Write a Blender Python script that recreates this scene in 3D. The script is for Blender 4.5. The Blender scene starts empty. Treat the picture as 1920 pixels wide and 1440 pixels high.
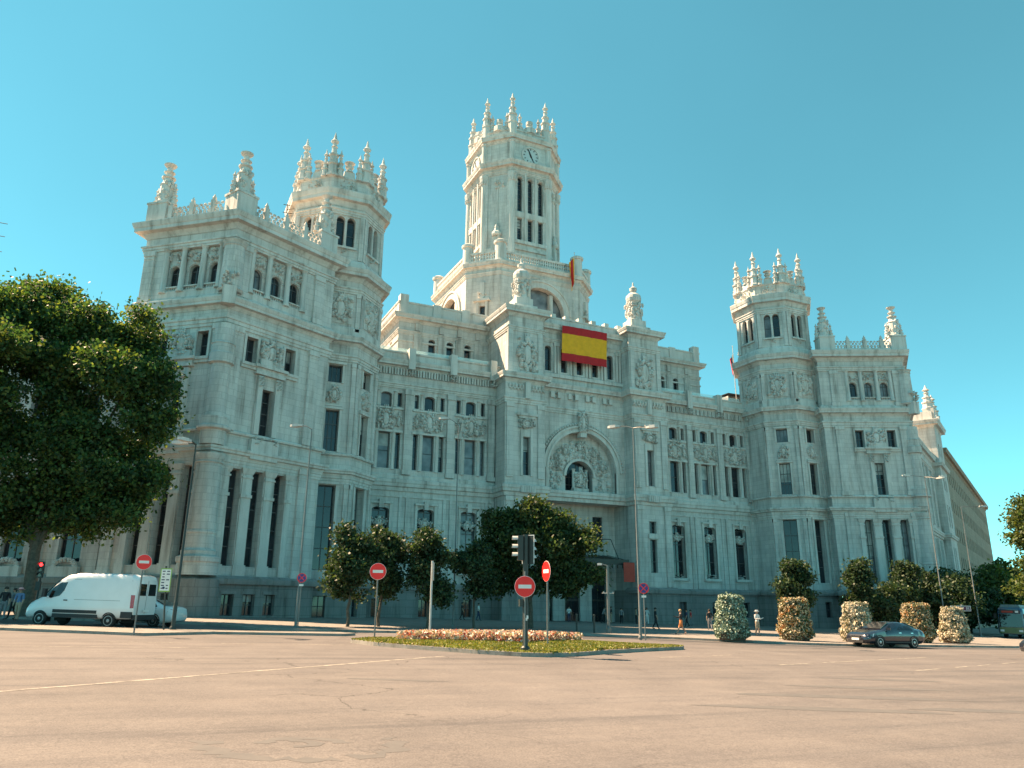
import bpy, bmesh, math, random
import numpy as np
from mathutils import Vector, Matrix
R = math.radians
sc = bpy.context.scene
COL = sc.collection
random.seed(7)
WR = random.Random(99)

# ------------------------------------------------------------------ camera
CAM = Vector((-45.66, -76.69, 1.75))
YAW, PITCH, ROLL = R(25.25), R(16.12), R(0.5)
fw = Vector((math.sin(YAW)*math.cos(PITCH), math.cos(YAW)*math.cos(PITCH), math.sin(PITCH)))
r0 = Vector((math.cos(YAW), -math.sin(YAW), 0))
u0 = r0.cross(fw)
rt = r0*math.cos(ROLL) + u0*math.sin(ROLL)
up = u0*math.cos(ROLL) - r0*math.sin(ROLL)
cam = bpy.data.cameras.new('camera')
cam.sensor_width = 36.0
cam.lens = 1430/1920*36
cam.clip_end = 6000
cam.clip_start = 0.1
co = bpy.data.objects.new('camera', cam)
COL.objects.link(co)
co.matrix_world = Matrix(((rt.x, up.x, -fw.x, CAM.x), (rt.y, up.y, -fw.y, CAM.y), (rt.z, up.z, -fw.z, CAM.z), (0, 0, 0, 1)))
sc.camera = co

# ------------------------------------------------------------------ sky, sun, exposure
SUN_AZ, SUN_EL = -45.0, 50.0            # azimuth from +Y, positive towards +X
w = bpy.data.worlds.new('World')
sc.world = w
w.use_nodes = True
nt = w.node_tree
bg = nt.nodes['Background']
sky = nt.nodes.new('ShaderNodeTexSky')
sky.sky_type = 'NISHITA'
sky.sun_disc = False
sky.sun_elevation = R(SUN_EL)
sky.sun_rotation = R(SUN_AZ)
sky.altitude = 2000
sky.air_density = 0.55
sky.dust_density = 0.0
sky.ozone_density = 1.0
tint = nt.nodes.new('ShaderNodeMix')
tint.data_type = 'RGBA'
tint.blend_type = 'MULTIPLY'
tint.inputs[0].default_value = 1.0
tint.inputs[7].default_value = (0.55, 1.27, 0.97, 1)
gam = nt.nodes.new('ShaderNodeGamma')
gam.inputs[1].default_value = 0.76
nt.links.new(sky.outputs[0], gam.inputs[0])
hz = nt.nodes.new('ShaderNodeTexNoise')            # faint uneven haze over the whole sky
hz.inputs['Scale'].default_value = 2.2
hz.inputs['Detail'].default_value = 5
tcw = nt.nodes.new('ShaderNodeTexCoord')
nt.links.new(tcw.outputs['Generated'], hz.inputs['Vector'])
hr = nt.nodes.new('ShaderNodeMapRange')
hr.inputs['From Min'].default_value = 0.3
hr.inputs['From Max'].default_value = 0.7
hr.inputs['To Min'].default_value = 0.965
hr.inputs['To Max'].default_value = 1.035
nt.links.new(hz.outputs[0], hr.inputs['Value'])
hm = nt.nodes.new('ShaderNodeVectorMath')
hm.operation = 'SCALE'
nt.links.new(gam.outputs[0], hm.inputs[0])
nt.links.new(hr.outputs[0], hm.inputs['Scale'])
nt.links.new(hm.outputs[0], tint.inputs[6])
nt.links.new(tint.outputs[2], bg.inputs[0])
bg.inputs[1].default_value = 0.105
sl = bpy.data.lights.new('sun', 'SUN')
sl.energy = 5.0
sl.angle = R(0.53)
sl.color = (1.0, 0.70, 0.45)
so = bpy.data.objects.new('sun', sl)
COL.objects.link(so)
sd = Vector((math.sin(R(SUN_AZ))*math.cos(R(SUN_EL)), math.cos(R(SUN_AZ))*math.cos(R(SUN_EL)), math.sin(R(SUN_EL))))
so.rotation_euler = sd.to_track_quat('Z', 'Y').to_euler()
so.location = (-60, 40, 120)
vs = sc.view_settings
vs.view_transform = 'Standard'
vs.look = 'None'
vs.gamma = 1.0
vs.exposure = 1.93
vs.use_curve_mapping = False

# ------------------------------------------------------------------ helpers
def lat(x, y):
    return (x-CAM.x)*r0.x + (y-CAM.y)*r0.y
def gz(x, y):                                    # the square falls gently to the right
    return -0.022*max(-130, min(130, lat(x, y)))

class Fr:
    """facade frame: s along the wall, z up, t outwards; k = -1 mirrors it to the other half"""
    def __init__(s, o, d, n, k=1):
        s.o, s.d, s.n, s.k = o, d, n, k
    def p(s, a, z, t=0.0):
        return (s.k*(s.o[0]+s.d[0]*a+s.n[0]*t), s.o[1]+s.d[1]*a+s.n[1]*t, z)

class MB:
    def __init__(s):
        s.v, s.f, s.mi = [], [], []
    def add(s, vs_, fs, m=0):
        o = len(s.v)
        s.v += [tuple(p) for p in vs_]
        s.f += [tuple(i+o for i in f) for f in fs]
        s.mi += [m]*len(fs)
    def hexa(s, p, m=0):
        s.add(p, [(3, 2, 1, 0), (4, 5, 6, 7), (0, 1, 5, 4), (1, 2, 6, 5), (2, 3, 7, 6), (3, 0, 4, 7)], m)
    def box(s, fr, a0, a1, z0, z1, t0, t1, m=0):
        s.hexa([fr.p(a, z, t) for z in (z0, z1) for a, t in ((a0, t0), (a1, t0), (a1, t1), (a0, t1))], m)
    def frus(s, fr, a0, a1, z0, z1, t0, t1, ins, m=0):      # box tapering to the top
        s.hexa([fr.p(a0, z0, t0), fr.p(a1, z0, t0), fr.p(a1, z0, t1), fr.p(a0, z0, t1),
                fr.p(a0+ins, z1, t0+ins), fr.p(a1-ins, z1, t0+ins), fr.p(a1-ins, z1, t1-ins), fr.p(a0+ins, z1, t1-ins)], m)
    def abox(s, x0, x1, y0, y1, z0, z1, m=0):
        s.hexa([(x, y, z) for z in (z0, z1) for x, y in ((x0, y0), (x1, y0), (x1, y1), (x0, y1))], m)
    def lathe(s, c, prof, n=10, m=0, rot=0.0, a0=0.0, a1=2*math.pi, sx=1, sy=1):
        full = abs(a1-a0-2*math.pi) < 1e-6
        nn = n if full else n+1
        vs_ = []
        for r_, z in prof:
            for i in range(nn):
                a = rot+a0+(a1-a0)*i/n
                vs_.append((c[0]+sx*r_*math.cos(a), c[1]+sy*r_*math.sin(a), c[2]+z))
        fs = []
        for j in range(len(prof)-1):
            for i in range(n):
                i2 = (i+1) % nn
                fs.append((j*nn+i, j*nn+i2, (j+1)*nn+i2, (j+1)*nn+i))
        if full:
            fs.append(tuple(range(nn-1, -1, -1)))
            fs.append(tuple((len(prof)-1)*nn+i for i in range(nn)))
        s.add(vs_, fs, m)
    def tube(s, pts, rad, n=8, m=0):
        pts = [Vector(p) for p in pts]
        if not hasattr(rad, '__len__'):
            rad = [rad]*len(pts)
        rings = []
        for i, p in enumerate(pts):
            t = (pts[min(i+1, len(pts)-1)]-pts[max(i-1, 0)]).normalized()
            a = Vector((0, 0, 1)) if abs(t.z) < 0.9 else Vector((1, 0, 0))
            e1 = t.cross(a).normalized()
            e2 = t.cross(e1)
            rings.append([p+(e1*math.cos(2*math.pi*j/n)+e2*math.sin(2*math.pi*j/n))*rad[i] for j in range(n)])
        vs_ = [q for r_ in rings for q in r_]
        fs = [(i*n+j, i*n+(j+1) % n, (i+1)*n+(j+1) % n, (i+1)*n+j) for i in range(len(pts)-1) for j in range(n)]
        fs += [tuple(range(n-1, -1, -1)), tuple((len(pts)-1)*n+j for j in range(n))]
        s.add(vs_, fs, m)
    def blob(s, c, rx, ry, rz, e1=(1, 0, 0), e2=(0, 1, 0), m=0):
        """squashed octahedral lump; e1, e2 are the plan axes"""
        c = Vector(c); e1 = Vector(e1); e2 = Vector(e2)
        vs_ = []
        for j in range(1, 4):
            ph = math.pi*j/4
            for i in range(6):
                a = 2*math.pi*(i+0.5*(j % 2))/6
                vs_.append(c+e1*(rx*math.sin(ph)*math.cos(a))+e2*(ry*math.sin(ph)*math.sin(a))+Vector((0, 0, rz*math.cos(ph))))
        vs_ += [c+Vector((0, 0, rz)), c-Vector((0, 0, rz))]
        fs = []
        for j in range(2):
            for i in range(6):
                i2 = (i+1) % 6
                fs.append((j*6+i, j*6+i2, (j+1)*6+i2, (j+1)*6+i))
        for i in range(6):
            fs.append((18, i, (i+1) % 6))
            fs.append((19, 12+(i+1) % 6, 12+i))
        s.add(vs_, fs, m)
    def build(s, name, mats, parent=None, smooth=False, recalc=True):
        me = bpy.data.meshes.new(name)
        me.from_pydata(s.v, [], s.f)
        if not isinstance(mats, (list, tuple)):
            mats = [mats]
        for mm in mats:
            me.materials.append(mm)
        me.polygons.foreach_set('material_index', s.mi)
        if recalc:
            b = bmesh.new()
            b.from_mesh(me)
            bmesh.ops.recalc_face_normals(b, faces=b.faces)
            b.to_mesh(me)
            b.free()
        if smooth:
            me.polygons.foreach_set('use_smooth', [True]*len(me.polygons))
            if smooth != 'all':
                me.set_sharp_from_angle(angle=R(smooth if smooth is not True else 40))
        o = bpy.data.objects.new(name, me)
        COL.objects.link(o)
        if parent:
            o.parent = parent
        return o

def tag(o, label=None, cat=None, group=None, kind=None):
    if label: o['label'] = label
    if cat: o['category'] = cat
    if group: o['group'] = group
    if kind: o['kind'] = kind
    return o
def empty(name, loc=(0, 0, 0), rz=0.0):
    o = bpy.data.objects.new(name, None)
    COL.objects.link(o)
    o.location = loc
    o.rotation_euler = (0, 0, rz)
    return o
def copy_tree(o, parent=None):
    c = o.copy()
    COL.objects.link(c)
    c.parent = parent
    for ch in o.children:
        copy_tree(ch, c)
    return c

def wall(mb, fr, a0, a1, z0, z1, ops, t=0.0, depth=0.5, m=0):
    """a wall sheet with real openings and reveals; ops = (sa, sb, za, zb, arched)"""
    xs = sorted({a0, a1, *[o[0] for o in ops], *[o[1] for o in ops]})
    zs = sorted({z0, z1, *[o[2] for o in ops], *[o[3] for o in ops]})
    xs = [x for x in xs if a0 <= x <= a1]
    zs = [z for z in zs if z0 <= z <= z1]
    for i in range(len(xs)-1):
        for j in range(len(zs)-1):
            cx, cz = (xs[i]+xs[i+1])/2, (zs[j]+zs[j+1])/2
            if any(o[0] < cx < o[1] and o[2] < cz < o[3] for o in ops):
                continue
            mb.add([fr.p(xs[i], zs[j], t), fr.p(xs[i+1], zs[j], t), fr.p(xs[i+1], zs[j+1], t), fr.p(xs[i], zs[j+1], t)], [(0, 1, 2, 3)], m)
    for o in ops:
        ol = outline(o)
        n = len(ol)
        mb.add([fr.p(a, z, t) for a, z in ol]+[fr.p(a, z, t-depth) for a, z in ol], [(i, (i+1) % n, n+(i+1) % n, n+i) for i in range(n)], m)
        if o[4]:
            h = (n-2)//2                       # points 2..n-1 are the arch from right to left
            arc = ol[2:]
            mid = len(arc)//2
            rp = [(o[1], o[3])]+arc[:mid+1]
            lp = [(o[0], o[3])]+arc[mid:]
            for pp in (rp, lp):
                mb.add([fr.p(a, z, t) for a, z in pp], [(0, i, i+1) for i in range(1, len(pp)-1)], m)

def outline(o):
    sa, sb, za, zb, ar = o
    if not ar:
        return [(sa, za), (sb, za), (sb, zb), (sa, zb)]
    r_ = (sb-sa)/2
    c = (sa+sb)/2
    rz = min(r_, zb-za) if ar is True else ar
    return [(sa, za), (sb, za)]+[(c+r_*math.cos(math.pi*i/10), zb-rz+rz*math.sin(math.pi*i/10)) for i in range(11)]

def window(parent, fr, o, t=-0.45, nv=1, nh=2, pane=None, fw_=0.07):
    """glass with its frame and glazing bars, set back in the opening"""
    mb = MB()
    ol = outline(o)
    mb.add([fr.p(a, z, t) for a, z in ol], [tuple(range(len(ol)))], 0)
    sa, sb, za, zb, ar = o
    top = zb-((sb-sa)/2 if ar is True else (ar or 0))
    n = len(ol)
    c = ((sa+sb)/2, (za+zb)/2)
    inn = [(a+(c[0]-a)*2*fw_/(sb-sa), z+(c[1]-z)*2*fw_/(zb-za)) for a, z in ol]
    tf = t+0.06
    mb.add([fr.p(a, z, tf) for a, z in ol]+[fr.p(a, z, tf) for a, z in inn]+[fr.p(a, z, t) for a, z in inn],
           [(i, (i+1) % n, n+(i+1) % n, n+i) for i in range(n)]+[(n+i, n+(i+1) % n, 2*n+(i+1) % n, 2*n+i) for i in range(n)], 1)
    for i in range(1, nv+1):
        x = sa+(sb-sa)*i/(nv+1)
        zt = zb if not ar else top+math.sqrt(max(0, 1-((x-c[0])/((sb-sa)/2))**2))*(zb-top)
        mb.box(fr, x-0.035, x+0.035, za+fw_, zt-0.03, t+0.005, tf-0.004, 1)
    for i in range(1, nh+1):
        z = za+(top-za if ar else zb-za)*i/(nh+(0 if ar else 1))
        mb.box(fr, sa+fw_, sb-fw_, z-0.04, z+0.04, t+0.005, tf-0.008, 1)
    if not ar and zb-za > 1.2 and WR.random() < 0.3:     # a roller blind drawn part of the way down
        f_ = WR.uniform(0.25, 0.65)
        mb.add([fr.p(a, z, t+0.003) for a, z in ((sa+fw_, zb-fw_), (sb-fw_, zb-fw_), (sb-fw_, zb-(zb-za)*f_), (sa+fw_, zb-(zb-za)*f_))], [(0, 1, 2, 3)], 2)
    if pane is None and WR.random() < 0.16:
        pane = M['glass_blind']
    return mb.build('window', [pane or M['glass'], M['frame'], M['blind']], parent)

def sweep(mb, path, prof, k=1, closed=False, m=0, cap=True):
    """sweep a moulding profile [(t outwards, z)] along a plan path with mitred corners; outward is the right-hand side"""
    if isinstance(mb, list):                     # a list collects every moulding as a mesh of its own
        m1 = MB()
        sweep(m1, path, prof, k, closed, m, cap)
        zz = [z for t, z in prof]
        mb.append(('cornice' if max(zz)-min(zz) > 0.85 else 'string_course', m1))
        return
    n = len(path)
    P = [Vector((p[0], p[1])) for p in path]
    rows = []
    for i in range(n):
        def nrm(a, b):
            d = (b-a).normalized()
            return Vector((d.y, -d.x))
        if closed:
            n1, n2 = nrm(P[i-1], P[i]), nrm(P[i], P[(i+1) % n])
        else:
            n1 = nrm(P[i-1], P[i]) if i > 0 else nrm(P[0], P[1])
            n2 = nrm(P[i], P[i+1]) if i < n-1 else n1
        mv = (n1+n2)/(1+n1.dot(n2))
        rows.append([(k*(P[i].x+mv.x*t), P[i].y+mv.y*t, z) for t, z in prof])
    q = len(prof)
    fs = []
    for i in range(n if closed else n-1):
        j = (i+1) % n
        fs += [(i*q+a, j*q+a, j*q+a+1, i*q+a+1) for a in range(q-1)]
    if not closed and cap:
        fs += [tuple(range(q)), tuple((n-1)*q+a for a in range(q))]
    mb.add([p for r_ in rows for p in r_], fs, m)

def cornice_prof(z0, z1, out, inn=-0.3):
    """a classical cornice between z0 and z1: bed mould, soffit, corona, cyma"""
    h = z1-z0
    return [(inn, z0), (0.06*out, z0), (0.14*out, z0+0.12*h), (0.3*out, z0+0.3*h), (0.34*out, z0+0.34*h), (0.82*out, z0+0.38*h),
            (0.82*out, z0+0.62*h), (0.88*out, z0+0.66*h), (0.97*out, z0+0.86*h), (out, z0+0.92*h), (out, z1), (inn, z1+0.03)]
def band_prof(z0, z1, out, inn=-0.2):
    h = z1-z0
    return [(inn, z0), (0.35*out, z0), (0.45*out, z0+0.3*h), (0.8*out, z0+0.38*h), (0.85*out, z0+0.6*h), (out, z0+0.7*h), (out, z0+0.95*h), (0.7*out, z1), (inn, z1)]
def fascia_prof(z0, z1, out, inn=-0.2):         # three-step architrave
    h = z1-z0
    return [(inn, z0), (0.4*out, z0), (0.4*out, z0+0.32*h), (0.65*out, z0+0.34*h), (0.65*out, z0+0.7*h), (0.9*out, z0+0.74*h), (out, z0+0.8*h), (out, z1), (inn, z1)]

def column(mb, fr, a, z0, z1, r_, t, n=10, cap=True, m=0):
    """attached column with base and capital"""
    c = fr.p(a, 0, t)
    h = z1-z0
    b = min(0.35, 0.08*h)
    prof = [(r_*1.35, z0), (r_*1.35, z0+b*0.4), (r_*1.2, z0+b*0.5), (r_*1.22, z0+b*0.8), (r_, z0+b), (r_*0.98, z0+h*0.4), (r_*0.87, z1-0.9*b-0.02),
            (r_*1.0, z1-0.85*b), (r_*0.9, z1-0.75*b), (r_*1.25, z1-0.25*b), (r_*1.4, z1-0.15*b), (r_*1.4, z1)]
    mb.lathe(c, prof, n, m)

def carving(mb, fr, a, z, w_, h, seed, n=26, t=0.05, shield=True, m=0, ang=True):
    """high-relief stone carving: an oval shield in a scroll frame among leaf and scroll lumps"""
    rnd = random.Random(seed)
    d = Vector((fr.k*fr.d[0], fr.d[1], 0))
    nn = Vector((fr.k*fr.n[0], fr.n[1], 0))
    if shield:
        sw, sh = w_*0.2, h*0.3
        mb.blob(fr.p(a, z, t+0.04), sw, 0.24, sh, d, nn, m)
        N = 14
        for i in range(N):
            an = 2*math.pi*i/N
            mb.blob(fr.p(a+sw*1.22*math.cos(an), z+sh*1.2*math.sin(an), t+0.08), 0.13*w_/2+0.03, 0.22, 0.09*h/2+0.05, d, nn, m)
        mb.blob(fr.p(a, z+sh*1.55, t+0.06), sw*0.7, 0.2, h*0.09, d, nn, m)          # crown on the shield
        for q in (-1, 0, 1):
            mb.blob(fr.p(a+q*sw*0.5, z+sh*1.55+h*0.1, t+0.06), sw*0.16, 0.1, h*0.07, d, nn, m)
    for i in range(n):
        aa = rnd.uniform(-1, 1)
        zz = rnd.uniform(-1, 1)
        if shield and abs(aa) < 0.42 and abs(zz) < 0.6:
            aa = math.copysign(rnd.uniform(0.45, 1), aa)
        r_ = rnd.uniform(0.05, 0.12)*min(w_, h)+0.03
        mb.blob(fr.p(a+aa*w_*0.46, z+zz*h*0.46, t+0.02), r_*rnd.uniform(0.5, 1.1), rnd.uniform(0.16, 0.4), r_*rnd.uniform(0.6, 1.4), d, nn, m)

def spire(mb, c, h, r_, m=0, n=8):
    """gothic-plateresque pinnacle: moulded shaft, neck, bulb and needle"""
    prof = [(1.25, 0), (1.25, 0.05), (1.0, 0.07), (0.95, 0.24), (1.2, 0.26), (1.2, 0.29), (0.8, 0.31), (0.72, 0.44), (0.95, 0.46), (0.95, 0.49), (0.5, 0.52),
            (0.42, 0.64), (0.62, 0.66), (0.4, 0.68), (0.34, 0.73), (0.7, 0.77), (0.75, 0.79), (0.4, 0.83), (0.28, 0.88), (0.12, 0.96), (0.02, 1.0)]
    mb.lathe(c, [(a*r_, z*h) for a, z in prof], n, m, rot=math.pi/8)

def urn(mb, c, h, r_, m=0, n=10):
    prof = [(0.8, 0), (0.8, 0.1), (0.45, 0.16), (0.4, 0.3), (0.75, 0.45), (0.85, 0.58), (0.6, 0.68), (0.42, 0.78), (0.5, 0.86), (1.0, 0.95), (1.05, 0.98), (1.0, 1.0)]
    mb.lathe(c, [(a*r_, z*h) for a, z in prof], n, m)
# ------------------------------------------------------------------ materials
M = {}
def nodes_of(name):
    m = bpy.data.materials.new(name)
    m.use_nodes = True
    t = m.node_tree
    return m, t, t.nodes, t.links, t.nodes['Principled BSDF']
def rgb(c, k=1.0):
    return (c[0]*k, c[1]*k, c[2]*k, 1)
def noise(N, L, vec, scale, detail=4, rough=0.55):
    n = N.new('ShaderNodeTexNoise')
    n.inputs['Scale'].default_value = scale
    n.inputs['Detail'].default_value = detail
    n.inputs['Roughness'].default_value = rough
    if vec: L.new(vec, n.inputs['Vector'])
    return n
def ramp(N, L, fac, stops):
    r_ = N.new('ShaderNodeValToRGB')
    e = r_.color_ramp.elements
    while len(e) < len(stops): e.new(0.5)
    for el, (p, c) in zip(e, stops):
        el.position = p
        el.color = c if len(c) == 4 else (*c, 1)
    L.new(fac, r_.inputs[0])
    return r_
def mixc(N, L, fac, a, b, mode='MIX'):
    x = N.new('ShaderNodeMix')
    x.data_type = 'RGBA'
    x.blend_type = mode
    for i, v in ((0, fac), (6, a), (7, b)):
        if hasattr(v, 'is_output'): L.new(v, x.inputs[i])
        else: x.inputs[i].default_value = v
    return x.outputs[2]
def pbr(name, col, rough=0.6, metal=0.0, var=0.12, scale=2.0, bump=0.0, bscale=25.0, spec=0.5, coat=0.0):
    m, t, N, L, B = nodes_of(name)
    g = N.new('ShaderNodeNewGeometry')
    n = noise(N, L, g.outputs['Position'], scale, 5)
    r_ = ramp(N, L, n.outputs[0], [(0.3, rgb(col, 1-var)), (0.7, rgb(col, 1+var))])
    L.new(r_.outputs[0], B.inputs['Base Color'])
    B.inputs['Roughness'].default_value = rough
    B.inputs['Metallic'].default_value = metal
    B.inputs['Specular IOR Level'].default_value = spec
    B.inputs['Coat Weight'].default_value = coat
    if bump:
        n2 = noise(N, L, g.outputs['Position'], bscale, 4)
        b = N.new('ShaderNodeBump')
        b.inputs['Strength'].default_value = bump
        b.inputs['Distance'].default_value = 0.03
        L.new(n2.outputs[0], b.inputs['Height'])
        L.new(b.outputs[0], B.inputs['Normal'])
    M[name] = m
    return m
def stone(name, col, joints=True, row=0.55, brick=1.25, dark=0.7):
    m, t, N, L, B = nodes_of(name)
    g = N.new('ShaderNodeNewGeometry')
    P = g.outputs['Position']
    big = noise(N, L, P, 0.35, 5, 0.6)
    mp = N.new('ShaderNodeMapping')
    mp.inputs['Scale'].default_value = (1.6, 1.6, 0.16)
    L.new(P, mp.inputs[0])
    streak = noise(N, L, mp.outputs[0], 1.0, 5, 0.65)
    fine = noise(N, L, P, 14.0, 5, 0.6)
    c1 = ramp(N, L, big.outputs[0], [(0.3, rgb(col, 0.86)), (0.72, rgb(col, 1.08))]).outputs[0]
    st = ramp(N, L, streak.outputs[0], [(0.30, (0.42, 0.40, 0.37)), (0.42, (0.78, 0.77, 0.75)), (0.52, (0.97, 0.97, 0.96)), (0.7, (1.05, 1.05, 1.05))]).outputs[0]
    c2 = mixc(N, L, 0.8, c1, st, 'MULTIPLY')
    sp = ramp(N, L, fine.outputs[0], [(0.3, (0.86, 0.86, 0.86)), (0.7, (1.08, 1.08, 1.08))]).outputs[0]
    c3 = mixc(N, L, 0.7, c2, sp, 'MULTIPLY')
    hgt = fine.outputs[0]
    if joints:
        cr = N.new('ShaderNodeVectorMath'); cr.operation = 'CROSS_PRODUCT'
        cr.inputs[0].default_value = (0, 0, 1)
        L.new(g.outputs['True Normal'], cr.inputs[1])
        nv = N.new('ShaderNodeVectorMath'); nv.operation = 'NORMALIZE'
        L.new(cr.outputs[0], nv.inputs[0])
        dt = N.new('ShaderNodeVectorMath'); dt.operation = 'DOT_PRODUCT'
        L.new(P, dt.inputs[0]); L.new(nv.outputs[0], dt.inputs[1])
        sx = N.new('ShaderNodeSeparateXYZ'); L.new(P, sx.inputs[0])
        cx = N.new('ShaderNodeCombineXYZ')
        L.new(dt.outputs['Value'], cx.inputs[0]); L.new(sx.outputs[2], cx.inputs[1])
        bt = N.new('ShaderNodeTexBrick')
        bt.inputs['Scale'].default_value = 1.0
        bt.inputs['Brick Width'].default_value = brick
        bt.inputs['Row Height'].default_value = row
        bt.inputs['Mortar Size'].default_value = 0.02
        bt.inputs['Mortar Smooth'].default_value = 0.3
        bt.inputs['Color1'].default_value = (0.90, 0.905, 0.91, 1)
        bt.inputs['Color2'].default_value = (1.05, 1.045, 1.03, 1)
        bt.inputs['Mortar'].default_value = (dark, dark, dark, 1)
        L.new(cx.outputs[0], bt.inputs['Vector'])
        c3 = mixc(N, L, 1.0, c3, bt.outputs[0], 'MULTIPLY')
    L.new(c3, B.inputs['Base Color'])
    B.inputs['Roughness'].default_value = 0.82
    B.inputs['Specular IOR Level'].default_value = 0.25
    b = N.new('ShaderNodeBump')
    b.inputs['Strength'].default_value = 0.35
    b.inputs['Distance'].default_value = 0.02
    L.new(hgt, b.inputs['Height'])
    L.new(b.outputs[0], B.inputs['Normal'])
    M[name] = m
    return m
stone('stone', (0.60, 0.59, 0.565), dark=0.74)
stone('trim', (0.61, 0.60, 0.57), joints=False)
stone('granite', (0.27, 0.265, 0.255), row=0.7, brick=1.6, dark=0.6)
stone('granite_trim', (0.29, 0.285, 0.275), joints=False)
stone('far_stone', (0.36, 0.29, 0.22), row=0.7, brick=1.6)
stone('roof_lead', (0.50, 0.40, 0.31), joints=False)
stone('paving', (0.24, 0.22, 0.2), joints=False)
stone('kerb_stone', (0.3, 0.28, 0.25), joints=False)

def glassy(name, col, rough=0.06, spec=0.6):
    m, t, N, L, B = nodes_of(name)
    g = N.new('ShaderNodeNewGeometry')
    n = noise(N, L, g.outputs['Position'], 0.7, 2)
    r_ = ramp(N, L, n.outputs[0], [(0.35, rgb(col, 0.6)), (0.65, rgb(col, 1.4))])
    L.new(r_.outputs[0], B.inputs['Base Color'])
    B.inputs['Roughness'].default_value = rough
    B.inputs['Specular IOR Level'].default_value = spec
    b = N.new('ShaderNodeBump')
    b.inputs['Strength'].default_value = 0.06
    n2 = noise(N, L, g.outputs['Position'], 1.6, 2)
    L.new(n2.outputs[0], b.inputs['Height'])
    L.new(b.outputs[0], B.inputs['Normal'])
    M[name] = m
glassy('glass', (0.022, 0.026, 0.032))
glassy('glass_blind', (0.16, 0.17, 0.18), 0.12)
glassy('blind', (0.30, 0.30, 0.28), 0.3)
glassy('car_glass', (0.012, 0.014, 0.016), 0.04, 0.7)
pbr('frame', (0.07, 0.072, 0.075), 0.5)
pbr('bronze', (0.05, 0.05, 0.045), 0.45, 0.5)
pbr('steel', (0.32, 0.33, 0.33), 0.45, 0.7)
pbr('pole_grey', (0.17, 0.18, 0.175), 0.5, 0.4)
pbr('lamp_white', (0.48, 0.48, 0.46), 0.4)
pbr('dark_metal', (0.025, 0.027, 0.028), 0.45, 0.2)
pbr('pole_dark', (0.035, 0.045, 0.042), 0.5, 0.2)
pbr('sign_red', (0.86, 0.014, 0.012), 0.38, var=0.06)
pbr('sign_white', (0.74, 0.74, 0.72), 0.4, var=0.05)
pbr('sign_blue', (0.03, 0.035, 0.20), 0.4)
pbr('sign_back', (0.25, 0.26, 0.26), 0.5, 0.5)
pbr('sign_purple', (0.10, 0.02, 0.055), 0.5)
pbr('sign_green', (0.25, 0.42, 0.08), 0.5)
pbr('flag_red', (0.44, 0.013, 0.018), 0.85, var=0.1)
pbr('flag_yellow', (0.78, 0.37, 0.015), 0.85, var=0.1)
pbr('banner_red', (0.42, 0.05, 0.03), 0.7)
pbr('paint_white', (0.72, 0.73, 0.73), 0.25, var=0.03, coat=0.5)
pbr('paint_navy', (0.012, 0.014, 0.024), 0.22, var=0.05, coat=1.0, spec=0.6)
pbr('rubber', (0.018, 0.018, 0.018), 0.85)
pbr('plastic', (0.022, 0.023, 0.024), 0.6)
pbr('alloy', (0.45, 0.46, 0.47), 0.3, 0.9)
pbr('chrome', (0.65, 0.66, 0.67), 0.15, 1.0)
pbr('headlight', (0.7, 0.72, 0.72), 0.1, spec=0.8, coat=1.0)
pbr('taillight', (0.38, 0.012, 0.015), 0.2, coat=1.0)
pbr('bus_green', (0.10, 0.16, 0.05), 0.3, coat=0.5)
pbr('bus_blue', (0.02, 0.06, 0.11), 0.3, coat=0.5)
pbr('soil', (0.09, 0.06, 0.04), 0.95, bump=0.5)
pbr('bark', (0.10, 0.085, 0.065), 0.95, var=0.35, scale=6, bump=0.7, bscale=12)
pbr('skin', (0.45, 0.27, 0.19), 0.55)
pbr('clock_white', (0.52, 0.56, 0.55), 0.4, var=0.04)
for nm, c in {'cloth_black': (0.02, 0.02, 0.022), 'cloth_white': (0.7, 0.69, 0.66), 'cloth_grey': (0.2, 0.2, 0.21), 'cloth_navy': (0.03, 0.045, 0.10),
              'cloth_red': (0.5, 0.03, 0.03), 'cloth_pink': (0.65, 0.3, 0.3), 'cloth_tan': (0.42, 0.32, 0.22), 'cloth_orange': (0.62, 0.2, 0.06),
              'cloth_blue': (0.12, 0.2, 0.36), 'hair_dark': (0.03, 0.022, 0.016), 'hair_fair': (0.34, 0.22, 0.10), 'hair_grey': (0.4, 0.39, 0.37)}.items():
    pbr(nm, c, 0.85)
def emis(name, col, s):
    m, t, N, L, B = nodes_of(name)
    B.inputs['Base Color'].default_value = rgb(col, 0.3)
    B.inputs['Emission Color'].default_value = rgb(col)
    B.inputs['Emission Strength'].default_value = s
    M[name] = m
emis('red_lamp', (1.0, 0.02, 0.02), 2.2)
pbr('lens_off', (0.05, 0.02, 0.015), 0.15, coat=0.6)

def rail_glass():
    m, t, N, L, B = nodes_of('rail_glass')
    B.inputs['Base Color'].default_value = (0.75, 0.92, 0.9, 1)
    B.inputs['Roughness'].default_value = 0.05
    B.inputs['Alpha'].default_value = 0.35
    M['rail_glass'] = m
rail_glass()

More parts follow.
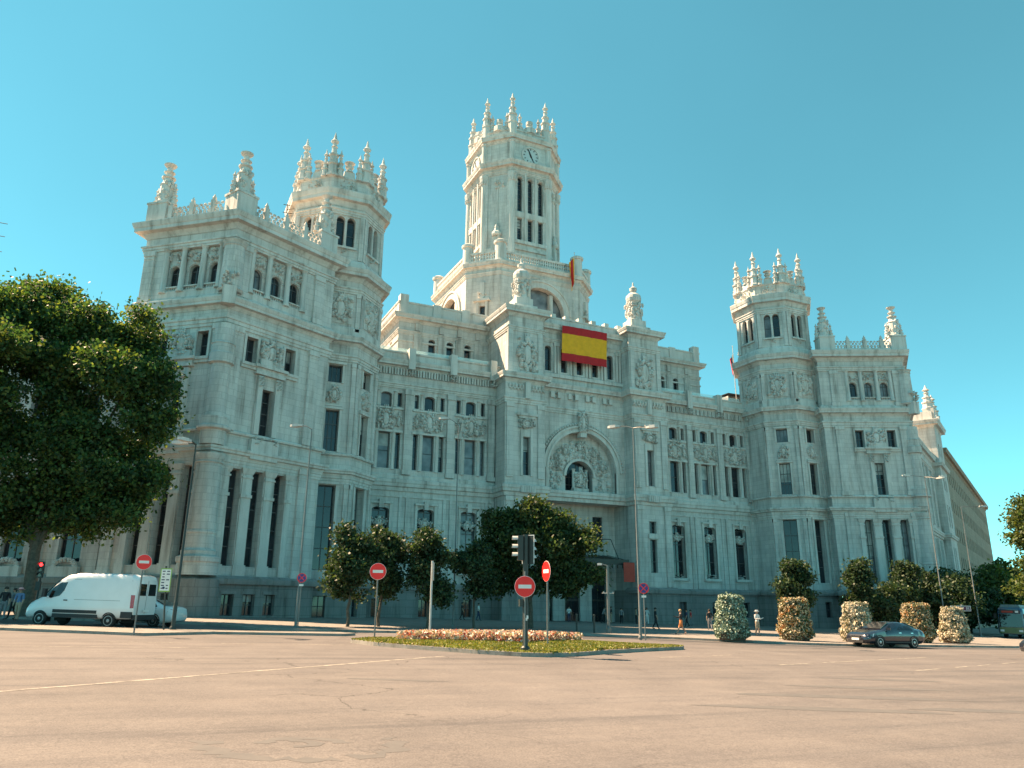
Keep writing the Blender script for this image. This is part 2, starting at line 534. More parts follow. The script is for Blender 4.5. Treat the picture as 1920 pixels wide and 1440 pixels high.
def asphalt():
    m, t, N, L, B = nodes_of('asphalt')
    g = N.new('ShaderNodeNewGeometry')
    P = g.outputs['Position']
    base = (0.141, 0.129, 0.125)
    big = noise(N, L, P, 0.09, 5, 0.6)
    mid = noise(N, L, P, 0.7, 5, 0.6)
    fine = noise(N, L, P, 38.0, 3, 0.7)
    mp = N.new('ShaderNodeMapping')
    mp.inputs['Rotation'].default_value = (0, 0, R(-22))
    mp.inputs['Scale'].default_value = (0.05, 1.1, 1)
    L.new(P, mp.inputs[0])
    streak = noise(N, L, mp.outputs[0], 1.0, 6, 0.65)
    c = ramp(N, L, big.outputs[0], [(0.3, rgb(base, 0.84)), (0.7, rgb(base, 1.1))]).outputs[0]
    c = mixc(N, L, 0.7, c, ramp(N, L, mid.outputs[0], [(0.3, (0.78, 0.78, 0.80)), (0.7, (1.12, 1.11, 1.09))]).outputs[0], 'MULTIPLY')
    grit = noise(N, L, P, 9.0, 4, 0.7)
    c = mixc(N, L, 0.6, c, ramp(N, L, grit.outputs[0], [(0.3, (0.78, 0.78, 0.78)), (0.7, (1.18, 1.18, 1.17))]).outputs[0], 'MULTIPLY')
    c = mixc(N, L, 0.8, c, ramp(N, L, streak.outputs[0], [(0.32, (0.66, 0.68, 0.71)), (0.48, (0.97, 0.97, 0.97)), (0.72, (1.12, 1.1, 1.07))]).outputs[0], 'MULTIPLY')
    c = mixc(N, L, 0.8, c, ramp(N, L, fine.outputs[0], [(0.25, (0.42, 0.42, 0.43)), (0.5, (1, 1, 1)), (0.75, (1.55, 1.53, 1.5))]).outputs[0], 'MULTIPLY')
    # cracks: thin voronoi edges, only where a large noise lets them show
    wv = N.new('ShaderNodeVectorMath'); wv.operation = 'ADD'
    nn = noise(N, L, P, 0.8, 4)
    sc_ = N.new('ShaderNodeVectorMath'); sc_.operation = 'SCALE'; sc_.inputs['Scale'].default_value = 1.6
    L.new(nn.outputs['Color'], sc_.inputs[0])
    L.new(P, wv.inputs[0]); L.new(sc_.outputs[0], wv.inputs[1])
    vo = N.new('ShaderNodeTexVoronoi'); vo.feature = 'DISTANCE_TO_EDGE'; vo.inputs['Scale'].default_value = 0.22
    L.new(wv.outputs[0], vo.inputs['Vector'])
    cr = ramp(N, L, vo.outputs['Distance'], [(0.0, (1, 1, 1)), (0.006, (0, 0, 0))]).outputs[0]
    ms = ramp(N, L, noise(N, L, P, 0.16, 2).outputs[0], [(0.5, (0, 0, 0)), (0.6, (1, 1, 1))]).outputs[0]
    mk = mixc(N, L, 1.0, cr, ms, 'MULTIPLY')
    c = mixc(N, L, mk, c, rgb(base, 0.3))
    L.new(c, B.inputs['Base Color'])
    B.inputs['Roughness'].default_value = 0.85
    B.inputs['Specular IOR Level'].default_value = 0.3
    b = N.new('ShaderNodeBump'); b.inputs['Strength'].default_value = 0.5; b.inputs['Distance'].default_value = 0.012
    L.new(fine.outputs[0], b.inputs['Height']); L.new(b.outputs[0], B.inputs['Normal'])
    M['asphalt'] = m
asphalt()
def roadpaint(name, col, lo, hi, lo_c=(0.125, 0.112, 0.103)):
    m, t, N, L, B = nodes_of(name)
    g = N.new('ShaderNodeNewGeometry')
    n = noise(N, L, g.outputs['Position'], 3.0, 8, 0.75)
    c = ramp(N, L, n.outputs[0], [(lo, lo_c), (hi, col)]).outputs[0]
    L.new(c, B.inputs['Base Color'])
    B.inputs['Roughness'].default_value = 0.8
    M[name] = m
roadpaint('road_paint', (0.36, 0.33, 0.28), 0.40, 0.62)
roadpaint('road_patch', (0.088, 0.084, 0.083), 0.32, 0.62, (0.115, 0.107, 0.102))
def leafmat(name, cols, trans=0.35, rough=0.55, cl=0.9, amp=0.5, pos=None):
    m, t, N, L, B = nodes_of(name)
    g = N.new('ShaderNodeNewGeometry')
    k = len(cols)
    r_ = ramp(N, L, g.outputs['Random Per Island'], [(i/k, c) for i, c in enumerate(cols)])
    r_.color_ramp.interpolation = 'CONSTANT'
    base = r_.outputs[0]
    nz = noise(N, L, g.outputs['Position'], cl, 3, 0.6)
    if pos:                                       # patches of one colour, as plants of a kind grow together
        pr_ = ramp(N, L, nz.outputs[0], pos)
        pr_.color_ramp.interpolation = 'CONSTANT'
        base = mixc(N, L, 0.6, base, pr_.outputs[0])
    sh = ramp(N, L, noise(N, L, g.outputs['Position'], cl*2.3, 3).outputs[0], [(0.3, (1-amp, 1-amp, 1-amp)), (0.7, (1+amp, 1+amp, 1+amp*0.8))]).outputs[0]
    base = mixc(N, L, 1.0, base, sh, 'MULTIPLY')
    L.new(base, B.inputs['Base Color'])
    B.inputs['Roughness'].default_value = rough
    B.inputs['Specular IOR Level'].default_value = 0.3
    tr = N.new('ShaderNodeBsdfTranslucent')
    c2 = mixc(N, L, 1.0, base, (1.6, 1.5, 0.6, 1), 'MULTIPLY')
    L.new(c2, tr.inputs[0])
    mx = N.new('ShaderNodeMixShader')
    mx.inputs[0].default_value = trans
    L.new(B.outputs[0], mx.inputs[1]); L.new(tr.outputs[0], mx.inputs[2])
    L.new(mx.outputs[0], t.nodes['Material Output'].inputs[0])
    M[name] = m
leafmat('leaf_plane', [(0.030, 0.075, 0.030), (0.046, 0.10, 0.034), (0.075, 0.125, 0.036), (0.105, 0.14, 0.04), (0.036, 0.08, 0.034)], 0.42, cl=0.35, amp=0.6)
leafmat('leaf_dark', [(0.026, 0.052, 0.026), (0.036, 0.066, 0.03), (0.05, 0.082, 0.034), (0.02, 0.042, 0.022)], 0.28)
leafmat('leaf_mid', [(0.05, 0.085, 0.028), (0.075, 0.11, 0.034), (0.105, 0.13, 0.04), (0.042, 0.072, 0.026)], 0.4)
leafmat('leaf_bloom', [(0.03, 0.058, 0.024), (0.042, 0.075, 0.03), (0.06, 0.095, 0.034), (0.026, 0.05, 0.022), (0.075, 0.10, 0.04)], 0.4)
leafmat('leaf_grass', [(0.14, 0.17, 0.03), (0.18, 0.19, 0.04), (0.12, 0.15, 0.03), (0.25, 0.2, 0.07), (0.16, 0.18, 0.035)], 0.25, cl=0.8, amp=0.4)
RED_, CRM, GRN, ORG, DGR = (0.5, 0.05, 0.035, 1), (0.62, 0.54, 0.44, 1), (0.06, 0.09, 0.03, 1), (0.58, 0.22, 0.05, 1), (0.03, 0.05, 0.02, 1)
leafmat('petal_mix', [(0.66, 0.6, 0.54), (0.62, 0.57, 0.52), (0.52, 0.04, 0.04), (0.58, 0.32, 0.24), (0.68, 0.62, 0.57), (0.05, 0.09, 0.03), (0.04, 0.07, 0.025)], 0.12, cl=1.7, amp=0.2, pos=[(0.36, CRM), (0.46, CRM), (0.5, RED_), (0.55, CRM), (0.62, GRN), (0.68, RED_)])
leafmat('petal_orange', [(0.50, 0.26, 0.08), (0.46, 0.34, 0.2), (0.08, 0.11, 0.035), (0.05, 0.08, 0.028), (0.04, 0.065, 0.02), (0.52, 0.42, 0.28)], 0.08, cl=1.9, amp=0.4, pos=[(0.34, GRN), (0.42, CRM), (0.48, GRN), (0.54, CRM), (0.58, ORG), (0.64, GRN), (0.7, DGR)])
leafmat('petal_white', [(0.6, 0.54, 0.44), (0.55, 0.5, 0.42), (0.10, 0.13, 0.06), (0.06, 0.10, 0.05), (0.5, 0.47, 0.38), (0.2, 0.22, 0.14)], 0.08, cl=2.2, amp=0.35, pos=[(0.36, DGR), (0.44, CRM), (0.56, CRM), (0.64, GRN)])
leafmat('leaf_silver', [(0.25, 0.32, 0.26), (0.34, 0.41, 0.34), (0.14, 0.20, 0.15), (0.09, 0.14, 0.10), (0.44, 0.5, 0.42)], 0.08, cl=2.0, amp=0.4)
# ------------------------------------------------------------------ the palace
palace = tag(empty('palace'), 'pale grey stone palace with turrets, pinnacles and a tall central clock tower', 'palace')
ST = [M['stone'], M['trim'], M['granite'], M['granite_trim'], M['roof_lead']]
def part(name, mb, parent=palace, mats=None, smooth=False):
    if isinstance(mb, list):
        for nm_, m_ in mb:
            m_.build(nm_, mats or ST, parent, smooth)
        return
    return mb.build(name, mats or ST, parent, smooth)
T = M['trim']

K0 = (-41.75, -12.0)
A28 = R(28.0)
DF, NF = (math.cos(A28), math.sin(A28)), (math.sin(A28), -math.cos(A28))
DS, NS = (-0.7615, 0.6482), (-0.6482, -0.7615)
def along(p, d, s):
    return (p[0]+d[0]*s, p[1]+d[1]*s)
EE = along(K0, DS, 9.3)
JJ = along(K0, DF, 11.0)
PAVPATH = [along(EE, NS, -9.0), EE, K0, JJ, along(JJ, NF, -4.0)]

def pav_face(w, par, fr, c0, width, k, seed, rich=True):
    """one street face of a corner pavilion; fills the wall mesh w, adds windows and ornament as sub-parts of par()"""
    L_ = []
    base = [(c0+q*1.95-0.55, c0+q*1.95+0.55, 0.7, 2.35, False) for q in (-1, 0, 1)]
    wall(w, fr, 0, width, -2.6, 3.45, base, 0.35, 0.5, 2)
    L_ += [(o, -0.05, 1, 1, None) for o in base]
    gf = [(c0+q*2.2-0.56, c0+q*2.2+0.56, 4.5, 12.3, False) for q in (-1, 0, 1)]
    wall(w, fr, 0, width, 3.45, 13.2, gf, 0.0, 0.9)
    L_ += [(o, -0.85, 1, 4, None) for o in gf]
    mid = [(c0-0.66, c0+0.66, 15.4, 19.45, False), (c0-2.55, c0-1.45, 21.5, 23.7, False), (c0+1.45, c0+2.55, 21.5, 23.7, False)]
    wall(w, fr, 0, width, 13.2, 26.9, mid, 0.0, 0.7)
    L_ += [(mid[0], -0.62, 1, 3, None), (mid[1], -0.62, 1, 1, None), (mid[2], -0.62, 1, 1, None)]
    top = [(c0+q*2.02-0.54, c0+q*2.02+0.54, 28.15, 30.2, True) for q in (-1, 0, 1)]
    wall(w, fr, 0, c0-2.95, 26.9, 34.5, [], 0.0)
    wall(w, fr, c0+2.95, width, 26.9, 34.5, [], 0.0)
    wall(w, fr, c0-2.95, c0+2.95, 31.75, 34.5, [], 0.0)
    wall(w, fr, c0-2.95, c0+2.95, 26.9, 31.75, top, -0.3, 0.45)
    w.box(fr, c0-2.95, c0+2.95, 26.9, 27.6, -0.3, 0.0, 1)
    for sgn in (-1, 1):
        w.add([fr.p(c0+sgn*2.95, 26.9, 0), fr.p(c0+sgn*2.95, 31.75, 0), fr.p(c0+sgn*2.95, 31.75, -0.3), fr.p(c0+sgn*2.95, 26.9, -0.3)], [(0, 1, 2, 3)], 0)
    w.add([fr.p(c0-2.95, 31.75, 0), fr.p(c0+2.95, 31.75, 0), fr.p(c0+2.95, 31.75, -0.3), fr.p(c0-2.95, 31.75, -0.3)], [(0, 1, 2, 3)], 1)
    L_ += [(o, -0.7, 1, 1, M['glass_blind'] if (i+seed) % 4 == 0 else None) for i, o in enumerate(top)]
    # pilasters on all three storeys
    for a, b in ((c0-4.15, c0-3.1), (c0+4.0, c0+5.0)):
        for z0, z1, t in ((3.6, 13.1, 0.24), (15.3, 24.2, 0.26), (26.9, 31.7, 0.22)):
            w.box(fr, a, b, z0, z1, -0.1, t, 0)
            w.box(fr, a-0.1, b+0.1, z0, z0+0.5, -0.1, t+0.1, 1)
            w.box(fr, a-0.08, b+0.08, z1-0.45, z1, -0.1, t+0.09, 1)
            w.box(fr, a-0.04, b+0.04, z1-0.75, z1-0.68, -0.1, t+0.05, 1)
    for z0, z1 in ((3.7, 13.1), (15.3, 24.1)):
        w.box(fr, 0.05, 0.5, z0, z1, -0.1, 0.42, 0)
    # frames round the openings
    for o in mid[1:]:
        w.box(fr, o[0]-0.22, o[0], o[2]-0.1, o[3]+0.18, -0.05, 0.1, 1)
        w.box(fr, o[1], o[1]+0.22, o[2]-0.1, o[3]+0.18, -0.05, 0.1, 1)
        w.box(fr, o[0], o[1], o[3], o[3]+0.18, -0.05, 0.1, 1)
    for o in base:
        w.box(fr, o[0]-0.15, o[1]+0.15, o[3], o[3]+0.25, 0.2, 0.42, 3)
    return L_, gf, mid, top

def pavilion(k):
    w = MB()
    info = []
    for fr, c0, wd, sd_ in ((Fr(K0, DF, NF, k), 4.66, 11.0, 0), (Fr(K0, DS, NS, k), 4.05, 9.3, 1)):
        info.append((fr, c0, wd, pav_face(w, None, fr, c0, wd, k, sd_)))
    # plain rear faces, roof
    wall(w, Fr(EE, (-NS[0], -NS[1]), DS, k), 0, 9.0, -2.6, 34.5, [], 0.0)
    wall(w, Fr(JJ, (-NF[0], -NF[1]), DF, k), 0, 4.0, -2.6, 34.5, [], 0.0)
    rp = [along(EE, NS, -9.0), EE, K0, JJ, along(JJ, NF, -9.0)]
    w.add([(k*p[0], p[1], 34.6) for p in rp], [(0, 1, 2, 3, 4)], 4)
    obj = part('pavilion', w)
    # cornices and bands
    c = []
    sweep(c, PAVPATH, [(-0.2, 3.1), (0.62, 3.1), (0.66, 3.3), (0.66, 3.5), (0.42, 3.62), (0.3, 3.75), (-0.2, 3.75)], k, m=3)
    sweep(c, PAVPATH, fascia_prof(12.45, 13.1, 0.2), k, m=1)
    sweep(c, PAVPATH, band_prof(13.1, 13.85, 0.62), k, m=1)
    sweep(c, PAVPATH, [(-0.2, 15.05), (0.25, 15.05), (0.3, 15.2), (0.2, 15.32), (-0.2, 15.32)], k, m=1)
    sweep(c, PAVPATH, fascia_prof(24.1, 24.9, 0.3), k, m=1)
    sweep(c, PAVPATH, cornice_prof(25.6, 26.55, 0.72), k, m=1)
    sweep(c, PAVPATH, [(-0.2, 26.6), (0.3, 26.6), (0.3, 26.85), (0.12, 27.0), (-0.2, 27.0)], k, m=1)
    sweep(c, PAVPATH, fascia_prof(31.7, 32.3, 0.3), k, m=1)
    sweep(c, PAVPATH, cornice_prof(33.05, 34.4, 1.0), k, m=1)
    part('cornice', c, obj)
    # round corner pier
    q = along(along(K0, DF, 0.15), DS, 0.15)
    cc = (k*q[0], q[1], 0)
    p = MB()
    p.lathe(cc, [(1.75, -2.5), (1.75, 3.4)], 20, 2)
    p.lathe(cc, [(1.5, 3.7), (1.5, 4.6), (1.62, 4.7), (1.62, 5.05), (1.3, 5.2), (1.35, 5.5), (1.12, 5.7), (1.08, 6.8), (1.14, 6.85), (1.14, 7.0), (1.05, 7.05), (0.96, 12.3), (1.08, 12.4), (0.98, 12.5), (1.16, 12.9), (1.16, 13.1)], 24, 0)
    p.lathe(cc, [(0.95, 13.85), (1.0, 15.0), (1.32, 15.1), (1.32, 15.3), (1.15, 15.4), (1.15, 16.1), (0.8, 16.15), (0.76, 20.6), (1.02, 20.7), (1.0, 21.5), (0.9, 21.6), (0.9, 22.3), (0.97, 22.35), (0.82, 22.5), (0.8, 24.1)], 24, 0)
    p.lathe(cc, [(0.95, 27.0), (1.1, 27.2), (0.95, 27.4), (0.85, 31.2), (0.95, 31.3), (0.85, 31.4), (1.05, 31.7)], 20, 0)
    part('corner_column', p, obj, smooth=35)
    kf = Fr(along(q, ((NF[0]+NS[0])*0.55, (NF[1]+NS[1])*0.55), 1.0), (math.cos(R(-4)), math.sin(R(-4))), (-0.09, -0.99), k)
    b = MB()
    b.box(kf, -0.55, 0.55, 25.7, 27.3, -0.5, 0.35, 0)
    carving(b, kf, 0, 27.9, 1.3, 1.5, 5, 18, 0.2, False)
    part('corner_carving', b, obj, [T])
    for fi, (fr, c0, wd, (L_, gf, mid, top)) in enumerate(info):
        for o, t, nv, nh, pn in L_:
            window(obj, fr, o, t, nv, nh, pn)
        # ground-floor piers with neck rings
        for sx in (c0-3.05, c0-1.1, c0+1.1, c0+3.05):
            b = MB()
            hw = 0.46 if abs(sx-c0) < 2 else 0.3
            b.box(fr, sx-hw-0.1, sx+hw+0.1, 3.6, 4.6, -0.5, 0.2, 0)
            b.frus(fr, sx-hw, sx+hw, 4.6, 12.0, -0.5, 0.12, 0.04, 0)
            b.box(fr, sx-hw-0.07, sx+hw+0.07, 10.0, 10.25, -0.4, 0.2, 0)
            b.box(fr, sx-hw-0.05, sx+hw+0.05, 11.6, 11.75, -0.4, 0.18, 0)
            b.frus(fr, sx-hw-0.2, sx+hw+0.2, 12.4, 11.95, -0.4, 0.3, 0.16, 0)
            part('pier', b, obj, [T])
        # tall window surround with pilasters, hood and carved cartouche
        b = MB()
        for sgn in (-1, 1):
            b.box(fr, c0+sgn*0.9-0.24, c0+sgn*0.9+0.24, 15.35, 20.5, -0.1, 0.3, 0)
            b.box(fr, c0+sgn*1.12-0.1, c0+sgn*1.12+0.1, 15.35, 18.0, -0.1, 0.18, 0)
            carving(b, fr, c0+sgn*0.9, 20.0, 0.5, 0.9, 3+fi, 8, 0.32, False)
        b.box(fr, c0-1.5, c0+1.5, 20.6, 20.85, -0.1, 0.42, 0)
        b.box(fr, c0-1.4, c0+1.4, 20.85, 21.2, -0.1, 0.3, 0)
        b.box(fr, c0-1.65, c0+1.65, 21.2, 21.45, -0.1, 0.55, 0)
        b.box(fr, c0-2.9, c0+2.9, 20.9, 21.15, -0.1, 0.2, 0)
        b.box(fr, c0-2.9, c0+2.9, 21.15, 21.4, -0.1, 0.32, 0)
        part('window_surround', b, obj, [T])
        b = MB()
        b.box(fr, c0-1.15, c0+1.15, 21.4, 22.0, 0, 0.4, 0)
        carving(b, fr, c0, 22.7, 2.3, 2.2, 11+fi, 36, 0.15)
        part('coat_of_arms', b, obj, [T])
        b = MB()
        b.box(fr, c0-1.35, c0+1.35, 13.2, 14.9, 0.1, 0.5, 0)
        carving(b, fr, c0-0.75, 14.8, 0.8, 0.6, 21, 8, 0.45, False)
        carving(b, fr, c0+0.75, 14.8, 0.8, 0.6, 22, 8, 0.45, False)
        part('window_apron', b, obj, [T])
        # top gallery: colonnettes, balustrades, carved lunettes
        for sx in (c0-2.8, c0-1.01, c0+1.01, c0+2.8):
            b = MB()
            column(b, fr, sx, 27.6, 31.75, 0.26, -0.02, 12)
            part('column', b, obj, [T], 40)
        for i, o in enumerate(top):
            b = MB()
            b.box(fr, o[0]-0.15, o[1]+0.15, 27.6, 27.72, -0.3, 0.02, 0)
            b.box(fr, o[0]-0.15, o[1]+0.15, 28.05, 28.17, -0.3, 0.02, 0)
            for j in range(5):
                b.lathe(fr.p(o[0]+(j+0.5)*(o[1]-o[0])/5, 27.7, -0.14), [(0.06, 0), (0.09, 0.12), (0.05, 0.25), (0.07, 0.36)], 6)
            part('balustrade', b, obj, [T])
            b = MB()
            carving(b, fr, (o[0]+o[1])/2, 30.95, 1.5, 1.0, 40+i+3*fi, 18, -0.22, False)
            for j in range(11):
                an = math.pi*j/10
                b.blob(fr.p((o[0]+o[1])/2+0.66*math.cos(an), 29.66+0.66*math.sin(an), -0.26), 0.1, 0.09, 0.1, (k*fr.d[0], fr.d[1], 0), (k*fr.n[0], fr.n[1], 0))
            part('lunette_carving', b, obj, [T])
        # pierced crest on the roof edge
        b = MB()
        a0, a1 = 1.4, wd-1.3
        b.box(fr, a0, a1, 34.4, 34.75, 0.05, 0.5, 0)
        rnd = random.Random(60+fi)
        n = int((a1-a0)/0.42)
        for i in range(n):
            a = a0+(i+0.5)*(a1-a0)/n
            e1, e2 = (k*fr.d[0], fr.d[1], 0), (k*fr.n[0], fr.n[1], 0)
            b.blob(fr.p(a, 35.05, 0.28), 0.2, 0.12, 0.24, e1, e2)
            b.blob(fr.p(a+0.2, 35.42, 0.28), 0.17, 0.12, 0.17, e1, e2)
            b.blob(fr.p(a, 35.7, 0.28), 0.2, 0.12, 0.13, e1, e2)
            if i % 5 == 2:
                b.box(fr, a-0.22, a+0.22, 34.7, 36.0, 0.1, 0.46, 0)
                b.lathe(fr.p(a, 36.0, 0.28), [(0.14, 0), (0.2, 0.2), (0.06, 0.5), (0.01, 0.6)], 6)
        part('roof_crest', b, obj, [T])
    # corner finials on pedestals
    for fr, s_ in ((info[0][0], 0.35), (info[0][0], 9.6), (info[1][0], 8.3)):
        b = MB()
        b.box(fr, s_-1.0, s_+1.0, 34.4, 36.3, -1.35, 0.55, 0)
        b.box(fr, s_-1.08, s_+1.08, 36.3, 36.5, -1.45, 0.62, 0)
        part('pedestal', b, obj, [T])
        b = MB()
        c_ = fr.p(s_, 36.5, -0.4)
        b.lathe(c_, [(0.85, 0), (0.85, 0.25), (0.66, 0.3), (0.62, 2.0), (0.7, 2.1), (0.5, 2.3), (0.42, 2.75), (0.62, 2.85), (0.62, 2.95), (0.3, 3.05), (0.28, 3.3), (0.5, 3.45), (0.5, 3.5), (0.24, 3.6), (0.26, 3.95), (0.55, 4.2), (0.58, 4.28), (0.3, 4.3)], 10)
        rnd = random.Random(80)
        for i in range(34):
            an, zz = rnd.uniform(0, 6.28), rnd.uniform(0.3, 2.3)
            b.blob((c_[0]+0.64*math.cos(an), c_[1]+0.64*math.sin(an), c_[2]+zz), 0.16, 0.16, 0.24)
        part('finial', b, obj, [T])
        for sgn in (-1, 1):
            b = MB()
            spire(b, fr.p(s_+sgn*0.95, 36.5, -0.4), 2.1, 0.26)
            part('spirelet', b, obj, [T])
    return obj
for k in (1, -1):
    pavilion(k)

# ---- octagonal turrets beside the pavilions
def octo(c, b, a=None):
    a = b*0.41421 if a is None else a
    return [(c[0]+x, c[1]+y) for x, y in ((b, -a), (b, a), (a, b), (-a, b), (-b, a), (-b, -a), (-a, -b), (a, -b))]
def octframe(c, b, na, k):
    n = (math.cos(R(na)), math.sin(R(na)))
    return Fr((c[0]+n[0]*b, c[1]+n[1]*b), (-n[1], n[0]), n, k)
TC = (-30.95, -0.5)
def turret(k):
    w = MB()
    b1, b2 = 4.8, 4.55
    wins = []
    reliefs = []
    for na in range(-180, 180, 45):
        hw = b1*0.41421
        fr = octframe(TC, b1, na, k)
        vis = na in (-90, -45)
        bs = [(-0.55, 0.55, 0.5, 2.35, False)] if vis else []
        gf = [(-0.82, 0.82, 4.6, 12.3, False)] if vis else []
        mid = [(-0.66, 0.66, 15.5, 19.5, False), (-0.68, 0.68, 22.25, 24.0, False)] if vis else []
        wall(w, fr, -hw-0.15, hw+0.15, -2.6, 3.45, bs, 0.33, 0.5, 2)
        wall(w, fr, -hw, hw, 3.45, 13.2, gf, 0, 0.8)
        wall(w, fr, -hw, hw, 13.2, 27.3, mid, 0, 0.6)
        wall(w, fr, -hw, hw, 27.3, 34.2, [], 0)
        for o in bs: wins.append((fr, o, -0.1, 1, 1, None))
        for o in gf: wins.append((fr, o, -0.7, 1, 3, None))
        for o in mid: wins.append((fr, o, -0.5, 2, 2 if o[3] < 20 else 0, None))
        hw2 = b2*0.41421
        f2 = octframe(TC, b2, na, k)
        up_ = [(-0.98, -0.1, 36.75, 40.1, True), (0.1, 0.98, 36.75, 40.1, True)]
        wall(w, f2, -hw2, hw2, 34.2, 42.8, up_, 0, 0.6)
        for o in up_: wins.append((f2, o, -0.55, 0, 2, None))
        reliefs.append((na, fr, f2))
        # corner strips
        for sgn in (-1, 1):
            for z0, z1 in ((3.6, 12.4), (15.3, 24.3), (27.6, 31.6)):
                w.box(fr, sgn*hw-0.42 if sgn > 0 else sgn*hw, sgn*hw if sgn > 0 else sgn*hw+0.42, z0, z1, -0.05, 0.2, 0)
                w.box(fr, sgn*hw-0.47 if sgn > 0 else sgn*hw, sgn*hw if sgn > 0 else sgn*hw+0.47, z1-0.4, z1, -0.05, 0.28, 1)
            w.box(f2, sgn*hw2-0.45 if sgn > 0 else sgn*hw2, sgn*hw2 if sgn > 0 else sgn*hw2+0.45, 35.4, 40.3, -0.05, 0.18, 0)
        if vis:
            for o, e in ((gf[0], 0.3), (mid[0], 0.22), (mid[1], 0.22)):
                w.box(fr, o[0]-e, o[0], o[2]-0.05, o[3]+0.05, -0.05, 0.14, 1)
                w.box(fr, o[1], o[1]+e, o[2]-0.05, o[3]+0.05, -0.05, 0.14, 1)
                w.box(fr, o[0]-e-0.1, o[1]+e+0.1, o[3]+0.06, o[3]+0.3, -0.05, 0.26, 1)
    w.add([(k*p[0], p[1], 42.7) for p in octo(TC, b2)], [tuple(range(8))], 4)
    obj = part('turret', w)
    for fr, o, t, nv, nh, pn in wins:
        window(obj, fr, o, t, nv, nh, pn)
    c = []
    v1, v2 = octo(TC, b1), octo(TC, b2)
    sw = lambda vv, pr, m=1: sweep(c, vv, pr, k, True, m)
    sw(v1, [(-0.2, 3.1), (0.58, 3.1), (0.62, 3.3), (0.62, 3.5), (0.3, 3.75), (-0.2, 3.75)], 3)
    sw(v1, fascia_prof(12.45, 13.1, 0.22))
    sw(v1, band_prof(13.1, 13.85, 0.6))
    sw(v1, [(-0.2, 15.1), (0.25, 15.1), (0.3, 15.25), (0.2, 15.35), (-0.2, 15.35)])
    sw(v1, fascia_prof(24.45, 25.1, 0.3))
    sw(v1, cornice_prof(26.1, 27.0, 0.7))
    sw(v1, [(-0.2, 27.0), (0.2, 27.0), (0.2, 27.9), (0.1, 28.05), (-0.2, 28.05)])
    sw(v1, fascia_prof(31.6, 32.2, 0.3))
    sw(v1, cornice_prof(32.95, 34.2, 1.0))
    sw(v2, [(-0.2, 34.2), (0.35, 34.2), (0.35, 35.0), (0.2, 35.3), (-0.2, 35.3)])
    sw(v2, fascia_prof(40.25, 40.9, 0.28))
    sw(v2, cornice_prof(41.2, 42.8, 0.85))
    part('cornice', c, obj)
    p = MB()
    v3 = octo(TC, b2-0.1)
    sweep(p, v3, [(-0.35, 42.8), (0.15, 42.8), (0.15, 43.1), (0.0, 43.2), (0.0, 44.4), (0.12, 44.5), (0.12, 44.7), (-0.35, 44.7)], k, True, 0)
    part('parapet', p, obj)
    for na, fr, f2 in reliefs:
        if na in (-90, -45, 0, -135):
            b = MB()
            b.box(fr, -1.25, 1.25, 28.35, 31.3, 0, 0.08, 0)
            carving(b, fr, 0, 29.85, 2.4, 2.8, 100+na, 40, 0.14)
            part('coat_of_arms', b, obj, [T])
        if na in (-90, -45):
            b = MB()
            carving(b, fr, 0, 21.0, 1.5, 1.6, 120+na, 16, 0.1)
            b.box(fr, -0.9, 0.9, 19.85, 20.0, 0, 0.2, 0)
            part('cartouche', b, obj, [T])
        b = MB()
        column(b, f2, 0, 36.75, 40.2, 0.15, -0.12, 8)
        carving(b, f2, 0, 36.3, 0.8, 0.7, 7, 8, 0.1, False)
        b.box(f2, -1.2, 1.2, 36.5, 36.72, -0.1, 0.25, 0)
        part('colonnette', b, obj, [T])
        # crest with urn over each face, frieze on the parapet
        b = MB()
        f3 = octframe(TC, b2-0.2, na, k)
        carving(b, f3, 0, 43.8, 2.2, 0.9, 9, 20, 0.1, False)
        part('parapet_carving', b, obj, [T])
        b = MB()
        b.frus(f3, -0.62, 0.62, 44.7, 45.5, -0.5, 0.1, 0.1, 0)
        urn(b, f3.p(0, 45.5, -0.2), 1.1, 0.55)
        part('urn', b, obj, [T], 40)
    for x, y in octo(TC, b2-0.35):
        b = MB()
        spire(b, (k*x, y, 44.5), 5.4, 0.58)
        part('pinnacle', b, obj, [T])
        dx, dy = x-TC[0], y-TC[1]
        tx, ty = -dy/5, dx/5
        for sgn in (-1, 1):
            b = MB()
            spire(b, (k*(x+sgn*tx*0.85), y+sgn*ty*0.85, 44.5), 3.3, 0.34)
            part('spirelet', b, obj, [T])
    return obj
for k in (1, -1):
    turret(k)

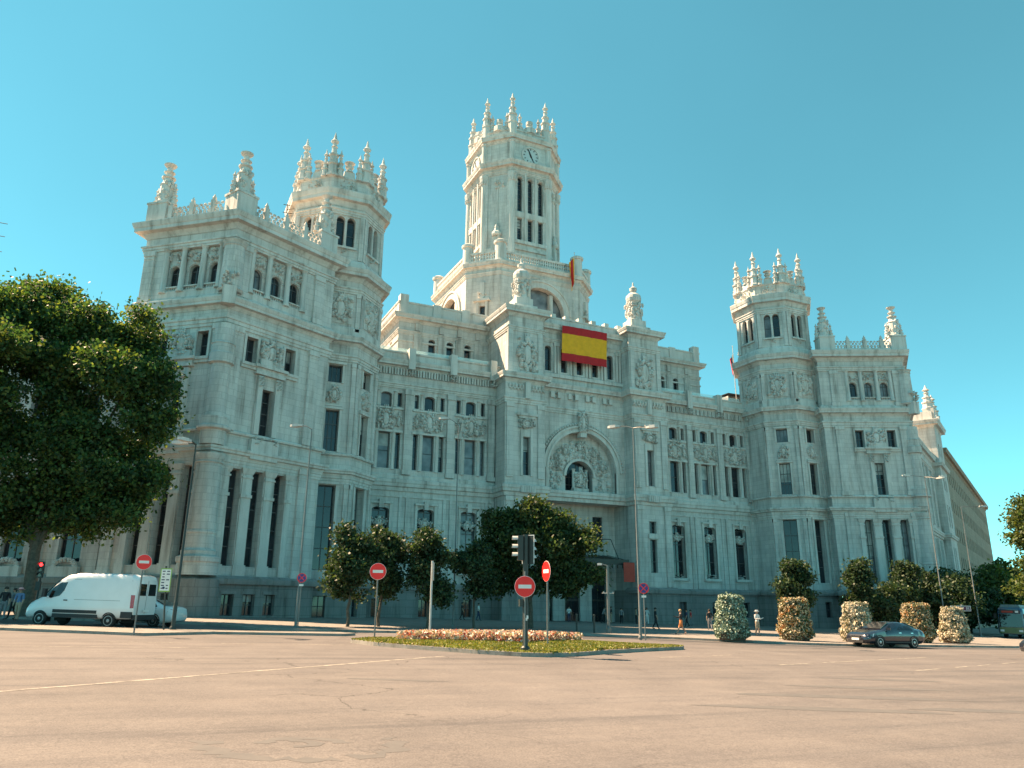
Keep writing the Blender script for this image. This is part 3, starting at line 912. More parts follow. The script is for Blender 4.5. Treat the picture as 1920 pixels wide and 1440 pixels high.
# ---- three-bay wings between turret and centre
BAYS = (-23.9, -18.95, -14.03)
def wing(k):
    w = MB()
    fr = Fr((0, 1.25), (1, 0), (0, -1), k)
    x0, x1 = -26.6, -10.2
    bs = [(c-0.5, c+0.5, 0.4, 2.2, False) for c in BAYS]
    wall(w, fr, x0, x1, -2.6, 3.45, bs, 0.35, 0.5, 2)
    gf = [(c-0.95, c+0.95, 5.0, 11.45, 0.35) for c in BAYS]
    wall(w, fr, x0, x1, 3.45, 13.2, gf, 0, 0.7)
    lo, hi = [], []
    for c in BAYS:
        lo += [(c-0.65, c+0.65, 15.5, 19.4, False), (c-1.76, c-1.22, 15.5, 19.4, False), (c+1.22, c+1.76, 15.5, 19.4, False)]
        hi += [(c-0.6, c+0.6, 22.2, 23.85, 0.3), (c-1.75, c-1.25, 22.3, 23.85, False), (c+1.25, c+1.75, 22.3, 23.85, False)]
    wall(w, fr, x0, x1, 13.2, 28.5, lo+hi, 0, 0.55)
    w.abox(*sorted((k*-26.6, k*-10.2)), 1.9, 4.9, 27.4, 27.6, 4)
    obj = part('wing', w)
    for o in bs: window(obj, fr, o, -0.1, 1, 1)
    for i, o in enumerate(gf): window(obj, fr, o, -0.62, 1, 3, None)
    for i, o in enumerate(lo):
        window(obj, fr, o, -0.5, 0, 1 if i % 3 == 0 else 2, M['glass_blind'] if (k == 1 and i % 3 == 0) else None)
    for i, o in enumerate(hi): window(obj, fr, o, -0.5, 0, 0, None)
    c = []
    path = [(x0, 1.25), (x1, 1.25)]
    sw = lambda pr, m=1: sweep(c, path, pr, k, False, m)
    sw([(-0.2, 3.1), (0.58, 3.1), (0.62, 3.3), (0.62, 3.5), (0.3, 3.75), (-0.2, 3.75)], 3)
    sw([(-0.1, 12.5), (0.12, 12.5), (0.12, 12.7), (-0.1, 12.7)])
    sw(band_prof(13.15, 14.4, 0.5))
    sw([(-0.1, 14.4), (0.22, 14.4), (0.22, 14.75), (0.12, 14.9), (-0.1, 14.9)])
    sw(fascia_prof(24.35, 24.9, 0.3))
    sw(cornice_prof(26.55, 27.45, 0.75))
    sw([(-0.5, 27.4), (0.25, 27.4), (0.25, 27.7), (0.12, 27.75), (0.12, 28.3), (0.25, 28.4), (0.25, 28.55), (-0.5, 28.55)])
    part('cornice', c, obj)
    b = MB()                                        # bracketed frieze under the cornice
    n = 46
    for i in range(n):
        a = x0+1.1+(x1-x0-1.4)*i/n
        b.box(fr, a, a+0.17, 25.85, 26.6, -0.1, 0.32 if i % 2 else 0.22, 0)
    part('bracket_frieze', b, obj, [T])
    mids = [(BAYS[0]+BAYS[1])/2, (BAYS[1]+BAYS[2])/2, BAYS[2]+2.46, BAYS[0]-2.3]
    for m_ in mids:
        b = MB()
        b.box(fr, m_-0.4, m_+0.4, 14.9, 24.35, -0.1, 0.3, 0)
        b.box(fr, m_-0.5, m_+0.5, 14.9, 15.4, -0.1, 0.4, 0)
        b.box(fr, m_-0.48, m_+0.48, 23.7, 24.3, -0.1, 0.4, 0)
        b.box(fr, m_-0.45, m_+0.45, 18.95, 19.15, -0.1, 0.35, 0)
        part('pilaster', b, obj, [M['stone']])
        for e in (-0.55, 0.2):
            b = MB()
            b.box(fr, m_+e, m_+e+0.35, 3.75, 12.5, -0.1, 0.14, 0)
            part('pilaster_strip', b, obj, [M['stone']])
        b = MB()
        b.box(fr, m_-0.38, m_+0.38, 26.5, 28.9, -0.1, 0.82, 0)
        carving(b, fr, m_, 26.2, 0.9, 0.8, 33, 12, 0.75, False)
        part('parapet_pier', b, obj, [T])
    for i, c0 in enumerate(BAYS):
        for e in (-0.94, 0.94):
            for z0, z1 in ((15.4, 19.5), (22.2, 23.95)):
                b = MB()
                column(b, fr, c0+e, z0, z1, 0.17, 0.02, 8)
                part('colonnette', b, obj, [T], 40)
        b = MB()
        carving(b, fr, c0, 20.8, 2.0, 2.5, 200+i, 40, 0.1)
        for e in (-1.45, 1.45):
            carving(b, fr, c0+e, 20.7, 0.8, 1.6, 210+i, 12, 0.06)
        b.box(fr, c0-1.95, c0+1.95, 19.4, 19.62, -0.1, 0.22, 0)
        b.box(fr, c0-1.95, c0+1.95, 21.95, 22.15, -0.1, 0.2, 0)
        part('cartouche', b, obj, [T])
        # ground floor window: hood, carved transom, apron
        b = MB()
        b.box(fr, c0-1.25, c0+1.25, 11.75, 11.95, -0.1, 0.32, 0)
        b.box(fr, c0-1.2, c0-0.95, 4.9, 11.75, -0.1, 0.16, 0)
        b.box(fr, c0+0.95, c0+1.2, 4.9, 11.75, -0.1, 0.16, 0)
        b.box(fr, c0-0.25, c0+0.25, 11.3, 12.2, -0.1, 0.4, 0)
        b.box(fr, c0-1.3, c0+1.3, 4.7, 5.0, -0.1, 0.35, 0)
        part('window_surround', b, obj, [T])
        b = MB()
        b.box(fr, c0-0.95, c0+0.95, 9.9, 10.1, -0.6, -0.2, 0)
        carving(b, fr, c0, 9.9, 1.7, 1.0, 220+i, 26, -0.3, True)
        part('transom_carving', b, obj, [T])
        b = MB()
        carving(b, fr, c0, 5.2, 1.3, 0.6, 230+i, 12, -0.1, False)
        part('sill_carving', b, obj, [T])
    g = MB()
    g.box(fr, x0+0.8, x1-0.4, 28.6, 29.1, -0.3, -0.285, 0)
    part('glass_balustrade', g, obj, [M['rail_glass']])
    return obj
for k in (1, -1):
    wing(k)

# ---- set-back attic storeys over the wings
def attic(k):
    w = MB()
    fr = Fr((0, 4.9), (1, 0), (0, -1), k)
    x0, x1 = -21.9, -9.0
    ops = [(c-0.42, c+0.42, 29.3, 31.9, 0.3) for c in (-17.75, -15.47, -13.18)]
    wall(w, fr, x0, x1, 27.0, 35.2, ops, 0, 0.5)
    fs_ = Fr((x0, 4.9), (0, 1), (-1, 0), k)
    wall(w, fs_, 0, 30, 27.0, 35.2, [(2.5, 3.4, 29.3, 31.9, 0.3), (5.2, 6.1, 29.3, 31.9, 0.3)], 0, 0.5)
    w.abox(*sorted((k*x0, k*x1)), 4.9, 34.9, 34.9, 35.1, 4)
    w.abox(*sorted((k*(x0+0.8), k*0.1)), 6.0, 40, -2, 34.6, 0)
    obj = part('attic', w)
    for o in ops: window(obj, fr, o, -0.45, 0, 1)
    for o in ((2.5, 3.4, 29.3, 31.9, 0.3), (5.2, 6.1, 29.3, 31.9, 0.3)): window(obj, fs_, o, -0.45, 0, 1)
    c = []
    path = [(x0, 34.9), (x0, 4.9), (x1, 4.9)]
    sw = lambda pr, m=1: sweep(c, path, pr, k, False, m)
    sw(fascia_prof(32.15, 32.6, 0.2))
    sw([(-0.1, 31.2), (0.1, 31.2), (0.1, 31.4), (-0.1, 31.4)])
    sw(cornice_prof(33.6, 34.5, 0.8))
    sw([(-0.4, 34.5), (0.1, 34.5), (0.1, 35.9), (0.2, 36.0), (0.2, 36.15), (-0.4, 36.15)])
    part('cornice', c, obj)
    for x in (-21.4, -17.3, -13.6):
        b = MB()
        h = 37.0 if x < -21 else 36.3
        b.box(fr, x-0.5, x+0.5, 34.5, h, -0.7, 0.25, 0)
        part('parapet_pier', b, obj, [T])
    for x in (-19.6, -16.6, -14.3, -11.9):
        b = MB()
        b.box(fr, x-0.45, x+0.45, 27.0, 32.2, -0.1, 0.16, 0)
        b.box(fr, x-0.3, x+0.3, 32.7, 33.6, -0.1, 0.2, 0)
        part('pilaster', b, obj, [M['stone']])
    return obj
for k in (1, -1):
    attic(k)

# ---- long wings running back along the side streets, with their end pavilions
def side_wing(k):
    w = MB()
    DS, NS = (-0.866, 0.5), (-0.5, -0.866)
    fr = Fr(EE, DS, NS, k)
    bays = [3.2+5.0*i for i in range(7)]
    gf = [(c-1.0, c+1.0, 4.8, 12.0, False) for c in bays]
    up_ = [(c-0.7, c+0.7, 15.5, 19.4, False) for c in bays]
    u2 = [(c-0.7, c+0.7, 22.0, 24.0, False) for c in bays]
    wall(w, fr, 0, 36, -3.5, 3.45, [], -0.65, 0.5, 2)
    hz_ = 0.0 if k == -1 else -3.2
    if k == 1: u2 = []
    wall(w, fr, 0, 36, 3.45, 28.0+hz_, gf+up_+u2, -1.0, 0.6)
    # end pavilion
    f2 = Fr(along(EE, DS, 36), DS, NS, k)
    e1 = [(c-0.6, c+0.6, z0, z1, False) for c in (3.0, 6.0) for z0, z1 in ((4.8, 12), (15.5, 19.4), (22, 24), (28.2, 30.4))]
    wall(w, f2, 0, 10, -3.5, 34.4, e1, 0.2, 0.6)
    nb = (-NS[0], -NS[1])
    wall(w, Fr(f2.o, nb, (-DS[0], -DS[1]), k), -0.2, 14, -3.5, 34.4, [], 0)
    wall(w, Fr(along(f2.o, DS, 10), nb, DS, k), -0.2, 14, -3.5, 34.4, [], 0)
    rp = [along(EE, NS, -1.2), along(along(EE, DS, 36), NS, -1.2), along(along(EE, DS, 36), NS, -16), along(EE, NS, -16)]
    w.add([(k*p[0], p[1], 27.6+hz_) for p in rp], [(0, 1, 2, 3)], 4)
    rp = [along(f2.o, NS, 0), along(along(f2.o, DS, 10), NS, 0), along(along(f2.o, DS, 10), NS, -14), along(f2.o, NS, -14)]
    w.add([(k*p[0], p[1], 34.4) for p in rp], [(0, 1, 2, 3)], 4)
    obj = part('side_wing', w)
    for o in gf: window(obj, fr, o, -1.5, 1, 3)
    if k == -1:
        for o in up_+u2: window(obj, fr, o, -1.5, 1, 2)
        for o in e1: window(obj, f2, o, -0.3, 1, 2)
    else:
        for o in up_[:3]+u2[:2]: window(obj, fr, o, -1.5, 1, 2)
    c = []
    path = [along(along(EE, DS, 36), NS, -1.0), along(EE, NS, -1.0)]
    sw = lambda pr, m=1: sweep(c, path, pr, k, False, m)
    sw([(-0.2, 3.1), (0.58, 3.1), (0.62, 3.5), (0.3, 3.75), (-0.2, 3.75)], 3)
    sw(band_prof(13.1, 14.2, 0.5)); sw(fascia_prof(24.4+hz_, 25.0+hz_, 0.3)); sw(cornice_prof(26.3+hz_, 27.4+hz_, 0.8))
    sw([(-0.4, 27.4+hz_), (0.15, 27.4+hz_), (0.15, 28.6+hz_), (-0.4, 28.6+hz_)])
    p2 = [along(along(f2.o, DS, 10), NS, -13), along(f2.o, DS, 10), along(f2.o, DS, 0), along(f2.o, NS, -13)]
    for pr in (band_prof(13.1, 14.2, 0.6), cornice_prof(25.6, 26.6, 0.8), cornice_prof(33.0, 34.4, 1.1), [(-0.3, 34.4), (0.1, 34.4), (0.1, 36.0), (-0.3, 36.0)]):
        sweep(c, p2, pr, k, False, 1)
    part('cornice', c, obj)
    for i in range(7):
        b = MB()
        b.box(fr, bays[i]-2.75, bays[i]-1.85, 3.5, 12.6, -1.1, -0.55, 0)
        b.box(fr, bays[i]-2.65, bays[i]-1.95, 14.9, 24.4+hz_, -1.1, -0.7, 0)
        part('pilaster', b, obj, [M['stone']])
        b = MB()
        b.box(fr, bays[i]-1.25, bays[i]+1.25, 3.5, 4.4, -1.1, -0.5, 0)
        for j in range(9):
            an = math.pi*j/8
            b.blob(fr.p(bays[i]+0.9*math.cos(an), 4.4+0.55*math.sin(an), -0.7), 0.24, 0.2, 0.24, (k*DS[0], DS[1], 0), (k*NS[0], NS[1], 0))
        part('window_apron', b, obj, [T])
    for s_ in (1.0, 9.0):
        b = MB()
        b.box(f2, s_-0.9, s_+0.9, 34.4, 36.6, -1.3, 0.5, 0)
        spire(b, f2.p(s_, 36.6, -0.4), 4.6, 0.85)
        part('finial', b, obj, [T])
    return obj
for k in (1, -1):
    side_wing(k)
# ---- central block: two projecting piers, the great arch between them, upper gallery
w = MB()
fa = Fr((0, 0.4), (1, 0), (0, -1))
fu = Fr((0, 0.65), (1, 0), (0, -1))
# portal recess
wall(w, Fr((0, 3.2), (1, 0), (0, -1)), -6.0, 6.0, -2.0, 13.3,
     [(-4.6, -2.6, -0.6, 5.9, False), (-1.0, 1.0, -0.6, 5.9, False), (2.6, 4.6, -0.6, 5.9, False),
      (-4.3, -2.9, 8.9, 12.0, False), (-0.7, 0.7, 8.9, 12.0, False), (2.9, 4.3, 8.9, 12.0, False)], 0, 0.4)
w.add([(-6, 0.4, 13.3), (6, 0.4, 13.3), (6, 3.2, 13.3), (-6, 3.2, 13.3)], [(0, 1, 2, 3)], 1)
archo = (-4.6, 4.6, 14.45, 21.57, True)
wall(w, fa, -6.0, 6.0, 13.3, 27.2, [archo], 0, 0.9)
tym = (-1.85, 1.85, 14.5, 18.2, True)
wall(w, Fr((0, 1.3), (1, 0), (0, -1)), -4.7, 4.7, 14.4, 21.7, [tym], 0, 0.8)
gal = [(c-0.43, c+0.43, 28.8, 31.95, 0.3) for c in (-4.4, -2.2, 0, 2.2, 4.4)]
wall(w, fu, -6.4, 6.4, 27.0, 34.6, gal, 0, 0.5)
w.abox(-10.4, 10.4, 1.0, 12, 34.5, 34.7, 4)
block = part('central_block', w)
for o in gal: window(block, fu, o, -0.45, 0, 2)
window(block, Fr((0, 1.3), (1, 0), (0, -1)), tym, -0.75, 3, 2)
fd = Fr((0, 3.2), (1, 0), (0, -1))
for o in [(-4.3, -2.9, 8.9, 12.0, False), (-0.7, 0.7, 8.9, 12.0, False), (2.9, 4.3, 8.9, 12.0, False)]:
    window(block, fd, o, -0.35, 1, 2)
for o in [(-4.6, -2.6, -0.6, 5.9, False), (-1.0, 1.0, -0.6, 5.9, False), (2.6, 4.6, -0.6, 5.9, False)]:
    b = MB()
    b.box(fd, o[0], o[1], o[2], o[3], -0.45, -0.35, 1)
    for e in (0.04, 0.52):
        a0 = o[0]+(o[1]-o[0])*e
        for z0, z1 in ((-0.3, 2.2), (2.4, 4.0), (4.2, 5.7)):
            b.box(fd, a0, a0+(o[1]-o[0])*0.44, z0, z1, -0.36, -0.33, 0)
    part('door', b, block, [M['glass'], M['bronze']])
c = []
pa = [(-6.0, 0.4), (6.0, 0.4)]
sweep(c, pa, band_prof(13.2, 14.45, 0.55), m=1)
sweep(c, pa, fascia_prof(23.6, 24.3, 0.25), m=1)
sweep(c, pa, cornice_prof(26.2, 27.1, 0.6), m=1)
pu = [(-6.4, 0.65), (6.4, 0.65)]
sweep(c, pu, [(-0.1, 28.0), (0.3, 28.0), (0.3, 28.4), (0.15, 28.5), (-0.1, 28.5)], m=1)
sweep(c, pu, fascia_prof(32.4, 32.9, 0.22), m=1)
sweep(c, pu, cornice_prof(33.6, 34.6, 0.85), m=1)
sweep(c, pu, [(-0.3, 34.6), (0.3, 34.6), (0.3, 35.4), (0.4, 35.45), (0.4, 35.6), (-0.3, 35.6)], m=1)
part('cornice', c, block)
for i in range(7):
    b = MB()
    x = -5.7+i*1.9
    b.box(fu, x-0.3, x+0.3, 35.6, 36.05, -0.3, 0.4, 0)
    part('parapet_block', b, block, [T])
for i in range(4):
    b = MB()
    x = -3.6+i*2.4
    b.box(fa, x-0.7, x-0.2, 25.4, 26.1, -0.1, 0.3, 0)
    b.box(fa, x+0.2, x+0.7, 25.4, 26.1, -0.1, 0.3, 0)
    carving(b, fa, x, 25.7, 0.4, 0.9, i, 5, 0.2, False)
    part('frieze_bracket', b, block, [T])
for x in (-5.5, -3.3, -1.1, 1.1, 3.3, 5.5):
    for e in (-0.34, 0.08):
        b = MB()
        b.box(fu, x+e, x+e+0.26, 28.5, 32.4, -0.1, 0.22, 0)
        b.box(fu, x+e-0.05, x+e+0.31, 31.95, 32.4, -0.1, 0.3, 0)
        part('pilaster', b, block, [T])
def arc_ring(mb, fr, zc, r0_, r1_, t0, t1, n=28, a0=0.0, a1=math.pi, m=0):
    for i in range(n):
        p0, p1 = a0+(a1-a0)*i/n, a0+(a1-a0)*(i+1)/n
        mb.hexa([fr.p(r_*math.cos(p), zc+r_*math.sin(p), t) for t in (t0, t1) for r_, p in ((r0_, p0), (r1_, p0), (r1_, p1), (r0_, p1))], m)
b = MB()
arc_ring(b, fa, 16.97, 4.6, 4.85, -0.2, 0.2)
arc_ring(b, fa, 16.97, 4.85, 5.12, -0.2, 0.12)
arc_ring(b, fa, 16.97, 5.12, 5.35, -0.2, 0.3)
for i in range(46):
    an = math.pi*(i+0.5)/46
    b.blob(fa.p(5.55*math.cos(an), 16.97+5.55*math.sin(an), 0.12), 0.17, 0.16, 0.17, (1, 0, 0), (0, -1, 0))
b.box(fa, -5.0, -4.6, 14.45, 17.0, -0.2, 0.2, 0)
b.box(fa, 4.6, 5.0, 14.45, 17.0, -0.2, 0.2, 0)
part('archivolt', b, block, [T])
b = MB()
b.box(fa, -0.45, 0.45, 20.9, 23.4, -0.4, 0.45, 0)
carving(b, fa, 0, 22.6, 1.4, 2.6, 77, 26, 0.4)
part('keystone', b, block, [T])
b = MB()
ft = Fr((0, 1.3), (1, 0), (0, -1))
arc_ring(b, ft, 16.35, 1.85, 2.15, -0.2, 0.3, 18)
rnd = random.Random(4)
for i in range(330):
    an = rnd.uniform(0.0, math.pi)
    r_ = rnd.uniform(2.4, 4.3)
    z = 16.2+r_*math.sin(an)-(1.5 if an < 0.25 or an > 2.9 else 0)*rnd.random()
    q = rnd.uniform(0.09, 0.3)
    b.blob(ft.p(r_*math.cos(an), max(14.7, z), 0.05), q, rnd.uniform(0.15, 0.4), q*rnd.uniform(0.8, 1.6), (1, 0, 0), (0, -1, 0))
for an in (0.35, 0.95, 1.57, 2.2, 2.8):
    carving(b, ft, 3.3*math.cos(an), 16.6+3.3*math.sin(an), 1.1, 1.2, int(an*10), 6, 0.25)
part('tympanum_carving', b, block, [T])
b = MB()
fs2 = Fr((0, 1.0), (1, 0), (0, -1))
b.box(fs2, -1.0, 1.0, 14.45, 14.9, -0.5, 0.3, 0)
for x in (-0.85, 0.85):
    column(b, fs2, x, 14.9, 17.2, 0.2, -0.1, 10)
b.box(fs2, -0.7, 0.7, 14.9, 16.9, -0.4, 0.0, 0)
carving(b, fs2, 0, 16.0, 1.8, 2.4, 91, 22, 0.12)
part('coat_of_arms', b, block, [T])
def pier(k):
    w = MB()
    fp = Fr((0, -1.5), (1, 0), (0, -1), k)
    fq = Fr((0, -1.2), (1, 0), (0, -1), k)
    a, e = -11.0, -6.0
    c0 = -8.35
    wall(w, fp, a-0.3, e+0.3, -2.6, 3.45, [], 0.3, 0.4, 2)
    gf = [(c0-0.5, c0+0.5, 5.4, 9.2, False), (c0-0.5, c0+0.5, 9.9, 11.3, False)]
    wall(w, fp, a, e, 3.45, 13.2, gf, 0, 0.6)
    md = [(c0-0.45, c0+0.45, 15.5, 19.8, False)]
    wall(w, fp, a, e, 13.2, 27.0, md, 0, 0.6)
    wall(w, fq, a+0.5, e, 27.0, 35.2, [], 0)
    for x, z0, z1, y0 in ((a-0.3, -2.6, 3.45, -1.8), (a, 3.45, 27.0, -1.5), (a+0.5, 27.0, 35.2, -1.2)):
        w.add([(k*x, y0, z0), (k*x, 6, z0), (k*x, 6, z1), (k*x, y0, z1)], [(0, 1, 2, 3)], 2 if z0 < 0 else 0)
    for x, z0, z1, y0 in ((e+0.3, -2.6, 3.45, -1.8), (e, 3.45, 27.0, -1.5), (e, 27.0, 35.2, -1.2)):
        w.add([(k*x, y0, z0), (k*x, 3.2, z0), (k*x, 3.2, z1), (k*x, y0, z1)], [(0, 1, 2, 3)], 2 if z0 < 0 else 0)
    for x0, x1 in ((a+0.15, a+0.95), (e-0.95, e-0.15)):
        for z0, z1 in ((3.8, 13.1), (15.2, 23.6)):
            w.box(fp, x0, x1, z0, z1, -0.1, 0.16, 0)
            w.box(fp, x0-0.08, x1+0.08, z1-0.5, z1, -0.1, 0.26, 1)
        w.box(fq, x0+0.2, x1, 27.4, 32.4, -0.1, 0.14, 0)
    w.add([(k*x, y, 35.0) for x, y in ((a+0.5, -1.2), (e, -1.2), (e, 3), (a+0.5, 6))], [(0, 1, 2, 3)], 4)
    obj = part('entrance_pier', w)
    for o in gf+md: window(obj, fp, o, -0.5, 0, 2)
    c = []
    path = [(a, 6), (a, -1.5), (e, -1.5), (e, 0.4)]
    sw = lambda pr, m=1: sweep(c, path, pr, k, False, m)
    sw([(-0.2, 3.1), (0.52, 3.1), (0.56, 3.5), (0.25, 3.75), (-0.2, 3.75)], 3)
    sw(band_prof(13.15, 14.4, 0.5)); sw(fascia_prof(23.6, 24.3, 0.25)); sw(cornice_prof(26.1, 27.1, 0.7))
    path = [(a+0.5, 6), (a+0.5, -1.2), (e, -1.2), (e, 0.65)]
    sw([(-0.1, 27.1), (0.3, 27.1), (0.3, 27.5), (-0.1, 27.6)]); sw(fascia_prof(32.4, 33.0, 0.22)); sw(cornice_prof(34.2, 35.3, 0.8))
    part('cornice', c, obj)
    b = MB()
    for x in range(11):
        b.blob(fp.p(a+0.5+x*0.42, 25.6, 0.05), 0.2, 0.22, 0.34, (1, 0, 0), (0, -1, 0))
        b.blob(fp.p(a+0.7+x*0.42, 25.3, 0.05), 0.14, 0.18, 0.2, (1, 0, 0), (0, -1, 0))
    b.box(fp, c0-0.3, c0+0.3, 24.2, 26.1, 0, 0.45, 0)
    part('frieze_carving', b, obj, [T])
    b = MB()
    carving(b, fq, c0+0.15, 29.6, 2.6, 4.2, 300, 60, 0.2)
    part('coat_of_arms', b, obj, [T])
    b = MB()
    b.box(fp, c0-1.3, c0+1.3, 22.2, 22.5, 0, 0.4, 0)
    b.box(fp, c0-1.05, c0+1.05, 21.9, 22.2, 0, 0.25, 0)
    carving(b, fp, c0, 21.3, 2.2, 1.1, 310, 24, 0.15)
    for e_ in (-0.62, 0.62):
        b.box(fp, c0+e_-0.14, c0+e_+0.14, 15.4, 20.6, -0.05, 0.16, 0)
    b.box(fp, c0-0.75, c0+0.75, 19.85, 20.6, -0.05, 0.1, 0)
    b.box(fp, c0-0.9, c0+0.9, 13.5, 14.3, 0.4, 0.62, 0)
    for i in range(6):
        b.box(fp, c0-0.8+i*0.29, c0-0.66+i*0.29, 13.55, 14.25, 0.6, 0.68, 0)
    b.box(fp, c0-0.7, c0+0.7, 9.3, 9.8, -0.1, 0.18, 0)
    part('window_surround', b, obj, [T])
    # crowned finial
    b = MB()
    cx, cy = k*-8.16, 0.42
    b.abox(cx-1.5, cx+1.5, cy-1.4, cy+1.4, 35.3, 36.0)
    b.abox(cx-1.1, cx+1.1, cy-1.0, cy+1.0, 36.0, 37.0)
    part('pedestal', b, obj, [T])
    b = MB()
    b.lathe((cx, cy, 37.0), [(1.0, 0), (1.0, 0.2), (0.85, 0.3), (0.78, 2.0), (0.95, 2.1), (0.6, 2.3), (0.7, 2.5), (0.95, 2.8), (1.02, 3.2), (0.95, 3.6), (0.6, 3.95), (0.3, 4.05), (0.3, 4.2), (0.45, 4.35), (0.5, 4.7), (0.35, 4.8), (0.12, 5.0), (0.1, 5.5), (0.02, 5.6)], 14)
    rnd = random.Random(17)
    for i in range(46):
        an, zz = rnd.uniform(0, 6.28), rnd.uniform(0.3, 2.5)
        b.blob((cx+0.86*math.cos(an), cy+0.86*math.sin(an), 37+zz), 0.2, 0.2, 0.28)
    for i in range(4):
        an = math.pi/4+i*math.pi/2
        b.blob((cx+1.15*math.cos(an), cy+1.15*math.sin(an), 39.2), 0.18, 0.18, 0.35)
        b.blob((cx+1.0*math.cos(an), cy+1.0*math.sin(an), 38.2), 0.22, 0.22, 0.6)
    part('finial', b, obj, [T])
for k in (1, -1):
    pier(k)
b = MB()
for i in range(4):
    b.abox(-5.6, 5.6, -2.8+i*0.35, 3.3, -1.2+i*0.16, -1.04+i*0.16)
part('steps', b, block, [M['granite_trim']])
b = MB()                                           # iron and glass marquee over the doors
b.hexa([(-4.9, -1.2, 6.5), (4.9, -1.2, 6.5), (4.9, 3.1, 6.9), (-4.9, 3.1, 6.9), (-4.9, -1.2, 6.62), (4.9, -1.2, 6.62), (4.9, 3.1, 7.4), (-4.9, 3.1, 7.4)], 0)
b.abox(-5.0, 5.0, -1.3, -1.15, 6.2, 6.8, 0)
for i in range(15):
    b.abox(-4.9+i*0.69, -4.84+i*0.69, -1.33, -1.2, 5.8, 6.3, 0)
    b.tube([(-4.87+i*0.69, -1.25, 6.7), (-4.87+i*0.69, 3.1, 7.5)], 0.04, 5, 0)
for x in (-3.9, 0, 3.9):
    b.tube([(x, -0.9, 6.7), (x, 0.8, 9.2), (x, 3.1, 9.4)], 0.05, 5, 0)
part('marquee', b, block, [M['bronze']])

# ---- base of the clock tower
BC = (0, 20.8)
BA, BB = 6.3, 9.85
def irr(c, a, b):
    return octo(c, b, a)
w = MB()
wins = []
for na in (-180, -90, 0, 90):
    fr = octframe(BC, BB, na, 1)
    ao = (-3.6, 3.6, 37.5, 44.2, True)
    wall(w, fr, -BA, BA, 34.0, 47.4, [ao], 0, 0.9)
    wins.append((fr, ao))
diag = (BA+BB)/math.sqrt(2)
dh = (BB-BA)/math.sqrt(2)
dwin = []
for na in (-135, -45, 45, 135):
    fr = octframe(BC, diag, na, 1)
    o = (-0.42, 0.42, 39.0, 40.8, False)
    wall(w, fr, -dh, dh, 34.0, 47.4, [o], 0, 0.5)
    dwin.append((fr, o))
w.add([(p[0], p[1], 47.3) for p in irr(BC, BA, BB)], [tuple(range(8))], 4)
tb = part('tower_base', w)
for fr, o in wins:
    window(tb, fr, o, -0.8, 0, 0)
    b = MB()
    for x in (-1.75, 1.75):
        b.box(fr, x-0.28, x+0.28, 37.5, 43.6, -0.8, -0.25, 0)
    b.box(fr, -3.6, 3.6, 40.2, 40.5, -0.8, -0.4, 0)
    part('mullion', b, tb, [T])
    b = MB()
    arc_ring(b, fr, 40.6, 3.6, 3.95, -0.1, 0.22, 22)
    arc_ring(b, fr, 40.6, 3.95, 4.5, -0.1, 0.12, 22)
    arc_ring(b, fr, 40.6, 4.5, 4.75, -0.1, 0.26, 22)
    part('archivolt', b, tb, [T])
for fr, o in dwin:
    window(tb, fr, o, -0.4, 0, 1)
    b = MB()
    b.box(fr, -0.85, -0.5, 38.6, 41.4, 0, 0.25, 0)
    b.box(fr, 0.5, 0.85, 38.6, 41.4, 0, 0.25, 0)
    b.box(fr, -1.2, 1.2, 41.4, 41.7, 0, 0.5, 0)
    b.box(fr, -0.9, 0.9, 38.3, 38.6, 0, 0.4, 0)
    part('window_surround', b, tb, [T])
    b = MB()
    b.box(fr, -0.3, 0.3, 41.7, 44.2, 0, 0.25, 0)
    carving(b, fr, 0, 42.3, 1.2, 1.0, 12, 14, 0.15, False)
    part('window_crest', b, tb, [T])
c = []
vb = irr(BC, BA, BB)
sweep(c, vb, fascia_prof(45.2, 45.7, 0.2), 1, True, 1)
sweep(c, vb, cornice_prof(46.2, 47.1, 0.7), 1, True, 1)
sweep(c, vb, [(-0.3, 47.3), (0.12, 47.3), (0.12, 47.6), (-0.3, 47.6)], 1, True, 1)
sweep(c, vb, [(-0.3, 48.5), (0.12, 48.5), (0.15, 48.8), (-0.3, 48.8)], 1, True, 1)
part('cornice', c, tb)
b = MB()                                           # pierced parapet: a lattice of uprights
for na in range(-180, 180, 45):
    d_ = BB if na % 90 == 0 else diag
    hwid = BA if na % 90 == 0 else dh
    fr = octframe(BC, d_, na, 1)
    n = int(hwid*2/0.36)
    for i in range(n):
        a = -hwid+(i+0.5)*2*hwid/n
        b.box(fr, a-0.09, a+0.09, 47.6, 48.5, -0.2, 0.05, 0)
    b.box(fr, -hwid, hwid, 47.98, 48.12, -0.2, 0.04, 0)
part('pierced_parapet', b, tb, [T])
for i, (x, y) in enumerate(vb):
    b = MB()
    dx, dy = x-BC[0], y-BC[1]
    x, y = BC[0]+dx*0.965, BC[1]+dy*0.965
    b.lathe((x, y, 46.8), [(0.95, 0), (0.95, 0.5), (0.8, 0.6), (0.75, 3.0), (0.95, 3.1), (0.98, 3.4), (0.7, 3.6), (0.4, 3.75), (0.02, 3.8)], 12)
    part('parapet_turret', b, tb, [T], 40)

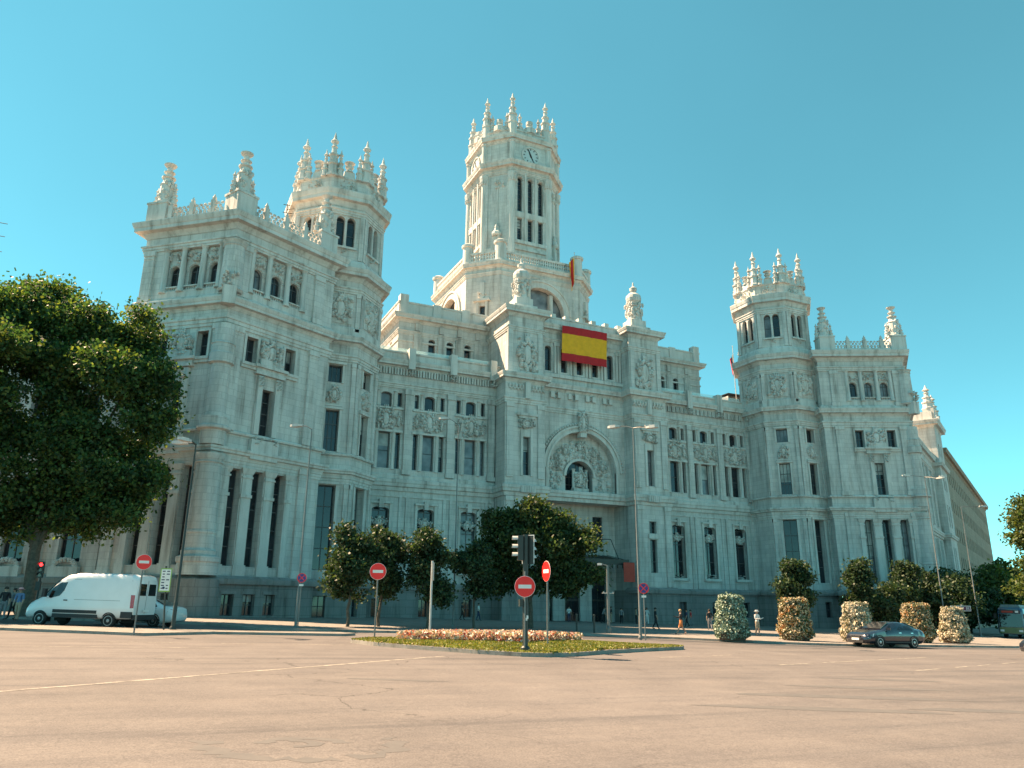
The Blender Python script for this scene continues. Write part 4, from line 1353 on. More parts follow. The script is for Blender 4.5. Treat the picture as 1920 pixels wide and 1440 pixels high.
# ---- clock tower
CT = (0, 20.5)
CA, CB = 3.04, 6.2
cdg = (CA+CB)/math.sqrt(2)
cdh = (CB-CA)/math.sqrt(2)
w = MB()
wins = []
LW = [(x-0.4, x+0.4, 52.9, 56.4, False) for x in (-1.72, 0, 1.72)]
HW = [(x-0.4, x+0.4, 57.5, 63.2, True) for x in (-1.72, 0, 1.72)]
for na in (-180, -90, 0, 90):
    fr = octframe(CT, CB, na, 1)
    wall(w, fr, -CA, CA, 47.0, 70.2, LW+HW, 0, 0.6)
    wins.append(fr)
dg = []
for na in (-135, -45, 45, 135):
    fr = octframe(CT, cdg, na, 1)
    wall(w, fr, -cdh, cdh, 47.0, 70.2, [], 0)
    w.box(fr, -cdh+0.05, -cdh+0.7, 49, 63.6, -0.1, 0.2, 0)
    w.box(fr, cdh-0.7, cdh-0.05, 49, 63.6, -0.1, 0.2, 0)
    w.box(fr, -0.09, 0.09, 54.5, 62.9, -0.1, 0.12, 1)
    dg.append(fr)
for fr in wins:
    for x in (-2.85, -0.86, 0.86, 2.85):
        w.box(fr, x-0.14, x+0.14, 52.4, 63.8, -0.1, 0.18, 1)
    w.box(fr, -2.6, 2.6, 56.5, 57.4, -0.3, 0.1, 1)
    w.box(fr, -3.0, 3.0, 52.2, 52.7, -0.1, 0.3, 1)
w.add([(p[0], p[1], 70.1) for p in irr(CT, CA, CB)], [tuple(range(8))], 4)
ct = part('clock_tower', w)
for fr in wins:
    for o in LW: window(ct, fr, o, -0.5, 0, 5)
    for o in HW: window(ct, fr, o, -0.5, 0, 7)
    for o in HW:
        b = MB()
        cx = (o[0]+o[1])/2
        for j in range(7):
            an = math.pi*j/6
            b.blob(fr.p(cx+0.52*math.cos(an), 62.8+0.62*math.sin(an), 0.05), 0.13, 0.16, 0.13, (fr.d[0], fr.d[1], 0), (fr.n[0], fr.n[1], 0))
        for sx in (-0.42, 0.42):
            b.blob(fr.p(cx+sx, 62.35, -0.1), 0.14, 0.2, 0.2, (fr.d[0], fr.d[1], 0), (fr.n[0], fr.n[1], 0))
        part('tracery', b, ct, [T])
    # clock: rim, dial, hour marks and two hands
    b = MB()
    arc_ring(b, fr, 67.15, 1.32, 1.5, -0.05, 0.25, 32, 0, 2*math.pi)
    part('clock_rim', b, ct, [T])
    b = MB()
    b.add([fr.p(1.34*math.cos(2*math.pi*i/32), 67.15+1.34*math.sin(2*math.pi*i/32), 0.12) for i in range(32)], [tuple(range(32))], 0)
    for i in range(12):
        an = math.pi*2*i/12
        ca, sa = math.cos(an), math.sin(an)
        r1_, r2_, hw_ = 0.95, 1.25, 0.07
        b.add([fr.p(r_*ca-q*hw_*sa, 67.15+r_*sa+q*hw_*ca, 0.14) for r_, q in ((r1_, -1), (r2_, -1), (r2_, 1), (r1_, 1))], [(0, 1, 2, 3)], 1)
    part('clock_face', b, ct, [M['clock_white'], M['dark_metal']])
    for ang, ln, hw_ in ((112, 1.15, 0.14), (-62, 1.2, 0.1)):
        b = MB()
        an = R(ang)
        ca, sa = math.cos(an), math.sin(an)
        b.hexa([fr.p(r_*ca-q*hh*sa, 67.15+r_*sa+q*hh*ca, t) for t in (0.16, 0.19) for r_, q, hh in ((-0.25, -1, hw_), (ln, -1, hw_*0.4), (ln, 1, hw_*0.4), (-0.25, 1, hw_))], 0)
        part('clock_hand', b, ct, [M['dark_metal']])
for fr in dg:
    b = MB()
    carving(b, fr, 0.3, 62.0, 1.5, 1.6, 8, 18, 0.08, False)
    part('relief', b, ct, [T])
    b = MB()
    b.box(fr, -0.6, 0.6, 49, 53.4, -0.1, 0.5, 0)
    b.lathe(fr.p(0, 53.4, 0.25), [(0.6, 0), (0.75, 0.2), (0.75, 0.5), (0.5, 0.7), (0.3, 1.3), (0.35, 1.4), (0.05, 2.2)], 8)
    carving(b, fr, 0.0, 53.2, 1.2, 0.8, 8, 10, 0.5, False)
    part('buttress', b, ct, [T])
c = []
vc = irr(CT, CA, CB)
sweep(c, vc, [(-0.2, 47.2), (0.5, 47.2), (0.5, 49.6), (0.3, 49.9), (-0.2, 49.9)], 1, True, 0)
sweep(c, vc, [(-0.2, 51.2), (0.25, 51.2), (0.25, 51.6), (-0.2, 51.7)], 1, True, 1)
sweep(c, vc, fascia_prof(63.6, 64.2, 0.3), 1, True, 1)
sweep(c, vc, cornice_prof(64.2, 65.5, 1.0), 1, True, 1)
sweep(c, vc, cornice_prof(69.0, 70.1, 0.75), 1, True, 1)
sweep(c, vc, [(-0.4, 70.1), (0.1, 70.1), (0.1, 70.9), (0.22, 71.0), (0.22, 71.2), (-0.4, 71.2)], 1, True, 0)
part('cornice', c, ct)
for i in range(8):
    x, y = vc[i]
    dx, dy = x-CT[0], y-CT[1]
    b = MB()
    b.lathe((CT[0]+dx*1.01, CT[1]+dy*1.01, 65.4), [(0.42, 0), (0.42, 3.4), (0.55, 3.5), (0.55, 3.7)], 8)
    b.lathe((CT[0]+dx*0.985, CT[1]+dy*0.985, 49.6), [(0.72, 0), (0.72, 0.6), (0.55, 0.8), (0.5, 12.6), (0.6, 12.7), (0.55, 12.9), (0.75, 13.7), (0.75, 14.0)], 10)
    for j in range(10):
        an = 0.628*j
        b.blob((CT[0]+dx*0.985+0.58*math.cos(an), CT[1]+dy*0.985+0.58*math.sin(an), 62.6), 0.16, 0.16, 0.5)
    part('corner_shaft', b, ct, [T])
    b = MB()
    x, y = CT[0]+dx*0.93, CT[1]+dy*0.93
    b.lathe((x, y, 70.1), [(0.75, 0), (0.75, 2.2), (0.85, 2.3), (0.85, 2.5)], 8)
    spire(b, (x, y, 72.4), 5.5, 0.62)
    part('pinnacle', b, ct, [T])
    x2, y2 = vc[(i+1) % 8]
    for e in (0.22, 0.78):
        b = MB()
        spire(b, (CT[0]+(dx*(1-e)+(x2-CT[0])*e)*0.93, CT[1]+(dy*(1-e)+(y2-CT[1])*e)*0.93, 70.9), 3.7, 0.42)
        part('spirelet', b, ct, [T])
    b = MB()
    mx_, my_ = CT[0]+(dx+x2-CT[0])/2*0.94, CT[1]+(dy+y2-CT[1])/2*0.94
    b.lathe((mx_, my_, 71.1), [(1.0, 0), (0.95, 0.9), (0.55, 1.2), (0.4, 1.5), (0.55, 1.7), (0.55, 2.2)], 8)
    for j in range(8):
        e = 0.28+j*0.06
        b.blob((CT[0]+(dx*(1-e)+(x2-CT[0])*e)*0.95, CT[1]+(dy*(1-e)+(y2-CT[1])*e)*0.95, 71.5), 0.34, 0.34, 0.42)
    part('crest', b, ct, [T])
b = MB()
b.tube([(-0.2, 20.5, 70), (-0.2, 20.5, 81.5)], [0.09, 0.05], 6)
b.tube([(-0.6, 20.5, 81.5), (0.2, 20.5, 81.5)], 0.04, 5)
part('lightning_rod', b, ct, [M['dark_metal']])
# small shelters on the roof beside the right turret
b = MB()
b.abox(28.0, 31.0, 6.2, 9.0, 27.5, 31.0, 0)
for i in range(12):
    b.abox(28.0+i*0.26, 28.1+i*0.26, 6.1, 6.2, 30.2, 31.3, 1)
b.abox(27.9, 31.1, 6.0, 9.1, 31.3, 31.4, 1)
part('roof_shelter', b, palace, [M['trim'], M['dark_metal']])
b = MB()                                           # antenna frame on the left turret roof
for dx in (0, 1.2):
    b.tube([(-36.5+dx, -1.5, 34.5), (-36.5+dx, -1.5, 42.0)], 0.05, 5)
for i in range(9):
    z = 35+i*0.8
    b.tube([(-36.5, -1.5, z), (-35.3, -1.5, z+0.4)], 0.03, 4)
for z in (41.0, 41.9):
    b.tube([(-36.9, -1.5, z), (-33.6, -1.5, z+0.1)], 0.04, 4)
part('antenna_frame', b, palace, [M['dark_metal']])
# ------------------------------------------------------------------ ground
def gpt(x, y, h=0.0):
    return (x, y, gz(x, y)+h)
def lw(l, f):                                     # square coordinates: l across, f ahead of the viewpoint
    return (CAM.x+r0.x*l-r0.y*f*1.0, CAM.y+r0.y*l+r0.x*f)
b = MB()
ls = [-2500, -130, 130, 2500]
fs_ = [-300, 3000]
vv = [lw(l, f) for f in fs_ for l in ls]
b.add([(x, y, gz(x, y)) for x, y in vv], [(0, 1, 5, 4), (1, 2, 6, 5), (2, 3, 7, 6)])
tag(b.build('road', M['asphalt']), 'wide sunlit worn asphalt road of the square', 'road', kind='structure')

def slab(name, poly, h, mats, label, cat, kind='structure', kerb=0.28):
    """raised paved area with a stone kerb of its own width round the edge"""
    P = [Vector(p) for p in poly]
    n = len(P)
    ar = sum(P[i].x*P[(i+1) % n].y-P[(i+1) % n].x*P[i].y for i in range(n))
    if ar < 0:
        P.reverse()
    ins = []
    for i in range(n):
        d1 = (P[i]-P[i-1]).normalized(); d2 = (P[(i+1) % n]-P[i]).normalized()
        n1, n2 = Vector((-d1.y, d1.x)), Vector((-d2.y, d2.x))
        ins.append(P[i]+(n1+n2)/max(0.35, 1+n1.dot(n2))*kerb)
    m = MB()
    m.add([gpt(p.x, p.y, h-0.008) for p in ins], [tuple(range(n))], 0)
    o = m.build(name, [mats[0]])
    tag(o, label, cat, kind=kind)
    kb = MB()
    a = [gpt(p.x, p.y, -0.05) for p in P]; c = [gpt(p.x, p.y, h) for p in P]; d = [gpt(p.x, p.y, h) for p in ins]; e = [gpt(p.x, p.y, h-0.1) for p in ins]
    F = []
    for i in range(n):
        j = (i+1) % n
        F += [(i, j, n+j, n+i), (n+i, n+j, 2*n+j, 2*n+i), (2*n+i, 2*n+j, 3*n+j, 3*n+i)]
    kb.add(a+c+d+e, F, 0)
    kb.build('kerb', [mats[1]], o)
    return o
PAV = [(-120, 30), (-78, 6), (-58, -15), (-54, -20.5), (-46, -22.5), (-41.5, -25.5), (-39.6, -31.6), (-37.6, -32.8), (-30, -33.2), (-20.6, -32.6), (-18, -34.2), (-15.8, -36.2), (-12.3, -40.1),
       (-10, -41.7), (-7.4, -42.6), (0, -42.7), (7, -43.0), (16, -41), (22, -37.5), (26, -30), (31, -25.2), (34, -21), (46, -16.8), (75, -2), (110, 14), (110, 60), (-120, 60)]
slab('pavement', PAV, 0.13, [M['paving'], M['kerb_stone']], 'pale stone pavement in front of the palace', 'pavement')
slab('median', [(-100, -20), (-62, -27.5), (-51.4, -31.6), (-44.4, -35.0), (-40, -35.6), (-36, -35.6), (-35.4, -36.6), (-36.2, -37.5), (-42.2, -37.1), (-45.2, -39.4), (-50.9, -35.8), (-62, -31), (-100, -23)],
     0.12, [M['paving'], M['kerb_stone']], 'narrow raised median strip beside the parked van', 'median')
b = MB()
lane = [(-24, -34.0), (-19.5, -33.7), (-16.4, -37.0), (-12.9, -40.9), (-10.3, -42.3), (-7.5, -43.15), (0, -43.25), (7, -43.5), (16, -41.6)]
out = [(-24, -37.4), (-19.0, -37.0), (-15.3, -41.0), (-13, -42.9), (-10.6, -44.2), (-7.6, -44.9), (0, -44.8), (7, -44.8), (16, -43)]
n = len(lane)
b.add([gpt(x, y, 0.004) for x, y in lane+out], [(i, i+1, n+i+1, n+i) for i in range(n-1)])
pbr('asphalt_dark', (0.05, 0.05, 0.052), 0.85, bump=0.4, bscale=40)  # strip beside the kerb, coloured darker than the rest of the road
tag(b.build('kerb_strip', M['asphalt_dark']), 'darker strip of road along the kerb', 'road', kind='structure')

def line(p0, p1, wd, name='road_marking', label='', gaps=None, mat='road_paint'):
    m = MB()
    a, c = Vector(p0), Vector(p1)
    L_ = (c-a).length
    d = (c-a)/L_
    nn = Vector((-d.y, d.x))*wd/2
    segs = gaps or [(0, L_)]
    for s0, s1 in segs:
        q = [a+d*s0-nn, a+d*s1-nn, a+d*s1+nn, a+d*s0+nn]
        m.add([gpt(p.x, p.y, 0.004) for p in q], [(0, 1, 2, 3)])
    return tag(m.build(name, M[mat]), label, 'road marking', kind='structure')
line((-49.5, -61.2), (-36.0, -51.0), 0.16, label='long worn white line slanting across the left of the road')
line((-25.1, -55.1), (-12.0, -51.2), 0.13, label='thin white lane line on the right of the road', gaps=[(0, 2.4), (3.2, 7.5), (8, 13)])
line((-21.4, -57.6), (-8, -53.5), 0.13, label='dashed white lane line nearer on the right', gaps=[(0, 2.2), (3.8, 5.0), (6.2, 7.6), (9, 11)])
line((-46.5, -44.0), (-37.5, -44.9), 0.12, label='faint dashes behind the long white line', gaps=[(0, 2.6), (4, 5.2), (6.6, 8.6)])
line((-27.6, -51.6), (-22, -49.8), 0.12, label='short worn dash right of the island', gaps=[(0, 2.0), (3.5, 5.0)])
line((-55, -46.5), (-43, -47.2), 0.1, label='thin seam line along the left carriageway')
b = MB()                                          # ghost of a painted-over roundel
ocx, ocy = -43.55, -66.2
rj = random.Random(8)
def ring(cx, cy, r1_, r2_, a0, a1, n=24, h=0.002, rot=0.0):
    vs_ = []
    for i in range(n+1):
        an = a0+(a1-a0)*i/n
        for r_ in (r1_*rj.uniform(0.86, 1.12), r2_*rj.uniform(0.9, 1.1)):
            x, y = r_*1.35*math.cos(an), r_*1.1*math.sin(an)
            p = lw(x, y)
            vs_.append(gpt(cx+p[0]-CAM.x, cy+p[1]-CAM.y, h))
    b.add(vs_, [(2*i, 2*i+1, 2*i+3, 2*i+2) for i in range(n)])
ring(ocx, ocy, 0.8, 0.98, R(180), R(300), 22)
ring(ocx, ocy, 0.82, 0.96, R(310), R(400), 14)
ring(ocx, ocy, 0.3, 0.46, R(20), R(190), 14)
ring(ocx-0.1, ocy+0.05, 0.12, 0.26, R(-80), R(120), 10, 0.003)
tag(b.build('road_marking', M['road_patch']), 'dark ghost of an old oval marking in the foreground', 'road marking', kind='structure')
rnd = random.Random(2)
for i, (x, y, sx, sy) in enumerate([(-31, -63.5, 3.0, 0.35), (-28.5, -62, 2.2, 0.3), (-33.5, -65.0, 2.6, 0.3), (-26, -60.2, 1.8, 0.3), (-30, -66, 2.0, 0.3), (-40, -58.6, 1.3, 0.2)]):
    m = MB()
    pts = [lw(sx*math.cos(a*0.5236)*rnd.uniform(0.7, 1.1), sy*math.sin(a*0.5236)*rnd.uniform(0.7, 1.2)) for a in range(12)]
    m.add([gpt(x+p[0]-CAM.x, y+p[1]-CAM.y, 0.003) for p in pts], [tuple(range(12))])
    tag(m.build('tar_patch', M['road_patch']), ['broad tar smear at the right of the foreground', 'second tar smear beyond the broad one', 'tar smear nearest the bottom right', 'farthest small tar smear on the right', 'low tar smear near the bottom edge', 'small tar smear left of centre'][i], 'patch', kind='structure')

# ------------------------------------------------------------------ traffic island
ISL = [(-37.3, -43.3), (-36.9, -45.4), (-36.0, -47.2), (-34.3, -49.9), (-33.2, -51.2), (-32.3, -51.5), (-31.0, -51.1), (-28.6, -49.6), (-25.5, -48.0), (-22.9, -46.8), (-22.3, -46.2), (-22.6, -45.6),
       (-25.0, -43.6), (-28.5, -41.9), (-32.5, -41.0), (-36.0, -41.6)]
isl = slab('traffic_island', ISL, 0.14, [M['soil'], M['kerb_stone']], 'kerbed triangular island with grass and a flower bed', 'traffic island', kerb=0.22)
ic = Vector((-30.6, -46.0))
def inpoly(x, y, P):
    c = False
    for i in range(len(P)):
        x1, y1 = P[i]; x2, y2 = P[i-1]
        if (y1 > y) != (y2 > y) and x < (x2-x1)*(y-y1)/(y2-y1)+x1:
            c = not c
    return c
def mound(x, y):
    return 0.13+0.16*max(0.0, 1-((x-ic.x)/6.5)**2-((y-ic.y)/4.6)**2)
def numquads(name, P, U, V, mat, parent=None):
    """many loose quads at once: centres P, half-axes U, V (numpy n x 3)"""
    n = len(P)
    co_ = np.empty((n, 4, 3), np.float32)
    co_[:, 0] = P-U-V; co_[:, 1] = P+U-V; co_[:, 2] = P+U+V; co_[:, 3] = P-U+V
    me = bpy.data.meshes.new(name)
    me.vertices.add(n*4); me.loops.add(n*4); me.polygons.add(n)
    me.vertices.foreach_set('co', co_.ravel())
    me.loops.foreach_set('vertex_index', np.arange(n*4, dtype=np.int32))
    me.polygons.foreach_set('loop_start', np.arange(0, n*4, 4, dtype=np.int32))
    me.polygons.foreach_set('loop_total', np.full(n, 4, np.int32))
    me.materials.append(mat)
    me.update()
    o = bpy.data.objects.new(name, me)
    COL.objects.link(o)
    if parent: o.parent = parent
    return o
rs = np.random.RandomState(5)
def randaxes(n, su, sv):
    a = rs.normal(size=(n, 3)); a /= np.linalg.norm(a, axis=1, keepdims=True)
    c = rs.normal(size=(n, 3)); c -= (a*c).sum(1, keepdims=True)*a; c /= np.linalg.norm(c, axis=1, keepdims=True)
    return a*np.reshape(su, (-1, 1)), c*np.reshape(sv, (-1, 1))
b = MB()                                          # the turf body follows the mound
N_ = 26
gx = [(-37.4+15.2*i/N_) for i in range(N_+1)]
gy = [(-51.6+10.8*j/N_) for j in range(N_+1)]
for i in range(N_):
    for j in range(N_):
        if inpoly((gx[i]+gx[i+1])/2, (gy[j]+gy[j+1])/2, ISL) and all(inpoly(x, y, ISL) for x in gx[i:i+2] for y in gy[j:j+2]):
            b.add([gpt(x, y, mound(x, y)) for x, y in ((gx[i], gy[j]), (gx[i+1], gy[j]), (gx[i+1], gy[j+1]), (gx[i], gy[j+1]))], [(0, 1, 2, 3)])
pbr('turf', (0.13, 0.14, 0.04), 0.95, var=0.4, scale=1.5, bump=0.8, bscale=30)
tag(b.build('turf', M['turf'], recalc=False), 'short turf covering the traffic island', 'turf', kind='structure')
gp = []
while len(gp) < 26000:
    x, y = rs.uniform(-37.3, -22.2), rs.uniform(-51.5, -40.9)
    if inpoly(x, y, ISL):
        e = min(1, 0.5+rs.rand())
        gp.append((x, y, gz(x, y)+mound(x, y)+0.02))
gp = np.array(gp)
n = len(gp)
an = rs.uniform(0, 6.28, n)
U = np.stack([np.cos(an), np.sin(an), 0*an], 1)*rs.uniform(0.01, 0.03, (n, 1))
V = np.stack([rs.normal(0, 0.02, n), rs.normal(0, 0.02, n), rs.uniform(0.02, 0.05, n)], 1)
tag(numquads('grass', gp, U, V, M['leaf_grass']), 'yellow green mown grass on the traffic island', 'grass', kind='stuff')
# flower bed
BED = [(-35.6, -44.0), (-35.2, -45.0), (-33.6, -46.4), (-31.4, -47.6), (-29.4, -46.6), (-27.2, -45.0), (-26.6, -44.2), (-28.5, -43.2), (-32, -42.6), (-34.6, -43.0)]
fp = []
while len(fp) < 15000:
    x, y = rs.uniform(-35.7, -26.4), rs.uniform(-47.7, -42.5)
    if inpoly(x, y, BED):
        fp.append((x, y, gz(x, y)+mound(x, y)+rs.uniform(0.0, 0.36)))
fp = np.array(fp)
U, V = randaxes(len(fp), rs.uniform(0.025, 0.06, len(fp)), rs.uniform(0.025, 0.06, len(fp)))
tag(numquads('flower_bed', fp, U, V, M['petal_mix']), 'low bed of cream and red flowers on the island', 'flowers', kind='stuff')

# ------------------------------------------------------------------ trees
def crown(lobes, n, size, mat, parent, seed, clump=0.55, name='crown', shell=0.45, flat=1.0, noz=None):
    """leaf clumps spread through a union of ellipsoids: clustered, with gaps"""
    global rs
    rs = np.random.RandomState(seed)
    wts = np.array([l[3]*l[4]*l[5] for l in lobes])**0.75
    wts = wts/wts.sum()
    per = 26
    nc = max(8, n//per)
    # break every lobe into boughs so the outline is uneven and gaps stay between them
    sub = []
    for l, wt in zip(lobes, wts):
        for q in range(8):
            dd = rs.normal(size=3); dd /= np.linalg.norm(dd)
            f_ = rs.uniform(0.35, 0.95)
            s2 = rs.uniform(0.2, 0.46)
            sub.append((l[0]+dd[0]*f_*l[3], l[1]+dd[1]*f_*l[4], l[2]+dd[2]*f_*l[5], l[3]*s2, l[4]*s2, l[5]*s2*0.8, wt*s2))
    sub = np.array(sub)
    sw_ = sub[:, 6]/sub[:, 6].sum()
    idx = rs.choice(len(sub), nc, p=sw_)
    L_ = sub[idx]
    d = rs.normal(size=(nc, 3)); d /= np.linalg.norm(d, axis=1, keepdims=True)
    rr = shell+(1-shell)*rs.rand(nc, 1)**0.6
    cc = L_[:, :3]+d*rr*L_[:, 3:6]*(0.92+0.22*rs.rand(nc, 1))
    P = np.repeat(cc, per, 0)+rs.normal(size=(nc*per, 3))*clump*np.array([1, 1, 0.7*flat])
    if noz is not None:
        P = P[P[:, 2] > noz]
    U, V = randaxes(len(P), size*rs.uniform(0.6, 1.2, len(P)), size*rs.uniform(0.45, 0.9, len(P)))
    return numquads(name, P, U, V, mat, parent)
def trunk(base, top, r_, parent, limbs=(), bend=0.3, seed=0):
    rnd = random.Random(seed)
    m = MB()
    b0, t0 = Vector(base), Vector(top)
    pts = [b0.lerp(t0, i/5)+Vector((rnd.uniform(-bend, bend), rnd.uniform(-bend, bend), 0))*(0 if i == 0 else 1)*0.3 for i in range(6)]
    pts[0] = b0-Vector((0, 0, 0.3))
    m.tube(pts, [r_*1.25, r_, r_*0.9, r_*0.82, r_*0.74, r_*0.6], 9)
    o = m.build('trunk', M['bark'], parent, True)
    if limbs:
        m = MB()
        for l in limbs:
            l = Vector(l)
            f = pts[rnd.choice([3, 4])]
            md = f.lerp(l, 0.5)+Vector((rnd.uniform(-.5, .5), rnd.uniform(-.5, .5), rnd.uniform(-0.2, 0.7)))
            m.tube([f, md, l], [r_*0.5, r_*0.33, r_*0.1], 6)
        m.build('limbs', M['bark'], parent, True)
    return o
def tree(name, label, x, y, h, lobes, n, size, mat, tr, group=None, seed=1, clump=0.5, th=None, shell=0.45):
    z = gz(x, y)+0.1
    e = tag(empty(name, (x, y, z)), label, 'tree', group)
    ab = [(l[0], l[1], l[2], l[3], l[4], l[5]) for l in lobes]
    trunk((0, 0, 0), (0, 0, th or h*0.45), tr, e, [(l[0]*0.8, l[1]*0.8, l[2]) for l in lobes[:7]], seed=seed)
    crown(ab, n, size, mat, e, seed, clump, shell=shell)
    return e
def rlobes(seed, n, rx, rz, z0, z1, ls_=0.5):
    rnd = random.Random(seed)
    out_ = []
    for i in range(n):
        f = i/(n-1)
        a = rnd.uniform(0, 6.28)
        r_ = rx*math.sqrt(max(0.12, 1-(2*f-0.85)**2))*rnd.uniform(0.35, 0.75)
        s_ = rx*ls_*rnd.uniform(0.75, 1.2)
        out_.append((r_*math.cos(a), r_*math.sin(a), z0+(z1-z0)*f, s_, s_, s_*rz))
    return out_
# the big plane tree at the left edge: lobes given across the view (l), towards the palace (f), height
def vl(l, f, z, rx, ry, rz):
    p = lw(l, f)
    return (p[0]-CAM.x, p[1]-CAM.y, z, rx, ry, rz)
big = [vl(-1.2, 0.5, 20.6, 3.0, 3.0, 2.6), vl(-4.4, 0, 19.8, 3.0, 3.0, 2.8), vl(-7.5, 0, 20.0, 3.2, 3.2, 3.0), vl(1.8, 0, 18.9, 2.4, 2.4, 2.2), vl(4.1, 0.6, 18.6, 2.1, 2.2, 2.2),
       vl(5.6, 0.5, 16.2, 1.8, 2.0, 1.7), vl(3.2, -1.2, 15.6, 3.2, 3.0, 2.6), vl(-1.2, -2, 16.2, 3.6, 3.2, 2.8), vl(-5.4, -1.5, 15.8, 3.6, 3.4, 3.0), vl(4.6, 0, 12.2, 3.2, 3.0, 2.3),
       vl(0.4, -1.8, 12.0, 3.8, 3.4, 2.8), vl(-4.0, -1.6, 11.4, 3.8, 3.4, 2.8), vl(3.8, -0.6, 8.7, 3.0, 2.8, 1.7), vl(5.6, 0.4, 8.6, 1.6, 2.0, 1.3), vl(0.0, -1, 8.2, 3.4, 3.0, 1.8), vl(-3.6, -1, 7.4, 3.4, 3.0, 1.8), vl(-7.6, 0, 12.0, 4.0, 3.6, 3.6), vl(-7.5, 0, 7.5, 3.0, 3, 2), vl(1.5, 0.4, 6.4, 2.6, 2.4, 1.5), vl(4.6, 0.6, 6.9, 2.0, 2.0, 1.2), vl(-2.2, 0.3, 5.8, 2.4, 2.4, 1.5), vl(-5.6, 0.2, 5.4, 2.6, 2.4, 1.6), vl(-9.5, 0, 17.0, 3.0, 3, 3.0), vl(-9.0, 0, 9.0, 3.0, 3, 3.0)]
tree('plane_tree', 'huge plane tree at the left edge with sunlit top leaves', -51.9, -18.2, 24, big, 185000, 0.105, M['leaf_plane'], 0.42, seed=11, clump=0.5, th=6.5, shell=0.3)
tree('plane_tree', 'plane tree mostly beyond the left edge behind the pedestrians', -62.0, -19.5, 20, rlobes(3, 9, 6.0, 0.8, 7, 17), 16000, 0.2, M['leaf_plane'], 0.4, seed=12, clump=0.7)
sm = 'small dark street trees before the palace'
tree('street_tree', 'small dark tree below the left turret, leftmost of the row', -33.6, -27.5, 6.7, rlobes(21, 8, 1.75, 0.9, 2.4, 5.5, 0.55), 11000, 0.085, M['leaf_dark'], 0.10, sm, 21, 0.3, 2.6)
tree('street_tree', 'small dark tree behind the second no-entry sign', -31.3, -26.5, 6.8, rlobes(22, 8, 1.75, 0.9, 2.5, 5.6, 0.55), 11000, 0.085, M['leaf_dark'], 0.10, sm, 22, 0.3, 2.6)
tree('street_tree', 'small dark tree behind the white edge-on post', -28.6, -28.0, 6.6, rlobes(23, 8, 1.5, 0.9, 2.3, 5.6, 0.55), 10000, 0.085, M['leaf_dark'], 0.10, sm, 23, 0.3, 2.6)
tree('street_tree', 'slim dark tree beside the tall lamp left of the entrance', -24.6, -26.4, 6.2, rlobes(24, 7, 1.5, 0.9, 2.6, 5.2, 0.5), 7000, 0.085, M['leaf_dark'], 0.09, sm, 24, 0.3, 2.6)
cl = [vl(-2.4, 0, 7.5, 1.6, 1.7, 1.3), vl(-0.2, 0.3, 7.9, 1.7, 1.8, 1.3), vl(1.9, 0, 7.2, 1.7, 1.8, 1.2), vl(3.5, 0, 6.0, 1.4, 1.6, 1.3), vl(-3.2, 0, 5.2, 1.4, 1.6, 1.5), vl(-1.2, -0.8, 5.6, 2.0, 1.9, 1.6), vl(1.4, -0.8, 5.4, 2.0, 1.9, 1.6),
      vl(3.4, -0.2, 4.0, 1.4, 1.5, 1.1), vl(-3.0, 0, 3.4, 1.3, 1.4, 0.9), vl(0, 0, 3.6, 2.0, 1.8, 1.0), vl(2.4, 0, 3.2, 1.7, 1.6, 0.8)]
tree('broad_tree', 'broad dark tree before the entrance with sunlit leaves on top', -19.6, -25.0, 9, cl, 42000, 0.10, M['leaf_bloom'], 0.18, seed=31, clump=0.38, th=3.4, shell=0.25)
tree('street_tree', 'small dark tree below the right turret', 8.5, -22.6, 7.3, rlobes(41, 8, 1.75, 0.95, 2.6, 6.0, 0.55), 9000, 0.11, M['leaf_dark'], 0.12, sm, 41, 0.32, 3)
tree('street_tree', 'small dark tree left of the right pavilion columns', 15.5, -23.7, 7.3, rlobes(42, 8, 1.7, 0.95, 2.2, 5.9, 0.55), 9000, 0.11, M['leaf_dark'], 0.12, sm, 42, 0.32, 3)
tree('street_tree', 'small dark tree before the right pavilion columns', 23.6, -23.0, 7.5, rlobes(43, 8, 1.9, 0.95, 2.2, 6.1, 0.55), 10000, 0.11, M['leaf_dark'], 0.12, sm, 43, 0.32, 3)
tree('street_tree', 'low dark bushy tree filling the gap behind the sedan', 19.3, -24.2, 4.9, rlobes(44, 8, 2.3, 0.7, 1.2, 4.0, 0.55), 9000, 0.11, M['leaf_dark'], 0.12, sm, 44, 0.34, 2)
tree('street_tree', 'wide dark tree behind the rightmost planters', 31.0, -21.5, 6.2, rlobes(45, 10, 3.4, 0.7, 1.8, 5.2, 0.5), 14000, 0.12, M['leaf_dark'], 0.15, sm, 45, 0.4, 2.6)
tree('street_tree', 'wide dark tree at the foot of the far side wing', 38.4, -16.2, 6.6, rlobes(46, 10, 3.6, 0.7, 2.0, 5.4, 0.5), 14000, 0.13, M['leaf_dark'], 0.15, sm, 46, 0.4, 2.8)
tree('avenue_tree', 'light green avenue tree right of the far building', 49.0, -15.0, 8, rlobes(47, 9, 3.2, 0.8, 2.8, 6.8, 0.5), 13000, 0.14, M['leaf_mid'], 0.2, seed=47, clump=0.42)
tree('avenue_tree', 'paler distant avenue tree at the end of the street', 74.0, -1.0, 10, rlobes(48, 9, 4.2, 0.8, 3.4, 8.6, 0.5), 11000, 0.2, M['leaf_mid'], 0.25, seed=48, clump=0.5)
